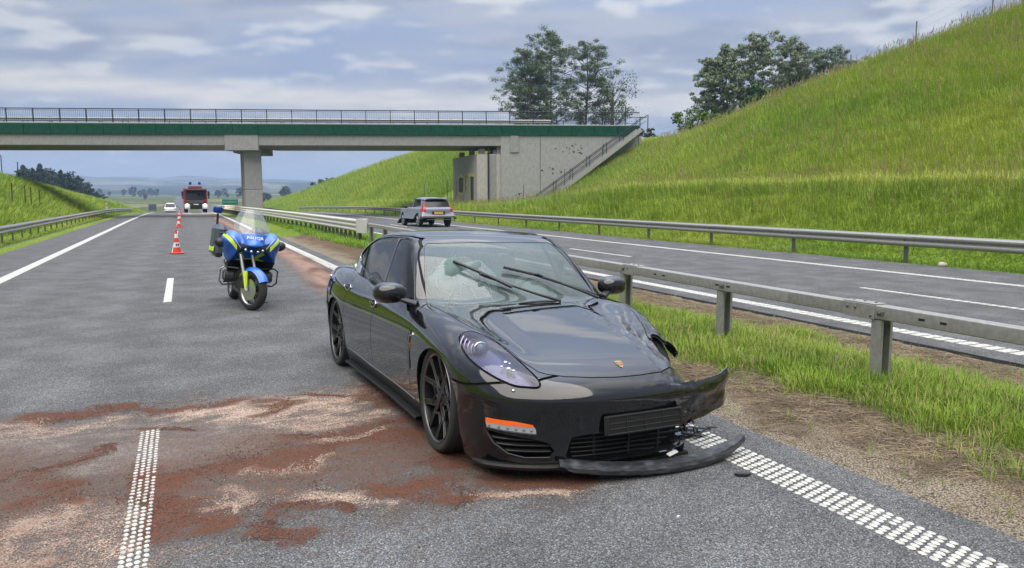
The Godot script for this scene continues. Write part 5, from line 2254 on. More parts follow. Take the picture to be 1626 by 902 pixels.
func saloon_inside(car: Node3D, trim: Material, black: Material) -> void:
	var cloth := mat("seat_leather", lin(0.035, 0.034, 0.033), 0.55)
	var dash := MB.new()
	var rows := []
	for k in 15:
		var x := lerpf(-0.74, 0.74, k / 14.0)
		var bump := 0.035 * exp(-pow((x - 0.37) / 0.2, 2.0))
		rows.append([v3(x, 0.80, -0.56 - 0.12 * x * x), v3(x, 0.835 + bump * 0.5, -0.75 - 0.12 * x * x), v3(x, 0.830 + bump, -0.95), v3(x, 0.79 + bump, -1.03), v3(x, 0.60, -1.02), v3(x, 0.45, -0.90)])
	dash.sheet(rows)
	body_part("dashboard", dash.smooth(50.0), mat("dash_vinyl", lin(0.03, 0.03, 0.031), 0.7), car)
	var floor_ := MB.new()
	floor_.box(v3(0, 0.17, -1.9), v3(1.6, 0.04, 2.6))
	floor_.box(v3(0, 0.45, -3.3), v3(1.2, 0.6, 0.5))
	body_part("cabin_floor", floor_, black, car)
	for s in [[-0.37, -1.55], [0.37, -1.55], [-0.36, -2.50], [0.36, -2.50]]:
		var seat := MB.new()
		seat.bbox(v3(s[0], 0.36, s[1] + 0.10), v3(0.50, 0.18, 0.52), 0.06)
		var back := Basis(Vector3.RIGHT, -0.28)
		seat.bbox(v3(s[0], 0.68, s[1] - 0.22), v3(0.50, 0.62, 0.15), 0.06, back)
		seat.bbox(v3(s[0], 1.04, s[1] - 0.33), v3(0.27, 0.17, 0.10), 0.04, back)
		body_part("seat", seat.smooth(50.0), cloth, car)
	var sw := MB.new()
	var pts := []
	var wb := Basis(Vector3.RIGHT, -0.45)
	for k in 33:
		var a := TAU * k / 32
		pts.append(v3(0.37, 0.80, -1.16) + wb * v3(0.185 * cos(a), 0.185 * sin(a), 0))
	sw.tube(pts, 0.016, 8, false)
	for a in [-0.3, PI + 0.3, -PI / 2]:
		sw.tube([v3(0.37, 0.80, -1.16), v3(0.37, 0.80, -1.16) + wb * v3(0.185 * cos(a), 0.185 * sin(a), 0)], 0.016, 6)
	sw.ball(v3(0.37, 0.80, -1.155), v3(0.07, 0.06, 0.03), wb, 8, 12)
	body_part("steering_wheel", sw, trim, car)
	# deployed airbags
	var air := mat("airbag_cloth", lin(0.11, 0.165, 0.16), 0.9)
	var bag := MB.new()
	bag.ball(v3(-0.34, 0.965, -1.03), v3(0.30, 0.19, 0.16), Basis(Vector3.RIGHT, -0.35), 20, 28)
	for k in bag.v.size():
		var p := bag.v[k]
		bag.v[k] += bag.n[k] * (0.016 * sin(p.x * 27.0 + 2.0 * sin(p.y * 19.0)) + 0.010 * sin(p.y * 33.0 + p.x * 11.0) + 0.03 * dent_fold.get_noise_3d(p.x * 2.0, p.y * 2.0, p.z * 2.0))
	body_part("passenger_airbag", bag.smooth(80.0), air, car)
	var bag2 := MB.new()
	bag2.ball(v3(0.37, 0.83, -1.24), v3(0.17, 0.19, 0.08), Basis(Vector3.RIGHT, -0.45), 14, 20)
	body_part("driver_airbag", bag2, air, car)
	var rm := MB.new()
	rm.bbox(v3(0, 1.225, -1.20), v3(0.23, 0.065, 0.03), 0.012, Basis(Vector3.RIGHT, 0.2))
	rm.tube([v3(0, 1.235, -1.19), v3(0, 1.270, -1.225)], 0.012, 6)
	body_part("interior_mirror", rm, trim, car)
	# the star of cracks in the glass: fine raised lines
	var rng := RandomNumberGenerator.new()
	rng.seed = 77
	var cr := MB.new()
	var c := Vector2(-0.40, 0.0)
	for k in 26:
		var a := rng.randf() * TAU
		var r := rng.randf_range(0.02, 0.22)
		var pts2 := []
		var ln := rng.randf_range(0.04, 0.15)
		for j in 6:
			var rr := r + ln * j / 5.0
			var x := -0.42 + rr * cos(a) * 1.1
			var zz := -0.86 + rr * sin(a) * 0.9
			a += rng.randf_range(-0.16, 0.16)
			if zz > -1.17 and zz < -0.62 and absf(x) < 0.62:
				pts2.append(v3(x, saloon_y(x, zz) + 0.0005, zz))
		if pts2.size() > 1:
			cr.tube(pts2, 0.0006, 3, false)
	for k in 9:
		var pts3 := []
		var a0 := rng.randf() * TAU
		var r := 0.06 + 0.02 * k
		for j in 8:
			var a := a0 + j * 0.13
			var x := -0.42 + r * cos(a) * 1.1
			var zz := -0.86 + r * sin(a) * 0.9
			pts3.append(v3(x, saloon_y(x, zz) + 0.0005, zz))
		cr.tube(pts3, 0.0005, 3, false)
	body_part("windscreen_cracks", cr, mat("crack_white", lin(0.55, 0.62, 0.60), 0.5), car)

func wiper(car: Node3D, arm: Array, blade: Array, trim: Material, gloss: Material) -> void:
	var root := Node3D.new()
	root.name = "wiper"
	car.add_child(root, true)
	root.rotation.z = SALOON_ROLL
	var a := MB.new()
	a.tube(arm, [0.019, 0.015, 0.012, 0.010], 6, true, 0.7)
	part("wiper_arm", a, trim, root)
	var b := MB.new()
	b.tube(blade, 0.0145, 6, true, 0.9)
	var low := []
	for p in blade:
		low.append(p + v3(0, -0.006, 0.016))
	b.tube(low, 0.003, 5)
	part("wiper_blade", b, gloss, root)
	var j := MB.new()
	var e: Vector3 = arm[-1]
	j.bbox(e + v3(0, 0.006, 0.006), v3(0.075, 0.022, 0.035), 0.008, Basis(Vector3(0, 0, 1), -0.35))
	part("wiper_joint", j, gloss, root)

func door_mirror(car: Node3D, s: float, paint: Material, trim: Material) -> void:
	var root := Node3D.new()
	root.name = "door_mirror"
	car.add_child(root, true)
	root.rotation.z = SALOON_ROLL
	var c := v3(s * 0.975, 0.925, -0.905)
	var f := func(q: Vector3) -> float:
		var p := q - c
		var u := v3(p.x / 0.128, (p.y + 0.10 * absf(p.x) * 0.0) / 0.080, (p.z + 0.02) / 0.105)
		var r := pow(pow(absf(u.x), 2.4) + pow(absf(u.y), 2.4) + pow(absf(u.z), 2.2), 1.0 / 2.3)
		return smax((r - 1.0) * 0.08, -0.055 - p.z, 0.02)
	var m := surface_nets(f, c - v3(0.16, 0.12, 0.12), c + v3(0.16, 0.12, 0.14), 0.011)
	part("mirror_cap", m.mb(), paint, root)
	var g := MB.new()
	g.ball(c + v3(0, 0, -0.0545), v3(0.105, 0.062, 0.004), Basis(), 8, 18)
	part("mirror_glass", g, mat("mirror_silver", lin(0.7, 0.7, 0.72), 0.02, 1.0), root)
	var arm := MB.new()
	arm.tube([v3(s * 0.80, 0.845, -0.80), v3(s * 0.85, 0.862, -0.83), v3(s * 0.905, 0.880, -0.87), v3(s * 0.94, 0.895, -0.89)], [0.050, 0.040, 0.032, 0.034], 10, true, 0.55)
	part("mirror_foot", arm, trim, root)

# ---------------------------------------------------------------- police motorcycle; own axes like the car's, the ground half way between its wheels at the origin
func ell(p: Vector3, c: Vector3, r: Vector3) -> float:
	var q := (p - c) / r
	var l := q.length()
	return (l - 1.0) * minf(r.x, minf(r.y, r.z)) if l < 1e-4 else l * (l - 1.0) / (q / r).length()

func capsule(p: Vector3, a: Vector3, b: Vector3, ra: float, rb: float) -> float:
	var e := b - a
	var t := clampf((p - a).dot(e) / e.length_squared(), 0, 1)
	return (p - a - e * t).length() - lerpf(ra, rb, t)

func fairing_field(q: Vector3) -> float:
	var p := v3(absf(q.x), q.y, q.z)
	var d := ell(p, v3(0.0, 0.90, 0.36), v3(0.20, 0.22, 0.40))                 # nose
	d = smin(d, ell(p, v3(0.28, 0.97, 0.36), v3(0.145, 0.17, 0.26)), 0.10)      # shoulders
	d = smin(d, ell(p, v3(0.25, 0.78, 0.32), v3(0.12, 0.26, 0.30)), 0.08)      # flanks
	d = smin(d, ell(p, v3(0.12, 0.55, 0.30), v3(0.11, 0.20, 0.26)), 0.08)
	d = smin(d, ell(p, v3(0.0, 0.95, -0.02), v3(0.19, 0.16, 0.34)), 0.10)       # tank
	# hollow round the front wheel and fork
	d = smax(d, 0.30 - ell(p, v3(0.0, 0.30, 0.72), v3(0.42, 0.62, 0.62)) - 0.30, 0.05)
	return d

func bike_wheel(root: Node3D, called: String, at: Vector3, steer: float, width: float) -> Node3D:
	var w := Node3D.new()
	w.name = called
	root.add_child(w, true)
	w.position = at
	w.rotation.y = steer
	var b := Basis(Vector3(0, 0, 1), PI / 2)
	var R := 0.302
	var t := MB.new()
	var prof := []
	for k in 13:
		var a := -PI * 0.60 + PI * 1.20 * k / 12.0
		prof.append(Vector2(R - 0.062 + cos(a) * 0.062, sin(a) * width))
	t.lathe(prof, 48, Vector3.ZERO, b, 80.0)
	part("tyre", t, mat("tyre_rubber", Color.BLACK), w)
	var r := MB.new()
	r.lathe([Vector2(R - 0.085, -width * 0.8), Vector2(R - 0.062, -width * 0.95), Vector2(R - 0.056, -width * 0.9), Vector2(R - 0.09, -width * 0.4), Vector2(R - 0.09, width * 0.4), Vector2(R - 0.056, width * 0.9), Vector2(R - 0.062, width * 0.95), Vector2(R - 0.085, width * 0.8)], 48, Vector3.ZERO, b, 30.0)
	var alu := mat("bike_rim", lin(0.45, 0.45, 0.46), 0.32, 0.8)
	part("rim", r, alu, w)
	var s := MB.new()
	for k in 5:
		for e in [-0.12, 0.12]:
			var a: float = TAU * k / 5 + e
			s.tube([v3(0, 0.05 * cos(a), 0.05 * sin(a)), v3(0, (R - 0.08) * cos(a + e * 0.7), (R - 0.08) * sin(a + e * 0.7))], [0.012, 0.009], 6)
	s.lathe([Vector2(0, -0.06), Vector2(0.045, -0.055), Vector2(0.045, 0.055), Vector2(0, 0.06)], 18, Vector3.ZERO, b)
	part("spokes", s, mat("bike_dark_alloy", lin(0.06, 0.06, 0.065), 0.35, 0.7), w)
	for sx in [-1.0, 1.0]:
		var d := MB.new()
		d.lathe([Vector2(0.085, 0.0), Vector2(0.158, 0.0), Vector2(0.158, -0.005), Vector2(0.085, -0.005)], 36, v3(sx * 0.068, 0, 0), Basis(Vector3(0, 0, 1), -sx * PI / 2), 10.0)
		d.lathe([Vector2(0.0, 0.006), Vector2(0.05, 0.004), Vector2(0.09, 0.0)], 24, v3(sx * 0.068, 0, 0), Basis(Vector3(0, 0, 1), -sx * PI / 2), 10.0)
		part("brake_disc", d, mat("bike_disc", lin(0.50, 0.50, 0.51), 0.28, 0.9), w)
	return w

func build_motorbike() -> void:
	var o := thing("police_motorcycle", "blue and fluorescent yellow police motorcycle standing on the lane behind the crashed car", "motorcycle", W(0.80, 0, 12.70), 0.10)
	var lean := Basis(Vector3(0, 0, 1), -0.10)
	var holder := o
	var blue := mat("police_blue", lin(0.008, 0.14, 0.62), 0.25)
	blue.clearcoat_enabled = true
	var deep := mat("police_dark_blue", lin(0.012, 0.060, 0.30), 0.25)
	var yel := mat("police_yellow", lin(0.58, 0.78, 0.03), 0.4)
	var white := mat("bike_white", lin(0.66, 0.68, 0.70), 0.35)
	var black := mat("bike_black", lin(0.013, 0.013, 0.014), 0.45)
	var engine := mat("bike_engine", lin(0.05, 0.05, 0.052), 0.45, 0.5)
	var alu := mat("bike_alloy", lin(0.40, 0.40, 0.41), 0.35, 0.8)
	var place := func(n: Node3D) -> void:
		n.basis = lean * n.basis
		n.position = lean * n.position
	# fairing cut into its coloured fields
	var s := surface_nets(fairing_field, v3(0, 0.30, -0.45), v3(0.45, 1.25, 0.90), 0.014, true)
	var mk := PackedFloat32Array()
	mk.resize(s.v.size())
	var by := func(t: Surf, f: Callable) -> PackedFloat32Array:
		var m2 := PackedFloat32Array()
		m2.resize(t.v.size())
		for k in t.v.size():
			var p := t.v[k]
			m2[k] = f.call(v3(absf(p.x), p.y, p.z))
		return m2
	# the lamp mask in the middle of the nose
	var m1: PackedFloat32Array = by.call(s, func(p: Vector3) -> float: return maxf(maxf(absf(p.y - (0.835 + p.x * 0.28)) - 0.082, p.x - 0.235), 0.50 - p.z))
	var lampface := s.cut(m1, -0.002)
	s = s.cut(m1, 0.002, false)
	# yellow chevrons running down from the shoulders to the chin
	m1 = by.call(s, func(p: Vector3) -> float: return maxf(absf(p.y - (0.745 + (p.x - 0.10) * 1.12)) - 0.036, maxf(0.05 - p.x, 0.30 - p.z)))
	var chev := s.cut(m1, -0.001)
	s = s.cut(m1, 0.001, false)
	# black below, yellow tail patch on the flank, dark blue check on the sides
	m1 = by.call(s, func(p: Vector3) -> float: return p.y - (0.70 + 0.10 * maxf(0.0, 0.16 - p.x) - 0.25 * maxf(0.0, 0.2 - p.z)))
	var lower := s.cut(m1, -0.001)
	s = s.cut(m1, 0.001, false)
	m1 = by.call(s, func(p: Vector3) -> float: return maxf(absf(p.y - 0.675 + p.z * 0.25 - 0.05) - 0.075, p.z - 0.36))
	var flank := s.cut(m1, -0.001)
	s = s.cut(m1, 0.001, false)
	m1 = by.call(s, func(p: Vector3) -> float: return maxf(p.y - (0.80 + (p.x - 0.10) * 0.7), 0.13 - p.x))
	var check := s.cut(m1, -0.001)
	s = s.cut(m1, 0.001, false)
	m1 = by.call(s, func(p: Vector3) -> float: return p.z - 0.03)
	var tank := s.cut(m1, -0.001)
	s = s.cut(m1, 0.001, false)
	for q in [["fairing", s, blue, false], ["tank", tank, deep, false], ["yellow_chevron", chev, yel, true], ["lower_fairing", lower, black, false], ["flank_patch", flank, yel, true], ["side_panel", check, deep, true]]:
		var one: Surf = q[1]
		if q[3]:
			var xs := PackedFloat32Array()
			xs.resize(one.v.size())
			for k in one.v.size():
				xs[k] = one.v[k].x
			place.call(part(q[0], one.cut(xs, 0.0).mb(0.006), q[2], o))
			place.call(part(q[0], one.cut(xs, 0.0, false).mb(0.006), q[2], o))
		else:
			place.call(part(q[0], one.mb(0.006), q[2], o))
	var lampm := mat("bike_lamp", Color(0.20, 0.25, 0.33), 0.06, 0.3)
	place.call(part("headlight", lampface.offset(0.002).mb(0.01), lampm, o))
	var eyes := MB.new()
	for x in [-0.12, -0.045, 0.045, 0.12]:
		eyes.ball(v3(x, 0.845 + absf(x) * 0.25, 0.738 - absf(x) * 0.55), v3(0.024, 0.022, 0.02), Basis(), 8, 12)
	place.call(part("lamp_lenses", eyes, mat("lamp_silver", lin(0.55, 0.58, 0.62), 0.15, 0.9), o))
	# white stripes and the outline of the shoulder panels
	var lines := MB.new()
	for sx in [-1.0, 1.0]:
		var pts := []
		for q in [[0.135, 0.83], [0.185, 0.90], [0.255, 1.0], [0.30, 1.06]]:
			pts.append(on_field(fairing_field, v3(sx * q[0], q[1], 1.1), v3(0, 0, -1)) + v3(0, 0, 0.003))
		lines.tube(pts, 0.006, 5)
		for j in 5:
			var y := 0.80 - 0.028 * j
			var z := 0.16 + 0.07 * j
			var h := on_field(fairing_field, v3(sx * 0.6, y, z), v3(-sx, 0, 0)) + v3(sx * 0.002, 0, 0)
			lines.bbox(h, v3(0.006, 0.022, 0.055), 0.002, Basis(Vector3.RIGHT, 0.35))
	place.call(part("white_stripes", lines, white, o))
	# nose panel under the screen with its lettering
	var nose := MB.new()
	var rows := []
	for r in 7:
		var t := r / 6.0
		var row := []
		for k in 13:
			var u := k / 6.0 - 1.0
			var w := lerpf(0.115, 0.185, t)
			row.append(v3(u * w, lerpf(0.93, 1.115, t) - 0.012 * u * u, lerpf(0.735, 0.635, t) - 0.07 * u * u))
		rows.append(row)
	nose.sheet(rows)
	place.call(part("nose_panel", nose, blue, o))
	var tm := TextMesh.new()
	tm.text = "POLICJA"
	var font := SystemFont.new()
	font.font_names = PackedStringArray(["Droid Sans"])
	font.font_weight = 700
	tm.font = font
	tm.font_size = 32
	tm.pixel_size = 0.0019
	tm.depth = 0.004
	var tx := part("lettering", tm, mat("letter_white", lin(0.75, 0.77, 0.8), 0.4), o)
	tx.position = v3(0, 1.055, 0.672)
	tx.rotation = v3(-0.48, 0, 0)
	place.call(tx)
	# screen
	var glass := mat("bike_screen", Color(0.62, 0.66, 0.66, 0.22), 0.12)
	glass.transparency = BaseMaterial3D.TRANSPARENCY_ALPHA
	rows = []
	for r in 11:
		var t := r / 10.0
		var row := []
		for k in 17:
			var u := k / 8.0 - 1.0
			var w := 0.265 * (1.0 - 0.34 * pow(t, 2.4)) * (0.85 + 0.15 * smoothstep(0.0, 0.3, t))
			var y := lerpf(1.055, 1.47, t) - (0.07 * pow(absf(u), 4.0) * t)
			row.append(v3(u * w, y, lerpf(0.63, 0.36, t) - 0.16 * u * u))
		rows.append(row)
	var sc := MB.new()
	sc.sheet(rows)
	var back := []
	for row in rows:
		var r2 := []
		for p in row:
			r2.append(p + v3(0, 0, -0.004))
		back.append(r2)
	sc.sheet(back, false, true)
	place.call(part("windscreen", sc, glass, o))
	# shoulder lamps, mirrors / hand guards
	for sx in [-1.0, 1.0]:
		var m := MB.new()
		m.bbox(v3(sx * 0.325, 1.085, 0.40), v3(0.125, 0.055, 0.12), 0.015, Basis(Vector3(0, 0, 1), -sx * 0.12))
		m.tube([v3(sx * 0.22, 1.05, 0.36), v3(sx * 0.30, 1.075, 0.40)], 0.02, 6)
		place.call(part("flash_lamp", m, black, o))
		m = MB.new()
		m.bbox(v3(sx * 0.325, 1.088, 0.463), v3(0.10, 0.012, 0.006), 0.002)
		m.bbox(v3(sx * 0.325, 1.070, 0.463), v3(0.10, 0.008, 0.006), 0.002)
		place.call(part("flash_lamp_lens", m, mat("lamp_silver", Color.WHITE), o))
		m = MB.new()
		m.ball(v3(sx * 0.435, 0.945, 0.36), v3(0.085, 0.072, 0.085), Basis(Vector3(0, 0, 1), sx * 0.35), 10, 14)
		place.call(part("mirror", m, black, o))
		m = MB.new()
		m.tube([v3(sx * 0.29, 0.94, 0.40), v3(sx * 0.34, 0.93, 0.40), v3(sx * 0.38, 0.94, 0.38)], [0.045, 0.04, 0.035], 8)
		place.call(part("mirror_stem", m, white, o))
		# boxer cylinder and crash bar
		m = MB.new()
		var cb := Basis(Vector3(0, 0, 1), -sx * PI / 2)
		m.lathe([Vector2(0.075, 0.10), Vector2(0.085, 0.13), Vector2(0.075, 0.14), Vector2(0.085, 0.16), Vector2(0.075, 0.17), Vector2(0.085, 0.19), Vector2(0.075, 0.20), Vector2(0.09, 0.225), Vector2(0.09, 0.31), Vector2(0.07, 0.335), Vector2(0.05, 0.345), Vector2(0, 0.347)], 20, v3(0, 0.46, 0.30), cb, 20.0)
		m.bbox(v3(sx * 0.30, 0.46, 0.27), v3(0.12, 0.17, 0.17), 0.03)
		place.call(part("cylinder_head", m, engine, o))
		m = MB.new()
		m.lathe([Vector2(0.068, 0.343), Vector2(0.05, 0.352), Vector2(0, 0.353)], 20, v3(0, 0.46, 0.30), cb, 20.0)
		place.call(part("cylinder_cover", m, alu, o))
		m = MB.new()
		m.tube([v3(sx * 0.15, 0.58, 0.36), v3(sx * 0.36, 0.60, 0.40), v3(sx * 0.415, 0.56, 0.40), v3(sx * 0.415, 0.38, 0.36), v3(sx * 0.36, 0.32, 0.30), v3(sx * 0.14, 0.33, 0.22)], 0.013, 8)
		place.call(part("crash_bar", m, alu if sx < 0 else black, o))
		# fork leg with its brake caliper, turned with the bars
		var st := Basis(Vector3.UP, 0.46)
		var ax := AXF
		m = MB.new()
		m.tube([ax + st * v3(sx * 0.105, -0.02, 0.0), ax + st * v3(sx * 0.105, 0.22, -0.09), ax + st * v3(sx * 0.10, 0.50, -0.20)], [0.026, 0.026, 0.022], 8)
		place.call(part("fork_leg", m, alu, o))
		m = MB.new()
		m.bbox(ax + st * v3(sx * 0.085, 0.06, -0.13), v3(0.045, 0.10, 0.06), 0.012, st)
		place.call(part("brake_caliper", m, engine, o))
		# panniers
		m = MB.new()
		m.bbox(v3(sx * 0.305, 0.93, -0.72), v3(0.20, 0.52, 0.46), 0.07, Basis(Vector3(0, 0, 1), sx * 0.06))
		place.call(part("pannier", m.smooth(50.0), mat("pannier_grey", lin(0.06, 0.075, 0.10), 0.4), o))
		m = MB.new()
		m.bbox(v3(sx * 0.404, 0.80, -0.72), v3(0.02, 0.08, 0.42), 0.008, Basis(Vector3(0, 0, 1), sx * 0.06))
		place.call(part("pannier_stripe", m, yel, o))
		m = MB.new()
		m.tube([v3(sx * 0.12, 0.36, -0.02), v3(sx * 0.30, 0.34, -0.02)], 0.018, 6)
		place.call(part("footpeg", m, black, o))
		m = MB.new()
		m.tube([v3(sx * 0.10, 1.06, 0.30), v3(sx * 0.30, 1.09, 0.16), v3(sx * 0.40, 1.07, 0.06)], [0.014, 0.014, 0.018], 7)
		place.call(part("handlebar", m, black, o))
	place.call(bike_wheel(o, "front_wheel", AXF, 0.46, 0.062))
	place.call(bike_wheel(o, "rear_wheel", v3(0, 0.302, -0.745), 0.0, 0.088))
	# mudguard: blue over yellow
	var st2 := Basis(Vector3.UP, 0.46)
	for q in [[-0.55, 0.50, blue, "front_mudguard"], [0.50, 1.10, blue, "mudguard_tip"], [-1.1, -0.55, yel, "mudguard_rear"]]:
		rows = []
		for r in 9:
			var a := lerpf(q[0], q[1], r / 8.0)
			var row := []
			for k in 9:
				var u := k / 4.0 - 1.0
				var rr := 0.335 - 0.055 * u * u
				row.append(AXF + st2 * v3(u * 0.085, rr * cos(a), rr * sin(a)))
			rows.append(row)
		var g := MB.new()
		g.sheet(rows)
		place.call(part(q[3], g, q[2], o))
	for sx in [-1.0, 1.0]:
		var g := MB.new()
		var f := func(p: Vector3) -> Vector3: return AXF + st2 * p
		g.tube([f.call(v3(sx * 0.10, 0.27, -0.05)), f.call(v3(sx * 0.112, 0.10, -0.02)), f.call(v3(sx * 0.115, -0.0, 0.0))], [0.035, 0.028, 0.02], 6, true, 0.35)
		place.call(part("fork_cover", g, yel, o))
	# engine block, belly, seat, tail, exhaust, swing arm, stand
	var e := MB.new()
	e.bbox(v3(0, 0.43, 0.12), v3(0.34, 0.34, 0.56), 0.05)
	e.bbox(v3(0, 0.24, 0.10), v3(0.26, 0.12, 0.60), 0.04)
	e.bbox(v3(0, 0.62, -0.25), v3(0.26, 0.30, 0.50), 0.05)
	place.call(part("engine_block", e.smooth(50.0), engine, o))
	e = MB.new()
	e.bbox(v3(0, 0.83, -0.32), v3(0.34, 0.13, 0.62), 0.05, Basis(Vector3.RIGHT, 0.05))
	e.bbox(v3(0, 0.88, -0.78), v3(0.30, 0.10, 0.34), 0.04)
	place.call(part("seat", e.smooth(50.0), black, o))
	e = MB.new()
	e.bbox(v3(0, 0.98, -0.90), v3(0.36, 0.14, 0.34), 0.05)
	place.call(part("tail_carrier", e.smooth(50.0), mat("pannier_grey", Color.BLACK), o))
	e = MB.new()
	e.tube([v3(0.14, 0.30, 0.05), v3(0.17, 0.28, -0.35), v3(0.20, 0.38, -0.95)], [0.035, 0.05, 0.06], 10)
	e.tube([v3(0.12, 0.40, -0.2), v3(0.11, 0.31, -0.74)], 0.04, 8)
	place.call(part("exhaust_and_swing_arm", e, alu, o))
	e = MB.new()
	e.tube([v3(0.16, 0.30, -0.08), v3(0.25, 0.14, -0.02), v3(0.335, 0.035, 0.03)], [0.016, 0.013, 0.012], 6)
	e.bbox(v3(0.345, 0.042, 0.03), v3(0.07, 0.014, 0.05), 0.004, Basis(Vector3(0, 0, 1), 0.10))
	place.call(part("side_stand", e, black, o))
	# blue lamp on its pole
	e = MB.new()
	e.tube([v3(-0.30, 0.90, -0.98), v3(-0.30, 1.36, -1.0)], 0.018, 8)
	place.call(part("beacon_pole", e, black, o))
	e = MB.new()
	e.lathe([Vector2(0.0, -0.055), Vector2(0.062, -0.05), Vector2(0.075, -0.03), Vector2(0.078, 0.02), Vector2(0.07, 0.045), Vector2(0.04, 0.06), Vector2(0, 0.062)], 22, v3(-0.30, 1.42, -1.0))
	place.call(part("blue_beacon", e, mat("beacon_blue", lin(0.005, 0.03, 0.22), 0.08), o))

const AXF := Vector3(0, 0.302, 0.745)

func on_field(f: Callable, p: Vector3, dir: Vector3) -> Vector3:
	for k in 60:
		var d: float = f.call(p)
		if absf(d) < 0.0005:
			break
		p += dir * d * 0.7
	return p

# ---------------------------------------------------------------- other vehicles
# a tall hatchback in a field; own axes: z forwards, x to its left, the ground under its middle at the origin
func wagon_field(q: Vector3, L: float, Wd: float, H: float) -> float:
	var p := v3(absf(q.x), q.y, q.z)
	var hl := L / 2
	var belt := H * 0.60
	var side := p.x - (Wd / 2 - 0.05 * pow(absf(p.z) / hl, 3.0) - 0.05 * pow((p.y - 0.62) / 0.5, 2.0))
	var front := p.z - (hl - 0.22 * pow(p.x / (Wd / 2), 2.4) - 0.12 * pow(maxf(p.y - 0.55, 0.0) / 0.4, 2.0))
	var rear := -p.z - (hl - 0.10 * pow(p.x / (Wd / 2), 2.4) - 0.10 * pow(maxf(p.y - 0.80, 0.0) / 0.5, 2.0) - 0.05 * maxf(0.0, 0.5 - p.y))
	var top := p.y - (belt + 0.04 - 0.13 * smoothstep(0.15, hl, p.z))
	var low := 0.24 - p.y
	var l := smax(smax(smax(side, smax(front, rear, 0.16), 0.14), top, 0.10), low, 0.06)
	var ws := (p.z + (p.y - belt) * 1.55 - hl * 0.34) * 0.55
	var rw := (-p.z + (p.y - belt) * 0.52 - hl * 0.93) * 0.88
	var gs := (p.x - (Wd / 2 - 0.10 - 0.36 * (p.y - belt))) * 0.94
	var gt := p.y - (H - 0.05 * pow(p.x / 0.6, 2.0) - 0.05 * pow(maxf(-p.z, 0.0) / hl, 2.0) - 0.03)
	var g := smax(smax(smax(ws, rw, 0.08), gs, 0.08), gt, 0.08)
	return smin(l, g, 0.04)

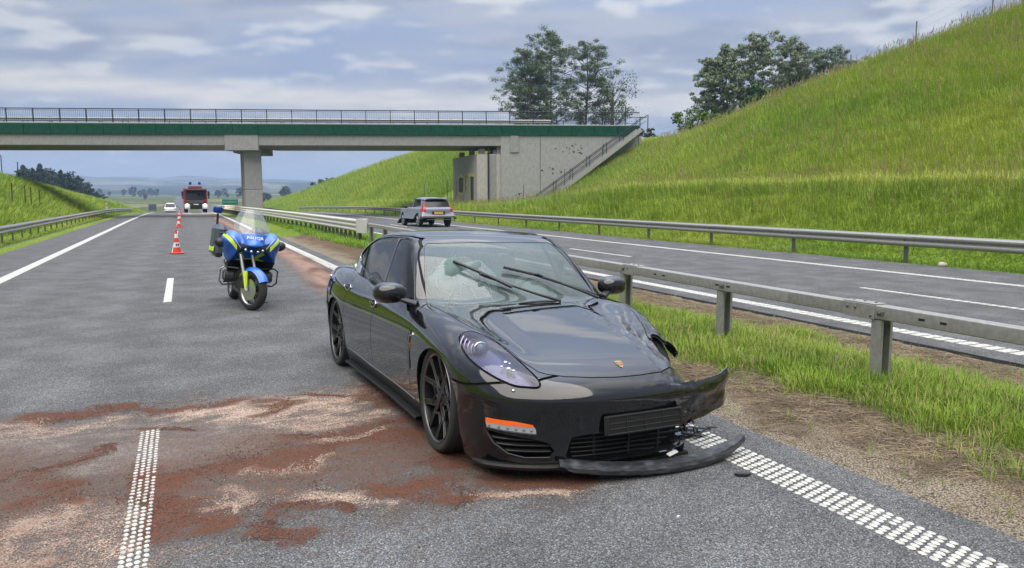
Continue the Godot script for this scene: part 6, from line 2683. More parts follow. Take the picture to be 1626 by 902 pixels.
func make_wagon(called: String, label: String, at: Vector3, turn: float, paint: Material, L: float, Wd: float, H: float, plate: Color, cell := 0.03) -> Node3D:
	var o := thing(called, label, "car", at, turn)
	var f := func(p: Vector3) -> float: return wagon_field(p, L, Wd, H)
	var s := surface_nets(f, v3(0, 0.1, -L / 2 - 0.1), v3(Wd / 2 + 0.1, H + 0.1, L / 2 + 0.1), cell, true)
	var glass := mat("car_glass", lin(0.010, 0.013, 0.015), 0.05)
	var black := mat("trim_black", lin(0.012, 0.012, 0.013), 0.42)
	var red := mat("tail_red", lin(0.42, 0.02, 0.025), 0.2)
	var R := 0.36
	var zf := L * 0.30
	var zr := -L * 0.31
	var belt := H * 0.60
	var hl := L / 2
	var field := func(t: Surf, fn: Callable) -> PackedFloat32Array:
		var m := PackedFloat32Array()
		m.resize(t.v.size())
		for k in t.v.size():
			m[k] = fn.call(v3(absf(t.v[k].x), t.v[k].y, t.v[k].z))
		return m
	var m1: PackedFloat32Array = field.call(s, func(p: Vector3) -> float: return minf(Vector2(p.z - zf, p.y - R).length(), Vector2(p.z - zr, p.y - R).length()) - R - 0.05 if p.x > Wd * 0.30 else 1.0)
	s = s.cut(m1, 0.0, false)
	m1 = field.call(s, func(p: Vector3) -> float: return p.y - 0.40 if p.z > -hl + 0.25 else p.y - 0.60)
	part("lower_cladding", s.cut(m1, 0.0).mb(), black, o)
	s = s.cut(m1, 0.0, false)
	# side glass, in two with a pillar between
	m1 = field.call(s, func(p: Vector3) -> float: return maxf(maxf(belt + 0.075 - p.y + 0.10 * smoothstep(-0.4, -hl * 0.75, p.z), p.y - H + 0.13), maxf(maxf(p.z + (p.y - belt) * 1.55 - hl * 0.34 + 0.14, -p.z + (p.y - belt) * 0.75 - hl * 0.72), maxf(0.045 - absf(p.z + 0.12), Wd * 0.30 - p.x))))
	part("side_windows", s.cut(m1, -0.002).offset(-0.004).mb(), glass, o)
	s = s.cut(m1, 0.002, false)
	m1 = field.call(s, func(p: Vector3) -> float: return maxf(maxf(belt + 0.09 - p.y, p.y - H + 0.17), maxf(p.x - Wd * 0.385 + 0.10 * (p.y - belt), p.z + hl * 0.62)))
	part("rear_window", s.cut(m1, -0.002).offset(-0.004).mb(), glass, o)
	s = s.cut(m1, 0.002, false)
	m1 = field.call(s, func(p: Vector3) -> float: return maxf(maxf(belt + 0.03 - p.y, p.y - H + 0.09), maxf(p.x - Wd * 0.40 + 0.22 * (p.y - belt), maxf(-p.z - 0.1, p.z - hl * 0.36))))
	part("windscreen", s.cut(m1, -0.002).offset(-0.004).mb(), glass, o)
	s = s.cut(m1, 0.002, false)
	# tail lamps climb the rear corners
	m1 = field.call(s, func(p: Vector3) -> float: return maxf(maxf(p.z + hl * 0.80, Wd * 0.375 - p.x), maxf(belt - 0.17 - p.y, p.y - H * 0.845)))
	part("tail_lights", s.cut(m1, -0.002).offset(0.003).mb(0.01), red, o)
	s = s.cut(m1, 0.002, false)
	m1 = field.call(s, func(p: Vector3) -> float: return maxf(maxf(hl * 0.82 - p.z, Wd * 0.27 - p.x), absf(p.y - 0.74) - 0.075))
	part("headlights", s.cut(m1, -0.002).offset(0.003).mb(0.01), mat("lamp_silver", lin(0.55, 0.58, 0.62), 0.15, 0.9), o)
	s = s.cut(m1, 0.002, false)
	part("body", s.mb(0.01), paint, o)
	var inside := MB.new()
	inside.bbox(v3(0, belt - 0.2, -0.2), v3(Wd * 0.8, 0.7, L * 0.7), 0.1)
	part("cabin_floor", inside, black, o)
	for z in [zf, zr]:
		for sx in [-1.0, 1.0]:
			var w := Node3D.new()
			w.name = "wheel"
			o.add_child(w, true)
			w.position = v3(sx * (Wd / 2 - 0.02), R, z)
			var b := Basis(Vector3(0, 0, 1), -sx * PI / 2)
			var t := MB.new()
			t.lathe([Vector2(R - 0.10, -0.20), Vector2(R, -0.19), Vector2(R, -0.03), Vector2(R - 0.03, 0.0), Vector2(R - 0.09, 0.0), Vector2(R - 0.10, -0.02)], 30, Vector3.ZERO, b, 30.0)
			part("tyre", t, mat("tyre_rubber", lin(0.022, 0.022, 0.023), 0.82), w)
			var rm := MB.new()
			rm.lathe([Vector2(R - 0.10, -0.01), Vector2(R - 0.115, 0.0), Vector2(R - 0.12, -0.02)], 30, Vector3.ZERO, b, 30.0)
			for k in 5:
				var a := TAU * k / 5
				for e in [-0.16, 0.16]:
					rm.tube([b * v3(0.04 * cos(a), -0.015, 0.04 * sin(a)), b * v3((R - 0.11) * cos(a + e), -0.01, (R - 0.11) * sin(a + e))], [0.025, 0.022], 5)
			part("rim", rm, mat("car_rim", lin(0.40, 0.40, 0.41), 0.35, 0.7), w)
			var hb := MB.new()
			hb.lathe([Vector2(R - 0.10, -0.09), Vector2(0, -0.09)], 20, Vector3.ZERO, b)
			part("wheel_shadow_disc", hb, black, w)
	for sx in [-1.0, 1.0]:
		var mr := MB.new()
		mr.bbox(v3(sx * (Wd / 2 + 0.07), belt + 0.10, hl * 0.22), v3(0.20, 0.14, 0.11), 0.04)
		part("mirror", mr.smooth(50.0), black, o)
	var tr := MB.new()
	tr.bbox(v3(0, H - 0.095, -hl + 0.23 + 0.10), v3(Wd * 0.66, 0.035, 0.22), 0.012, Basis(Vector3.RIGHT, -0.10))
	part("roof_spoiler", tr, paint, o)
	var bp := MB.new()
	bp.bbox(v3(0, 0.415, -hl + 0.015), v3(Wd * 0.74, 0.045, 0.05), 0.015)
	part("bumper_trim", bp, mat("trim_silver", lin(0.42, 0.42, 0.43), 0.3, 0.7), o)
	var rc := MB.new()
	rc.bbox(v3(0, 0.77, -hl + 0.005), v3(0.74, 0.20, 0.05), 0.02)
	part("plate_recess", rc, black, o)
	var pl := MB.new()
	pl.bbox(v3(0, 0.77, -hl - 0.024), v3(0.52, 0.115, 0.012), 0.003)
	part("number_plate", pl, mat("plate_%s" % plate.to_html(false), plate, 0.5), o)
	return o

func build_traffic() -> void:
	var silver := mat("silver_blue_paint", lin(0.20, 0.22, 0.26), 0.3, 0.2)
	silver.clearcoat_enabled = true
	make_wagon("grey_suv", "silver grey compact SUV driving away on the far carriageway", W(12.75, 0, 43.0), PI + 0.04, silver, 4.42, 1.87, 1.66, lin(0.62, 0.40, 0.06), 0.026)
	var white := mat("white_paint", lin(0.72, 0.72, 0.71), 0.25)
	make_wagon("white_car", "small white car far ahead in the left lane beside the fire engine", W(-1.75, crvRoad.at(140), 140), 0.0, white, 4.2, 1.85, 1.75, lin(0.7, 0.7, 0.7), 0.05)
	var dark := mat("dark_paint", lin(0.015, 0.016, 0.018), 0.25)
	make_wagon("dark_car", "dark car far away beside the bridge pier on the far carriageway", W(9.6, crvRoad.at(118), 118), PI, dark, 4.4, 1.85, 1.7, lin(0.7, 0.7, 0.7), 0.05)
	fire_engine()

func fire_engine() -> void:
	var o := thing("fire_engine", "red fire engine with lit headlights coming down the lane under the bridge", "fire engine", W(1.55, crvRoad.at(99), 99), 0.02)
	var red := mat("fire_red", lin(0.23, 0.012, 0.018), 0.3)
	var white := mat("white_paint", Color.WHITE)
	var black := mat("trim_black", Color.BLACK)
	var glass := mat("car_glass", Color.BLACK)
	var m := MB.new()
	# own axes: z forwards, front bumper at z = 0
	m.prism(P2([-1.25, 0.95, 1.25, 0.95, 1.25, 2.55, 1.15, 2.82, -1.15, 2.82, -1.25, 2.55]), -2.0, -0.12)
	part("cab", m, red, o)
	m = MB.new()
	m.bbox(v3(0, 2.05, -0.10), v3(2.20, 0.95, 0.06), 0.05, Basis(Vector3.RIGHT, -0.06))
	part("windscreen", m, glass, o)
	m = MB.new()
	m.bbox(v3(0, 2.68, -0.02), v3(2.25, 0.16, 0.30), 0.04, Basis(Vector3.RIGHT, 0.2))
	part("sun_visor", m, black, o)
	m = MB.new()
	m.bbox(v3(0, 1.30, -0.08), v3(1.75, 0.45, 0.06), 0.02)
	part("grille", m, black, o)
	for y in [1.20, 1.32, 1.44]:
		m = MB.new()
		m.bbox(v3(0, y, -0.035), v3(1.5 if y < 1.4 else 1.9, 0.035, 0.04), 0.01)
		part("grille_bar", m, mat("lamp_silver", Color.WHITE), o)
	m = MB.new()
	m.bbox(v3(0, 0.72, -0.05), v3(1.30, 0.60, 0.34), 0.05)
	part("bumper_centre", m, black, o)
	for s in [-1.0, 1.0]:
		m = MB.new()
		m.bbox(v3(s * 0.96, 0.74, -0.06), v3(0.60, 0.58, 0.36), 0.05)
		part("bumper_corner", m, white, o)
		var em := mat("lit_headlight", lin(0.9, 0.85, 0.75), 0.3)
		em.emission_enabled = true
		em.emission = Color(1.0, 0.86, 0.70)
		em.emission_energy_multiplier = 3.5
		m = MB.new()
		m.ball(v3(s * 0.98, 0.88, 0.12), v3(0.16, 0.15, 0.06), Basis(), 8, 12)
		part("headlight_lamp", m, em, o)
		var l := SpotLight3D.new()
		l.name = "headlight_beam"
		o.add_child(l, true)
		l.position = v3(s * 0.98, 0.88, 0.22)
		l.rotation = v3(-0.05, PI, 0)
		l.light_color = Color(1.0, 0.88, 0.74)
		l.light_energy = 12.0
		l.spot_angle = 22.0
		l.spot_range = 60.0
		l.spot_attenuation = 2.0
		l.light_size = 0.12
		l.shadow_enabled = true
		m = MB.new()
		m.bbox(v3(s * 1.42, 2.20, -0.22), v3(0.22, 0.62, 0.16), 0.04)
		m.bbox(v3(s * 1.40, 1.75, -0.22), v3(0.20, 0.22, 0.16), 0.04)
		m.tube([v3(s * 1.2, 2.5, -0.3), v3(s * 1.40, 2.45, -0.24)], 0.03, 5)
		part("mirror", m, black, o)
		m = MB.new()
		m.lathe([Vector2(0.16, -0.14), Vector2(0.16, 0.10), Vector2(0.10, 0.20), Vector2(0, 0.22)], 14, v3(s * 0.50, 3.42, -1.3))
		part("blue_beacon", m, mat("beacon_blue", lin(0.005, 0.03, 0.22), 0.08), o)
		for z in [-0.95, -4.7]:
			m = MB.new()
			m.lathe([Vector2(0, 0.01), Vector2(0.28, 0.02), Vector2(0.48, 0.0), Vector2(0.50, -0.04), Vector2(0.50, -0.32)], 26, v3(s * 1.22, 0.50, z), Basis(Vector3(0, 0, 1), -s * PI / 2), 25.0)
			part("wheel", m, mat("tyre_rubber", Color.BLACK), o)
	m = MB.new()
	m.bbox(v3(0, 3.0, -1.3), v3(1.5, 0.32, 0.7), 0.05)
	part("roof_box", m, mat("fire_pink", lin(0.20, 0.08, 0.10), 0.5), o)
	m = MB.new()
	m.bbox(v3(0, 1.9, -4.4), v3(2.46, 2.0, 4.4), 0.06)
	part("equipment_body", m, red, o)
	m = MB.new()
	m.bbox(v3(0, 0.70, -3.4), v3(2.2, 0.5, 5.6), 0.05)
	part("chassis", m, black, o)
	m = MB.new()
	m.bbox(v3(0, 0.98, 0.13), v3(0.52, 0.115, 0.012), 0.003)
	part("number_plate", m, white, o)
	m = MB.new()
	m.bbox(v3(0, 1.62, -0.095), v3(2.0, 0.06, 0.03), 0.01)
	part("white_band", m, white, o)

# ---------------------------------------------------------------- overpass, guard rails
# the overpass has axes of its own: x along it to the right, z towards the camera's side, origin on the ground at the middle pier
const BRIDGE_AT := Vector3(5.65, 0, -70.8)
const BRIDGE_TURN := -0.285

func concrete(called: String, g: float, warm := 0.0) -> StandardMaterial3D:
	var m := mat(called, lin(g * (1.0 + warm), g, g * (1.0 - warm)), 0.85)
	if m.albedo_texture == null:
		m.albedo_texture = noise_tex(91, 512, 0.02, 5, Color(0.935, 0.935, 0.93), Color(1, 1, 1), 0.2, 0.7)
		triplanar(m, 1.0 / 3.1, false)
		m.uv1_scale = v3(0.5, 0.16, 0.5)
		m.detail_enabled = true
		m.detail_blend_mode = BaseMaterial3D.BLEND_MODE_MUL
		m.detail_uv_layer = BaseMaterial3D.DETAIL_UV_2
		m.detail_albedo = noise_tex(92, 512, 0.05, 5, Color(0.955, 0.955, 0.95), Color(1, 1, 1), 0.25, 0.75)
		m.uv2_triplanar = true
		m.uv2_scale = v3(0.5, 0.12, 0.5)
	return m

func build_bridge() -> void:
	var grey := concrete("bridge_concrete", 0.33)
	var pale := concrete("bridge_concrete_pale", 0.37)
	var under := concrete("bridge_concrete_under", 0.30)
	var green := mat("fascia_green", lin(0.014, 0.088, 0.055), 0.8)
	green.metallic_specular = 0.25
	green.albedo_texture = noise_tex(93, 512, 0.02, 4, Color(0.78, 0.78, 0.78), Color(1, 1, 1), 0.2, 0.8)
	triplanar(green, 0.35, false)
	green.uv1_scale = v3(0.8, 0.12, 0.8)
	var rail := mat("railing_steel", lin(0.022, 0.030, 0.034), 0.5, 0.3)
	var o := thing("road_bridge", "concrete overpass with green fascia and dark railing crossing both carriageways", "bridge", BRIDGE_AT, BRIDGE_TURN)
	o.rotate_object_local(Vector3.BACK, 0.005)
	var x0 := -62.0
	var x1 := 33.0
	var ZN := 3.4          # near face
	var ZF := -4.4
	var xe := 21.9         # right end of the girders
	# deck slab, girders
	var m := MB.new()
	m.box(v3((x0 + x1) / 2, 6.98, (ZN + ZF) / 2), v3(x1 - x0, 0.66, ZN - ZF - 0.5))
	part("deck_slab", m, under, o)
	for z in [ZN - 0.35, -0.5, ZF + 0.35]:
		var lo := 5.78
		m = MB.new()
		m.bbox(v3((x0 - 1.35) / 2, (lo + 6.65) / 2, z), v3(-1.35 - x0, 6.65 - lo, 0.55), 0.02)
		m.bbox(v3((1.3 + xe) / 2, (lo + 6.65) / 2, z), v3(xe - 1.3, 6.65 - lo, 0.55), 0.02)
		part("girder", m, grey, o)
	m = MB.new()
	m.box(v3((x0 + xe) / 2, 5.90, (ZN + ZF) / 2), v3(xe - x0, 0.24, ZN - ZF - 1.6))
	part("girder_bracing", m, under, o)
	# fascia: panel by panel
	var step := 1.98
	var x := x0
	while x < x1 - 0.2:
		var w := minf(step, x1 - x)
		var p := MB.new()
		p.bbox(v3(x + w / 2, 7.045, ZN + 0.06), v3(w - 0.035, 0.81, 0.09), 0.006)
		part("fascia_panel", p, green, o)
		x += step
	m = MB.new()
	m.box(v3((x0 + x1) / 2, 7.045, ZN - 0.01), v3(x1 - x0, 0.78, 0.05))
	m.box(v3((x0 + x1) / 2, 7.045, ZF - 0.05), v3(x1 - x0, 0.81, 0.10))
	part("fascia_backing", m, green, o)
	m = MB.new()
	m.bbox(v3((x0 + x1) / 2, 7.50, ZN - 0.18), v3(x1 - x0, 0.09, 0.55), 0.015)
	m.bbox(v3((x0 + x1) / 2, 7.50, ZF + 0.18), v3(x1 - x0, 0.09, 0.55), 0.015)
	part("kerb", m, pale, o)
	m = MB.new()
	m.box(v3((x0 + x1) / 2, 7.36, (ZN + ZF) / 2), v3(x1 - x0, 0.10, ZN - ZF - 0.9))
	part("bridge_road", m, mat("bridge_asphalt", lin(0.10, 0.10, 0.10), 0.8), o)
	# railing on both edges
	for z in [ZN - 0.05, ZF + 0.05]:
		m = MB.new()
		m.tube([v3(x0, 8.62, z), v3(x1, 8.62, z)], 0.040, 8)
		m.tube([v3(x0, 8.50, z), v3(x1, 8.50, z)], 0.018, 6)
		m.tube([v3(x0, 7.68, z), v3(x1, 7.68, z)], 0.018, 6)
		part("railing_rails", m, rail, o)
		m = MB.new()
		x = x0
		while x < x1:
			m.box(v3(x, 8.09, z), v3(0.014, 0.82, 0.014))
			x += 0.142
		part("balusters", m, rail, o, "", true)
		x = x0 + 0.7
		while x < x1 + 0.2:
			var p := MB.new()
			p.box(v3(x, 8.08, z), v3(0.06, 1.12, 0.09))
			part("railing_post", p, rail, o)
			x += step
	# vehicle barrier behind it
	for z in [ZN - 0.95, ZF + 0.95]:
		m = MB.new()
		w_beam(m, v3(x0, 7.72, z), v3(x1 - 7.5, 7.72, z), 1.0)
		x = x0 + 1.0
		while x < x1 - 7.5:
			m.box(v3(x, 7.75, z - 0.1), v3(0.10, 0.72, 0.07))
			x += 2.0
		part("vehicle_barrier", m, mat("galvanised", lin(0.36, 0.37, 0.37), 0.45, 0.55), o)
	# pier with its cap; the pier's lower part is painted lighter
	m = MB.new()
	m.bbox(v3(0.0, 6.02, ZN - 0.62), v3(2.66, 1.30, 1.30), 0.03)
	part("pier_cap_block", m, grey, o)
	m = MB.new()
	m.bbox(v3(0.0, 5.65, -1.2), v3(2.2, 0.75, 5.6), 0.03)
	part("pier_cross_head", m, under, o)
	m = MB.new()
	m.bbox(v3(-0.05, 6.63, ZN - 0.60), v3(2.62, 0.02, 1.36), 0.004)
	part("cap_joint", m, under, o)
	var piers := Basis(Vector3.UP, -BRIDGE_TURN)   # the pier stands square to the road below
	m = MB.new()
	m.bbox(v3(0.02, 3.82, 0.3), v3(1.36, 3.20, 4.4), 0.05, piers)
	part("pier", m, grey, o)
	m = MB.new()
	m.bbox(v3(0.02, 0.86, 0.3), v3(1.37, 2.72, 4.41), 0.05, piers)
	part("pier_base", m, pale, o, "paler painted foot of the middle pier")
	# abutment on the right
	var warm := concrete("abutment_concrete", 0.45, 0.06)
	m = MB.new()
	# square to the road below, like the pier
	m.prism(P2([19.10, -3.12, 21.6, -3.12, 21.6, 4.25, 17.36, 4.25]), -0.5, 5.10, Transform3D(Basis(Vector3.RIGHT, Vector3(0, 0, -1), Vector3.UP), Vector3.ZERO))
	part("abutment_face", m, warm, o)
	m = MB.new()
	m.bbox(v3(20.35, 2.35, 2.50), v3(0.75, 5.4, 1.30), 0.02)
	part("abutment_pilaster", m, under, o)
	m = MB.new()
	m.box(v3(20.75, 5.28, -0.5), v3(0.5, 0.40, 6.4))
	m.box(v3(21.3, 6.0, -0.5), v3(1.0, 1.8, 6.9))
	part("bearing_seat", m, under, o)
	for z in [2.3, -0.5, -3.6]:
		m = MB.new()
		m.bbox(v3(19.75 + (z - 3.15) * 0.236, 5.35, z), v3(0.5, 0.5, 0.5), 0.04)
		part("bearing_block", m, warm, o)
	m = MB.new()
	m.bbox(v3(22.25, 5.93, ZN - 0.22), v3(0.72, 1.42, 0.60), 0.02)
	part("girder_end_block", m, grey, o)
	# wing wall in two slabs with a joint; its foot follows the bank
	for q in [[21.1, 24.42], [24.46, 33.2]]:
		m = MB.new()
		m.prism(P2([q[0], -1.0, q[1], -1.0 if q[1] < 25 else 4.5, q[1], 6.64, q[0], 6.64]), ZN - 0.75, ZN - 0.02)
		part("wing_wall", m, pale, o)
	m = MB.new()
	m.box(v3(24.44, 3.0, ZN - 0.05), v3(0.05, 7.2, 0.04))
	part("wall_joint", m, mat("joint_black", lin(0.012, 0.012, 0.013), 0.8), o)
	m = MB.new()
	m.tube([v3(20.05, 0.0, 3.22), v3(20.05, 5.6, 3.22)], 0.07, 8)
	part("drain_pipe", m, mat("pipe_dark", lin(0.02, 0.022, 0.025), 0.6), o)
	# stairs up the bank beside the wing wall
	var stairs := thing("embankment_stairs", "concrete stairs with dark handrail climbing the bank beside the bridge", "stairs", BRIDGE_AT, BRIDGE_TURN)
	var a := v3(24.1, 0.75, 4.25)
	var b := v3(32.6, 7.15, 4.25)
	var n := 36
	for k in n:
		var t := (k + 0.5) / n
		var p := a.lerp(b, t)
		m = MB.new()
		m.box(p + v3(0, -0.12, 0), v3((b.x - a.x) / n + 0.02, 0.30, 1.05))
		part("step", m, grey, stairs)
	for z in [-0.60, 0.60]:
		m = MB.new()
		var dirv := (b - a).normalized()
		m.box((a + b) / 2 + v3(0, -0.02, z), v3((b - a).length() + 0.3, 0.34, 0.14), Basis(dirv, v3(-dirv.y, dirv.x, 0), Vector3(0, 0, 1)))
		part("stringer", m, pale if z > 0 else grey, stairs)
	for z in [-0.62, 0.62]:
		m = MB.new()
		m.tube([a + v3(-0.3, 0.85, z), b + v3(0.6, 1.25, z)], 0.032, 7)
		m.tube([a + v3(0, 0.55, z), b + v3(0.5, 0.78, z)], 0.022, 6)
		part("handrail", m, rail, stairs)
		for k in 7:
			var p := a.lerp(b, k / 6.0)
			m = MB.new()
			m.box(p + v3(0, 0.55, z), v3(0.05, 1.15, 0.05))
			part("handrail_post", m, rail, stairs)
	m = MB.new()
	m.box(b + v3(0.85, 0.6, 0), v3(0.06, 1.5, 0.06))
	m.tube([b + v3(-3.2, 1.2, -0.62), b + v3(0.9, 1.2, -0.62)], 0.03, 6)
	part("top_gate_post", m, rail, stairs)
	graffiti(o)

func graffiti(o: Node3D) -> void:
	var yellow := mat("spray_yellow", lin(0.60, 0.55, 0.16), 0.6)
	var black := mat("spray_black", lin(0.012, 0.012, 0.013), 0.6)
	var pink := mat("spray_pink", lin(0.42, 0.25, 0.22), 0.7)
	# on the abutment's face, which looks along -x; u runs from its far edge to its near edge
	var face := Vector3(-0.973, 0, 0.2297)
	var along := Vector3(0.2297, 0, 0.973)
	var t := Transform3D(Basis(along, Vector3.UP, face), v3(19.10, 0.75, 3.12) - along * 7.0 + face * 0.002)
	var bl := MB.new()
	var ye := MB.new()
	bl.prism(P2([1.15, 1.2, 2.6, 1.05, 2.85, 1.5, 2.75, 2.5, 1.3, 2.45]), 0.0, 0.006, t)
	bl.prism(P2([3.3, 1.3, 3.75, 1.0, 4.1, 2.0, 4.2, 2.7, 3.35, 2.65]), 0.0, 0.006, t)
	bl.prism(P2([4.9, 0.5, 5.9, 0.5, 5.95, 2.5, 4.95, 2.55]), 0.0, 0.006, t)
	for pts in [[1.1, 1.15, 1.25, 2.5, 1.8, 2.75, 2.8, 2.55, 2.9, 1.5, 2.6, 1.0, 1.1, 1.15], [1.0, 1.1, 1.7, 0.55, 2.3, 0.2], [3.15, 2.7, 3.35, 1.3, 3.7, 0.9, 4.05, 1.9, 4.3, 2.75], [3.7, 2.7, 3.75, 1.7], [4.25, 2.75, 4.9, 2.5, 4.9, 0.4], [4.6, 2.7, 6.2, 2.65], [3.4, 0.9, 3.3, 0.1], [0.8, 0.9, 1.4, 0.35]]:
		var line := []
		for k in range(0, pts.size(), 2):
			line.append(t * v3(pts[k], pts[k + 1], 0.004))
		ye.tube(line, 0.15, 6, true, 1.0)
	# flatten the sprayed lines onto the wall
	for k in ye.v.size():
		var off: float = (ye.v[k] - t.origin).dot(face)
		ye.v[k] += face * (0.008 + clampf(off * 0.02, -0.002, 0.003) - off)
		ye.n[k] = face
	part("graffiti_fill", bl, black, o)
	part("graffiti_outline", ye, yellow, o)
	var pk := MB.new()
	pk.prism(P2([0.35, 0.9, 0.75, 0.85, 0.85, 2.3, 0.4, 2.4]), 0.0, 0.006, t)
	part("graffiti_pink", pk, pink, o)
	var mk := MB.new()
	mk.bbox(v3(20.4, 1.1, 3.137), v3(0.24, 1.3, 0.006), 0.002)
	mk.bbox(v3(20.62, 1.0, 3.137), v3(0.07, 1.6, 0.006), 0.002)
	part("graffiti_tag", mk, mat("spray_grey", lin(0.10, 0.08, 0.12), 0.7), o)
	# scribbles on the wing wall
	var rng := RandomNumberGenerator.new()
	rng.seed = 21
	var sc := MB.new()
	for q in [[25.4, 3.6, 0.9], [26.9, 5.3, 1.2], [22.6, 1.6, 0.8], [27.6, 5.6, 0.5]]:
		for k in 7:
			var c := v3(q[0] + rng.randf_range(-1, 1) * q[2], q[1] + rng.randf_range(-0.35, 0.35), 3.385)
			var w := rng.randf_range(0.06, 0.2)
			sc.box(c, v3(w, rng.randf_range(0.03, 0.16), 0.012), Basis(Vector3(0, 0, 1), rng.randf_range(-0.9, 0.9)))
	part("wall_scribbles", sc, black, o, "", true)

# the corrugated beam from a to b (lower edge), bulging towards the side out of the line
func w_beam(m: MB, a: Vector3, b: Vector3, side: float, bands := 2) -> void:
	var dirv := (b - a).normalized()
	var out := dirv.cross(Vector3.UP).normalized() * side
	var prof := [Vector2(0.012, 0.0), Vector2(0.030, 0.018), Vector2(0.075, 0.050), Vector2(0.080, 0.062), Vector2(0.080, 0.092), Vector2(0.075, 0.104), Vector2(0.022, 0.138), Vector2(0.016, 0.155)]
	var pts := []
	for k in bands:
		for q in prof:
			pts.append(Vector2(q.x, q.y + 0.155 * k))
	pts.append(Vector2(0.012, 0.155 * bands))
	# and back again behind, a sheet's thickness away
	var rows := [[], []]
	for q in pts:
		rows[0].append(a + out * q.x + Vector3.UP * q.y)
		rows[1].append(b + out * q.x + Vector3.UP * q.y)
	for k in range(pts.size() - 1, -1, -1):
		rows[0].append(a + out * (pts[k].x - 0.008) + Vector3.UP * pts[k].y)
		rows[1].append(b + out * (pts[k].x - 0.008) + Vector3.UP * pts[k].y)
	var one := MB.new()
	var w: int = rows[0].size()
	for k in w - 1:
		one.quad(rows[0][k], rows[0][k + 1], rows[1][k + 1], rows[1][k])
	m.append(one.smooth(38.0), Transform3D())

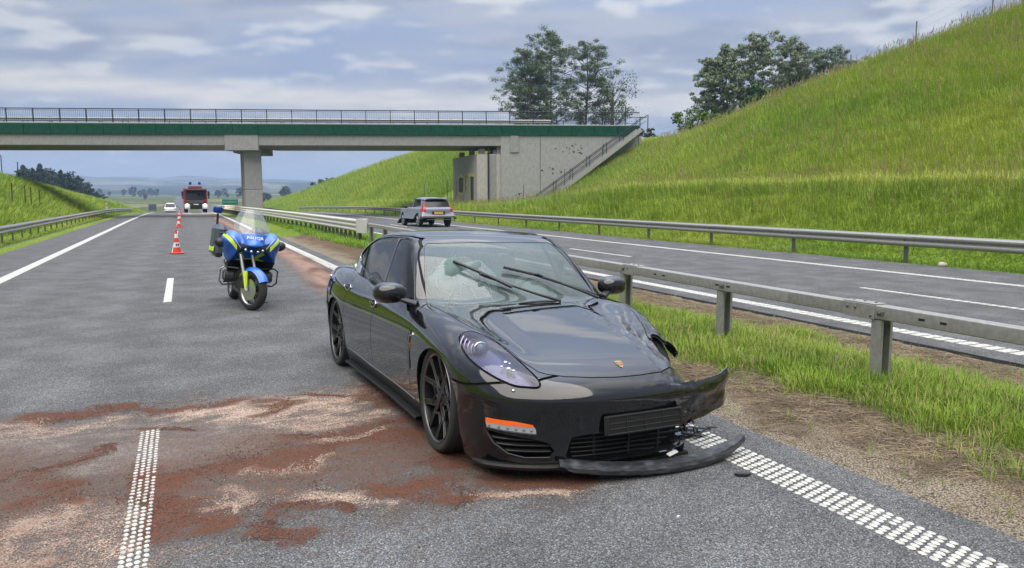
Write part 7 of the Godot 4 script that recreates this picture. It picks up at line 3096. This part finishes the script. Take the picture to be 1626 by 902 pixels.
func build_rails() -> void:
	var zinc := mat("galvanised", lin(0.27, 0.275, 0.275), 0.5, 0.5)
	zinc.albedo_texture = noise_tex(95, 512, 0.03, 4, Color(0.88, 0.88, 0.875), Color(1, 1, 1), 0.2, 0.75)
	triplanar(zinc, 0.7)
	var weather := mat("weathered_zinc", lin(0.33, 0.33, 0.315), 0.52, 0.3)
	weather.albedo_texture = noise_tex(96, 512, 0.03, 5, Color(0.91, 0.91, 0.90), Color(1, 1, 1), 0.2, 0.75)
	triplanar(weather, 0.9)
	var dark := mat("post_dark", lin(0.10, 0.10, 0.095), 0.7, 0.2)
	var m: MB
	# 1: the low box rail on the median, close to the camera
	var o := thing("median_guard_rail", "low box-section guard rail on channel posts in the grass median beside the crashed car", "guard rail", W(5.5, 0, 1.0))
	var base := W(5.5, 0, 1.0)
	var rx := func(d: float) -> float: return 5.50 + 0.022 * (d - 4.0)
	var d := -1.69
	while d < 30.0:
		# C-shaped post, open towards the camera
		var p := W(rx.call(d) + 0.02, 0, d) - base
		m = MB.new()
		var c := P2([-0.068, 0.053, -0.068, -0.053, -0.040, -0.053, -0.040, -0.047, -0.062, -0.047, -0.062, 0.047, 0.062, 0.047, 0.062, -0.047, 0.040, -0.047, 0.040, -0.053, 0.068, -0.053, 0.068, 0.053])
		m.prism(c, -0.15, 0.605, Transform3D(Basis(Vector3.RIGHT, Vector3(0, 0, -1), Vector3.UP), p))
		part("post", m, weather, o)
		if d < 14.0:
			m = MB.new()
			m.bbox(p + v3(-0.085, 0.668, 0.05), v3(0.010, 0.036, 0.075), 0.003)
			m.bbox(p + v3(-0.098, 0.668, 0.085), v3(0.026, 0.036, 0.008), 0.002)
			m.lathe([Vector2(0.013, -0.01), Vector2(0.013, 0.012), Vector2(0.009, 0.017), Vector2(0, 0.018)], 8, p + v3(-0.088, 0.668, 0.045), Basis(Vector3(0, 0, 1), PI / 2))
			part("post_bracket", m, dark, o)
		d += 2.2
	d = -2.0
	while d < 30.0:
		var a := W(rx.call(d), 0, d) - base
		var b := W(rx.call(d + 4.0), 0, d + 4.0) - base
		var dirv := (b - a).normalized()
		var out := dirv.cross(Vector3.UP)
		m = MB.new()
		# a folded box: flat top, tall face, rounded edges
		var prof := [Vector2(0.055, 0.612), Vector2(-0.052, 0.612), Vector2(-0.060, 0.620), Vector2(-0.060, 0.720), Vector2(-0.050, 0.731), Vector2(0.052, 0.731), Vector2(0.062, 0.720), Vector2(0.062, 0.620)]
		var rows := [[], []]
		for q in prof:
			rows[0].append(a + out * q.x + Vector3.UP * q.y)
			rows[1].append(b + out * q.x + Vector3.UP * q.y)
		var one := MB.new()
		for k in prof.size():
			var kk := (k + 1) % prof.size()
			one.quad(rows[0][k], rows[0][kk], rows[1][kk], rows[1][k])
		m.append(one.smooth(50.0), Transform3D())
		part("beam", m, weather, o)
		# sleeve over the joint, with bolts; slots near the posts
		if d < 18.0:
			var j := W(rx.call(d + 3.1), 0, d + 3.1) - base
			var basis := Basis(out, Vector3.UP, -dirv)
			m = MB.new()
			m.bbox(j + v3(-0.066, 0.668, 0), v3(0.009, 0.126, 0.36), 0.003, Basis(Vector3.UP, atan2(-dirv.x, -dirv.z) + PI))
			m.bbox(j + v3(0.0, 0.737, 0), v3(0.13, 0.008, 0.36), 0.003, Basis(Vector3.UP, atan2(-dirv.x, -dirv.z) + PI))
			var sl := part("joint_sleeve", m, weather, o)
			m = MB.new()
			for q in [[-0.12, 0.69], [-0.03, 0.69], [0.14, 0.635]]:
				m.lathe([Vector2(0.014, -0.004), Vector2(0.013, 0.006), Vector2(0.008, 0.012), Vector2(0, 0.013)], 8, j + v3(-0.071, q[1], q[0]), Basis(Vector3(0, 0, 1), PI / 2))
			for q in [-0.12, 0.0, 0.12]:
				m.lathe([Vector2(0.013, 0), Vector2(0.012, 0.006), Vector2(0, 0.008)], 8, j + v3(0.01, 0.741, q), Basis())
			part("bolts", m, dark, sl)
			m = MB.new()
			for q in [0.35, 0.55, 1.65, 1.85]:
				var s := W(rx.call(d + q + 0.6), 0, d + q + 0.6) - base
				m.bbox(s + v3(-0.0605, 0.672, 0), v3(0.003, 0.020, 0.060), 0.001)
			part("slots", m, mat("joint_black", lin(0.012, 0.012, 0.013), 0.8), o)
		d += 4.0
	# 2: heavy double rail further along, with its blunt end
	o = thing("double_guard_rail", "tall white double corrugated guard rail with blunt end behind the crashed car", "guard rail", W(5.85, 0, 27.4))
	base = W(5.85, 0, 27.4)
	var path := Crv.new([[27.4, 5.85], [40, 5.55], [52, 5.1], [62, 4.75], [80, 4.6], [112, 4.55]])
	var white := mat("rail_pale", lin(0.62, 0.62, 0.585), 0.55, 0.05)
	white.albedo_texture = weather.albedo_texture
	triplanar(white, 0.9)
	d = 27.6
	while d < 108.0:
		var a := W(path.at(d), crvRoad.at(d), d) - base
		var b := W(path.at(d + 4.0), crvRoad.at(d + 4.0), d + 4.0) - base
		m = MB.new()
		w_beam(m, a + v3(-0.10, 0.40, 0), b + v3(-0.10, 0.40, 0), -1.0, 3)
		w_beam(m, a + v3(0.10, 0.40, 0), b + v3(0.10, 0.40, 0), 1.0, 3)
		part("beam", m, white, o)
		d += 4.0
	d = 27.9
	while d < 108.0:
		var p := W(path.at(d), crvRoad.at(d), d) - base
		m = MB.new()
		m.box(p + v3(0, 0.30, 0), v3(0.10, 0.95, 0.055))
		part("post", m, dark, o)
		d += 1.33 if d > 36 else 0.80
	m = MB.new()
	m.prism(P2([-0.21, 0.0, 0.21, 0.0, 0.19, 0.25, 0.06, 0.60, -0.06, 0.60, -0.19, 0.25]), 0.385, 0.87, Transform3D(Basis(Vector3.RIGHT, Vector3(0, 0, 1), Vector3(0, -1, 0)), v3(0.0, 1.26, -0.25)))
	part("end_head", m.smooth(25.0), white, o)
	# 3: its twin facing the far carriageway
	rail_run("far_median_guard_rail", "guard rail seen from behind between the pier and the far carriageway", func(dd: float) -> float: return 6.75, 38.0, 106.0, 0.40, 1.0, 2.0, zinc, dark, 2)
	# 4: left edge
	rail_run("left_guard_rail", "long corrugated guard rail along the left shoulder", func(dd: float) -> float: return -6.18, 12.0, 116.0, 0.42, 1.0, 2.0, zinc, dark, 2)
	# 5: far right edge
	rail_run("right_guard_rail", "long corrugated guard rail at the foot of the right bank", func(dd: float) -> float: return 16.95, 6.2, 124.0, 0.40, -1.0, 4.0, weather, dark, 2)

func rail_run(called: String, label: String, rx: Callable, d0: float, d1: float, low: float, side: float, gap: float, m_beam: Material, m_post: Material, bands: int) -> void:
	var x: float = rx.call(d0)
	var base := W(x, 0, d0)
	var o := thing(called, label, "guard rail", base)
	var d := d0
	while d < d1:
		var a := W(rx.call(d), maxf(terrain_at_rail(x, d), -2.0), d) - base
		var b := W(rx.call(d + 4.0), terrain_at_rail(x, d + 4.0), d + 4.0) - base
		var m := MB.new()
		w_beam(m, a + v3(0, low, 0), b + v3(0, low, 0), side, bands)
		part("beam", m, m_beam, o)
		if d < 50.0:
			m = MB.new()
			var p := a.lerp(b, 0.06)
			m.lathe([Vector2(0.030, 0), Vector2(0.026, 0.014), Vector2(0, 0.018)], 8, p + v3(0.030 * side, low + 0.155, 0), Basis(Vector3(0, 0, 1), -side * PI / 2))
			part("bolt", m, m_post, o)
		d += 4.0
	d = d0 + 0.25
	while d < d1:
		var p := W(rx.call(d) - 0.055 * side, terrain_at_rail(x, d), d) - base
		var m := MB.new()
		m.box(p + v3(0, (low + 0.25 - 0.3) / 2, 0), v3(0.055, low + 0.25 + 0.3, 0.10))
		part("post", m, m_post, o)
		d += gap

func terrain_at_rail(x: float, d: float) -> float:
	return crvRoad.at(d) - (0.15 if x < 0 else 0.0)

# ---------------------------------------------------------------- trees and bushes
func leaf_clump(m: MB, rng: RandomNumberGenerator, c: Vector3, r: Vector3, count: int, size: float) -> void:
	for k in count:
		var dirv := Vector3(rng.randfn(), rng.randfn(), rng.randfn()).normalized()
		var p := c + dirv * r * pow(rng.randf(), 0.45)
		var a := Vector3(rng.randfn(), rng.randfn(), rng.randfn()).normalized()
		var b := a.cross(dirv + Vector3(0.01, 0.3, 0)).normalized()
		var s := size * rng.randf_range(0.6, 1.25)
		var g := rng.randf_range(0.75, 1.25)
		m.tint = Color(g * rng.randf_range(0.92, 1.1), g, g * rng.randf_range(0.85, 1.05))
		var nn := (dirv * 0.8 + Vector3.UP * 0.4 + a.cross(b) * 0.5).normalized()
		var i := m.v.size()
		m.vert(p - a * s * 0.5, nn)
		m.vert(p + b * s * 0.28, nn)
		m.vert(p + a * s * 0.5, nn)
		m.vert(p - b * s * 0.28, nn)
		m.i.append_array([i, i + 1, i + 2, i, i + 2, i + 3])

# kind: "open" tall and airy, "dense" round, "cone" conifer, "bush"
func make_tree(called: String, label: String, cat_: String, at: Vector3, h: float, kind: String, seed_: int, leaf: Color, group: String, leaves := 60, size := 0.42) -> Node3D:
	var rng := RandomNumberGenerator.new()
	rng.seed = seed_
	var o := thing(called, label, cat_, at, 0.0, group)
	var wood := MB.new()
	var crown := MB.new()
	crown.colored = true
	if kind == "open":
		var top := v3(rng.randf_range(-0.4, 0.4), h, rng.randf_range(-0.4, 0.4))
		var trunk := [v3(0, -0.4, 0), v3(rng.randf_range(-0.15, 0.15), h * 0.3, 0), v3(rng.randf_range(-0.3, 0.3), h * 0.65, 0), top * 0.97]
		wood.tube(trunk, [h * 0.014, h * 0.011, h * 0.007, h * 0.002], 7)
		var n := 32
		for k in n:
			var t := 0.24 + 0.74 * (k + rng.randf()) / n
			var seg := t * 3.0
			var i := mini(int(seg), 2)
			var p: Vector3 = trunk[i].lerp(trunk[i + 1], seg - i)
			var a := k * 2.4 + rng.randf_range(-0.6, 0.6)
			var reach := h * (0.27 * (1.0 - pow(absf(t - 0.50) / 0.62, 1.7)) + 0.03) * rng.randf_range(0.5, 1.25)
			var dirv := v3(cos(a), rng.randf_range(0.25, 0.75), sin(a)).normalized()
			var tip := p + dirv * reach
			var mid := p.lerp(tip, 0.5) + v3(0, reach * 0.06, 0)
			wood.tube([p, mid, tip], [h * 0.005 * (1.2 - t), h * 0.003, h * 0.0012], 5)
			for j in 6:
				var q := p.lerp(tip, rng.randf_range(0.35, 1.08)) + Vector3(rng.randfn(), rng.randfn() * 0.7, rng.randfn()) * reach * 0.20
				wood.tube([p.lerp(tip, rng.randf_range(0.3, 0.8)), q], [h * 0.0015, h * 0.0008], 3, false)
				leaf_clump(crown, rng, q, v3(1, 0.6, 1) * h * rng.randf_range(0.030, 0.062), int(leaves * 0.62), size * 0.66)
	elif kind == "dense":
		wood.tube([v3(0, -0.4, 0), v3(0.1, h * 0.35, 0), v3(0, h * 0.75, 0)], [h * 0.022, h * 0.018, h * 0.006], 7)
		for k in 26:
			var t := rng.randf_range(0.18, 0.96)
			var a := rng.randf() * TAU
			var rr := h * 0.34 * sqrt(maxf(0.0, 1.0 - pow((t - 0.52) / 0.50, 2.0))) * rng.randf_range(0.35, 1.05)
			var q := v3(cos(a) * rr, h * t, sin(a) * rr)
			wood.tube([v3(0.05, h * maxf(0.15, t - 0.22), 0), q], [h * 0.005, h * 0.0015], 4, false)
			leaf_clump(crown, rng, q, v3(1.15, 0.75, 1.15) * h * rng.randf_range(0.07, 0.13), leaves, size)
	elif kind == "cone":
		wood.tube([v3(0, -0.4, 0), v3(0, h * 0.98, 0)], [h * 0.016, h * 0.002], 6)
		for k in 34:
			var t := 0.12 + 0.86 * k / 34.0
			var a := k * 2.4
			var rr := h * 0.20 * pow(1.0 - t, 0.75) * rng.randf_range(0.6, 1.15) + 0.1
			var q := v3(cos(a) * rr * 0.75, h * t, sin(a) * rr * 0.75)
			leaf_clump(crown, rng, q, v3(rr * 0.7, h * 0.045, rr * 0.7), leaves, size)
	else:
		for k in 4:
			wood.tube([v3(0, -0.2, 0), v3(rng.randf_range(-0.3, 0.3) * h, h * 0.7, rng.randf_range(-0.3, 0.3) * h)], [h * 0.02, h * 0.006], 4)
		for k in 20:
			var a := rng.randf() * TAU
			var rr := h * 0.55 * sqrt(rng.randf())
			var q := v3(cos(a) * rr, h * rng.randf_range(0.15, 0.85) * (1.0 - 0.35 * rr / h), sin(a) * rr)
			leaf_clump(crown, rng, q, v3(1.1, 0.8, 1.1) * h * rng.randf_range(0.12, 0.2), leaves, size)
	part("trunk", wood, mat("bark", lin(0.085, 0.075, 0.062), 0.9), o)
	var lm := leaf_mat("leaf_%s" % leaf.to_html(false), 0.55)
	lm.albedo_color = leaf
	part("crown", crown, lm, o)
	return o

func tree_copy(src: Node3D, label: String, at: Vector3, turn: float, s: Vector3) -> Node3D:
	var o := copy_of(src, String(src.name).rstrip("0123456789").trim_suffix("_"), label, at, turn)
	for c in o.get_children():
		c.scale = s
	return o

func build_trees() -> void:
	var alder := lin(0.105, 0.155, 0.075)
	var g := "tall open trees behind the bridge"
	make_tree("tall_tree", "tallest open-crowned tree behind the bridge railing", "tree", W(57.5, 9.0, 120), 19.6, "open", 201, alder, g, 150, 0.40)
	make_tree("tall_tree", "leftmost tall open tree with low drooping branches behind the railing", "tree", W(52.8, 9.0, 118), 16.4, "open", 202, alder, g, 135, 0.40)
	make_tree("tall_tree", "second tallest open tree, just right of the tallest behind the railing", "tree", W(64.8, 9.0, 121), 18.6, "open", 203, alder, g, 150, 0.40)
	make_tree("slender_tree", "slim tree between the tallest tree and its left neighbour", "tree", W(54.9, 9.0, 124), 14.5, "open", 212, alder, g, 110, 0.38)
	make_tree("birch_tree", "drooping lighter green tree at the right end of the tall group", "tree", W(70.5, 9.2, 122), 14.6, "dense", 204, lin(0.085, 0.125, 0.055), g, 70, 0.38)
	make_tree("low_tree", "low round tree under the drooping one beside the stair top", "tree", W(66.8, 9.0, 116), 10.6, "dense", 205, lin(0.07, 0.115, 0.04), g, 60, 0.36)
	var pale := lin(0.185, 0.235, 0.145)
	g = "trees on top of the right bank"
	var list := [[57.0, 76.0, 12.3, 301, "first grey-green tree from the left on the bank top"], [60.0, 77.0, 14.6, 302, "tall thin grey-green tree second from the left on the bank top"], [63.5, 76.5, 15.6, 303, "tallest grey-green tree on the bank top"], [68.5, 76.0, 15.9, 304, "feathery tree right of the tallest on the bank top"], [73.6, 76.0, 14.4, 305, "rounded dark tree in the middle right of the bank top"], [78.2, 76.0, 13.1, 306, "slanting tree near the right end of the bank top"], [82.8, 74.0, 13.2, 307, "darker tree at the right end of the bank top"], [70.6, 79.0, 12.6, 308, "thin tree half hidden behind the feathery one"]]
	for q in list:
		make_tree("bank_tree", q[4], "tree", W(q[0], terrain(q[0], q[1]), q[1]), q[2] * 0.76, "open", q[3], pale if q[3] < 305 else lin(0.13, 0.185, 0.10), g, 130, 0.36)
	g = "bushes on the right bank"
	var fresh := lin(0.085, 0.165, 0.030)
	make_tree("bush", "large dark green round bush before the bank trees", "bush", W(50.4, terrain(50.4, 60), 60), 5.0, "dense", 320, lin(0.05, 0.11, 0.025), g, 110, 0.30)
	make_tree("bush", "bright green low bush left of the large dark one", "bush", W(46.0, terrain(46.0, 60), 60), 2.9, "bush", 321, fresh, g, 80, 0.26)
	make_tree("bush", "bright green bush at the left end of the bank trees", "bush", W(43.2, terrain(43.2, 60.5), 60.5), 2.8, "bush", 322, fresh, g, 80, 0.26)
	make_tree("bush", "small bush right of the large dark one", "bush", W(54.3, terrain(54.3, 59.5), 59.5), 3.4, "bush", 323, lin(0.06, 0.12, 0.03), g, 80, 0.26)
	make_tree("bush", "tiny dark bush on the skyline above the stairs", "bush", W(51.0, terrain(51.0, 80), 80), 2.0, "bush", 324, lin(0.03, 0.05, 0.02), g, 30, 0.25)
	# the wood on the left
	var rng := RandomNumberGenerator.new()
	rng.seed = 61
	g = "dark wood beyond the left bank"
	var dark := lin(0.022, 0.045, 0.020)
	var a := make_tree("forest_tree", "dark tree of the wood beyond the left bank", "tree", W(-47, -1.5, 300), 11.5, "dense", 401, dark, g, 40, 0.9)
	var b := make_tree("forest_conifer", "dark conifer of the wood beyond the left bank", "tree", W(-44, -1.5, 296), 12.5, "cone", 402, dark, g, 34, 0.9)
	for k in 30:
		var t := k / 29.0
		var x := lerpf(-50.0, -24.5, t) + rng.randf_range(-0.6, 0.6)
		var d := 296.0 + rng.randf_range(-14, 22)
		x *= d / 300.0
		var env := 1.0 - 0.62 * smoothstep(0.55, 1.0, t) - 0.25 * (1.0 - smoothstep(0.0, 0.12, t))
		var s := env * rng.randf_range(0.85, 1.12)
		var src := a if k % 3 else b
		tree_copy(src, "", W(x, -1.6, d), rng.randf() * TAU, v3(s * 1.1, s, s * 1.1))
	# the clump under the bridge, right of the pier, and scattered far trees
	g = "trees beyond the pier"
	var mid := lin(0.035, 0.065, 0.024)
	var c := make_tree("far_tree", "dark green tree beyond the pier under the bridge", "tree", W(40.5, -1.0, 235), 8.6, "dense", 410, mid, g, 44, 0.7)
	for q in [[36.5, 232, 0.7], [38.3, 240, 0.95], [42.8, 238, 1.0], [45.0, 240, 0.85], [47.2, 242, 0.72], [33.6, 236, 0.5], [34.8, 242, 0.55]]:
		tree_copy(c, "", W(q[0], -1.0, q[1]), q[0], Vector3.ONE * q[2])
	g = "small trees scattered over the far fields"
	var far := make_tree("field_tree", "small bluish tree on the far fields below the bridge", "tree", W(-60, terrain(-60, 620), 620), 9.0, "dense", 420, lin(0.03, 0.055, 0.022), g, 24, 1.1)
	for k in 46:
		var d := rng.randf_range(420.0, 1150.0)
		var x := rng.randf_range(-0.20, 0.17) * d
		if absf(x - 3) < 26.0:
			x += 40.0 * signf(x - 3)
		var s := rng.randf_range(0.6, 1.3)
		tree_copy(far, "", W(x, terrain(x, d), d), k * 1.3, Vector3.ONE * s)

# ---------------------------------------------------------------- cones, signs, fences, odds and ends
func build_small_things() -> void:
	var red := mat("cone_red", lin(0.62, 0.055, 0.035), 0.5)
	var white := mat("cone_white", lin(0.70, 0.70, 0.69), 0.45)
	var dark := mat("cone_mark", lin(0.05, 0.02, 0.02), 0.6)
	var labels := ["nearest red and white traffic cone on the lane line", "second red and white cone behind the nearest one", "third cone of the row on the lane line", "fourth cone of the row", "fifth cone of the row, beside the fire engine", "farthest cone of the row"]
	var proto: Node3D
	var k := 0
	for d in [24.7, 46.0, 57.0, 68.0, 80.0, 93.0]:
		var at := W(-0.19, crvRoad.at(d) + 0.005, d)
		if k == 0:
			proto = thing("traffic_cone", labels[0], "traffic cone", at, 0.25, "traffic cones along the lane line")
			var m := MB.new()
			m.bbox(v3(0, 0.02, 0), v3(0.33, 0.04, 0.33), 0.012)
			part("base", m, red, proto)
			var rad := func(y: float) -> float: return lerpf(0.115, 0.026, (y - 0.04) / 0.64)
			for q in [[0.04, 0.19, red], [0.19, 0.33, white], [0.33, 0.46, red], [0.46, 0.58, white], [0.58, 0.68, red]]:
				m = MB.new()
				m.lathe([Vector2(rad.call(q[0]), q[0]), Vector2(rad.call(q[1]), q[1])], 20)
				part("band", m, q[2], proto)
			m = MB.new()
			m.lathe([Vector2(0.030, 0.68), Vector2(0.028, 0.69), Vector2(0, 0.69)], 14)
			part("tip", m, red, proto)
			m = MB.new()
			for s in [-1.0, 1.0]:
				m.bbox(v3(s * 0.028, 0.265, rad.call(0.265) + 0.002), v3(0.030, 0.075, 0.006), 0.002, Basis(Vector3.RIGHT, -0.16))
			m.bbox(v3(0, 0.265, rad.call(0.265) + 0.003), v3(0.05, 0.02, 0.006), 0.002)
			part("printed_mark", m, dark, proto)
		else:
			copy_of(proto, "traffic_cone", labels[k], at, 0.25 + k)
		k += 1
	# signs
	var post := mat("sign_post", lin(0.25, 0.25, 0.26), 0.5, 0.5)
	var o := thing("direction_sign", "grey-blue back of a road sign on the left beyond the white car", "road sign", W(-6.6, crvRoad.at(210) - 0.2, 210))
	var m := MB.new()
	m.bbox(v3(0, 2.5, 0), v3(1.75, 1.55, 0.05), 0.02)
	part("sign_panel", m, mat("sign_slate", lin(0.06, 0.085, 0.13), 0.5), o)
	m = MB.new()
	for x in [-0.6, 0.6]:
		m.tube([v3(x, -0.5, -0.06), v3(x, 3.2, -0.06)], 0.05, 6)
	part("sign_post", m, post, o)
	o = thing("green_sign", "small green direction sign in the median left of the bridge pier", "road sign", W(6.0, crvRoad.at(112), 112))
	m = MB.new()
	m.bbox(v3(0, 1.35, 0), v3(2.0, 0.80, 0.04), 0.02)
	part("sign_panel", m, mat("sign_green", lin(0.012, 0.16, 0.115), 0.4), o)
	m = MB.new()
	m.bbox(v3(0, 1.35, 0.022), v3(1.86, 0.025, 0.006), 0.002)
	m.bbox(v3(0.0, 1.66, 0.022), v3(1.86, 0.02, 0.006), 0.002)
	part("sign_lines", m, mat("letter_white", lin(0.75, 0.77, 0.8), 0.4), o)
	m = MB.new()
	for x in [-0.7, 0.7]:
		m.tube([v3(x, -0.5, -0.05), v3(x, 1.7, -0.05)], 0.04, 6)
	part("sign_post", m, post, o)
	o = thing("delineator", "small white marker post behind the left guard rail", "marker post", W(-6.95, -0.15, 88))
	m = MB.new()
	m.bbox(v3(0, 0.55, 0), v3(0.12, 1.15, 0.06), 0.02)
	part("shaft", m, mat("marker_white", lin(0.7, 0.7, 0.68), 0.5), o)
	m = MB.new()
	m.bbox(v3(0, 0.93, 0.032), v3(0.07, 0.18, 0.008), 0.003)
	part("reflector", m, mat("marker_red", lin(0.4, 0.03, 0.03), 0.3), o)
	# fences
	var steel := mat("fence_steel", lin(0.14, 0.145, 0.14), 0.6, 0.4)
	# (all cones are 0.6 m tall)
	fence("bank_fence", "thin wire fence on tall posts along the crest of the right bank", [[38.2, 54.0], [38.3, 48.0], [38.6, 43.5], [38.8, 37.8], [39.0, 33.3], [39.2, 28.9], [39.5, 24.0]], 2.2, steel, true)
	fence("stair_fence", "wire fence posts climbing the bank in front of the wing wall", [[26.3, 60.0], [29.6, 59.0], [32.6, 58.0], [35.6, 57.2], [38.2, 54.3]], 1.9, steel, false)
	var wood := mat("fence_dark", lin(0.055, 0.050, 0.042), 0.8)
	fence("left_fence", "short row of dark fence posts on the left bank above the guard rail", [[-9.0, 53.0], [-8.75, 55.5], [-8.6, 56.5], [-8.5, 59.0]], 1.55, wood, false)
	fence("left_crest_fence", "thin posts on the skyline of the left bank", [[-13.0, 66.0], [-12.8, 72.0], [-12.7, 78.0], [-12.6, 84.0]], 1.9, wood, false)
	fence("abutment_fence", "thin posts before the abutment beyond the right guard rail", [[20.6, 62.0], [21.6, 66.0], [22.4, 61.5], [18.9, 64.0]], 2.3, steel, false)
	# a pale stone by the far kerb
	o = thing("stone", "pale stone lying on the grass edge of the far carriageway", "stone", W(16.75, 0.0, 13.2))
	m = MB.new()
	m.ball(v3(0, 0.03, 0), v3(0.13, 0.07, 0.09), Basis(), 7, 10)
	for q in m.v.size():
		m.v[q] += m.v[q].normalized() * 0.012 * sin(m.v[q].x * 60.0 + m.v[q].z * 45.0)
	part("rock", m.smooth(60.0), mat("stone_pale", lin(0.42, 0.40, 0.35), 0.9), o)
	# scraps of the crash
	var rng := RandomNumberGenerator.new()
	rng.seed = 9
	var bits := [["small flat black plastic scrap on the asphalt just before the loose lip", 3.02, 3.62, 0.05], ["little pale chip on the bare asphalt before the car", 2.30, 3.25, 0.012]]
	for q in bits:
		o = thing("plastic_scrap", q[0], "debris", W(q[1], 0.004, q[2]), rng.randf() * 3.0)
		m = MB.new()
		var s: float = q[3]
		m.prism(P2([-s, -s * 0.2, s * 0.3, -s * 0.45, s, -s * 0.1, s * 0.6, s * 0.35, -s * 0.5, s * 0.3]), 0.0, 0.012, Transform3D(Basis(Vector3.RIGHT, -PI / 2 + 0.06), Vector3.ZERO))
		part("shard", m, mat("trim_black", Color.BLACK) if s > 0.03 else white, o)

func fence(called: String, label: String, at: Array, h: float, m_: Material, brace: bool) -> void:
	var base := W(at[0][0], terrain(at[0][0], at[0][1]), at[0][1])
	var o := thing(called, label, "fence", base)
	var tops := []
	for k in at.size():
		var p := W(at[k][0], terrain(at[k][0], at[k][1]), at[k][1]) - base
		var m := MB.new()
		m.tube([p - v3(0, 0.3, 0), p + v3(0, h, 0)], 0.035, 6)
		if brace and k == 0:
			m.tube([p + v3(0, h * 0.85, 0), p + v3(-1.1, -0.2, 0.5)], 0.025, 6)
			m.tube([p + v3(0, h * 0.85, 0), p + v3(1.2, 0.2, -0.4)], 0.025, 6)
		part("post", m, m_, o)
		tops.append(p)
	var w := MB.new()
	for k in at.size() - 1:
		for j in 5:
			var y := h * (0.15 + 0.2 * j)
			w.tube([tops[k] + v3(0, y, 0), tops[k].lerp(tops[k + 1], 0.5) + v3(0, y - 0.03, 0), tops[k + 1] + v3(0, y, 0)], 0.003, 3, false)
	part("wires", w, m_, o)

func _ready() -> void:
	# camera, sky, sun, exposure
	var cam := Camera3D.new()
	cam.name = "camera"
	add_child(cam)
	cam.position = Vector3(0, 1.66, 0)
	cam.rotation = Vector3(deg_to_rad(-6.396), deg_to_rad(-22.819), 0)
	cam.fov = 39.9736
	cam.near = 0.05
	cam.far = 9000.0
	cam.current = true
	var we := WorldEnvironment.new()
	we.name = "world_environment"
	var env := Environment.new()
	env.background_mode = Environment.BG_SKY
	env.sky = Sky.new()
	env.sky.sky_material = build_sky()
	env.background_energy_multiplier = 1.0
	env.tonemap_mode = Environment.TONE_MAPPER_LINEAR
	env.tonemap_exposure = EXPOSURE
	env.sdfgi_enabled = true
	env.ssao_enabled = true
	env.ssil_enabled = true
	env.fog_enabled = FOG > 0.0
	env.fog_density = FOG
	env.fog_light_color = Color(0.72, 0.82, 0.97)
	we.environment = env
	add_child(we)
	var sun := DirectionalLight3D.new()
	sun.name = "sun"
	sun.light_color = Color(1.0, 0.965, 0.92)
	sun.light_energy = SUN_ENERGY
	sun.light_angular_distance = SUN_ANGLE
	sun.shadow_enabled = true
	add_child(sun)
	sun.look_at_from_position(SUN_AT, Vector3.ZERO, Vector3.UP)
	# the place
	build_ground()
	var am := asphalt_material()
	asphalt_strip("carriageway", -5.9, 3.68, am)
	asphalt_strip("far_carriageway", 7.65, 16.6, am)
	build_markings()
	build_spill()
	build_bridge()
	build_rails()
	build_trees()
	build_grass()
	# the things
	build_saloon()
	build_motorbike()
	build_traffic()
	build_small_things()
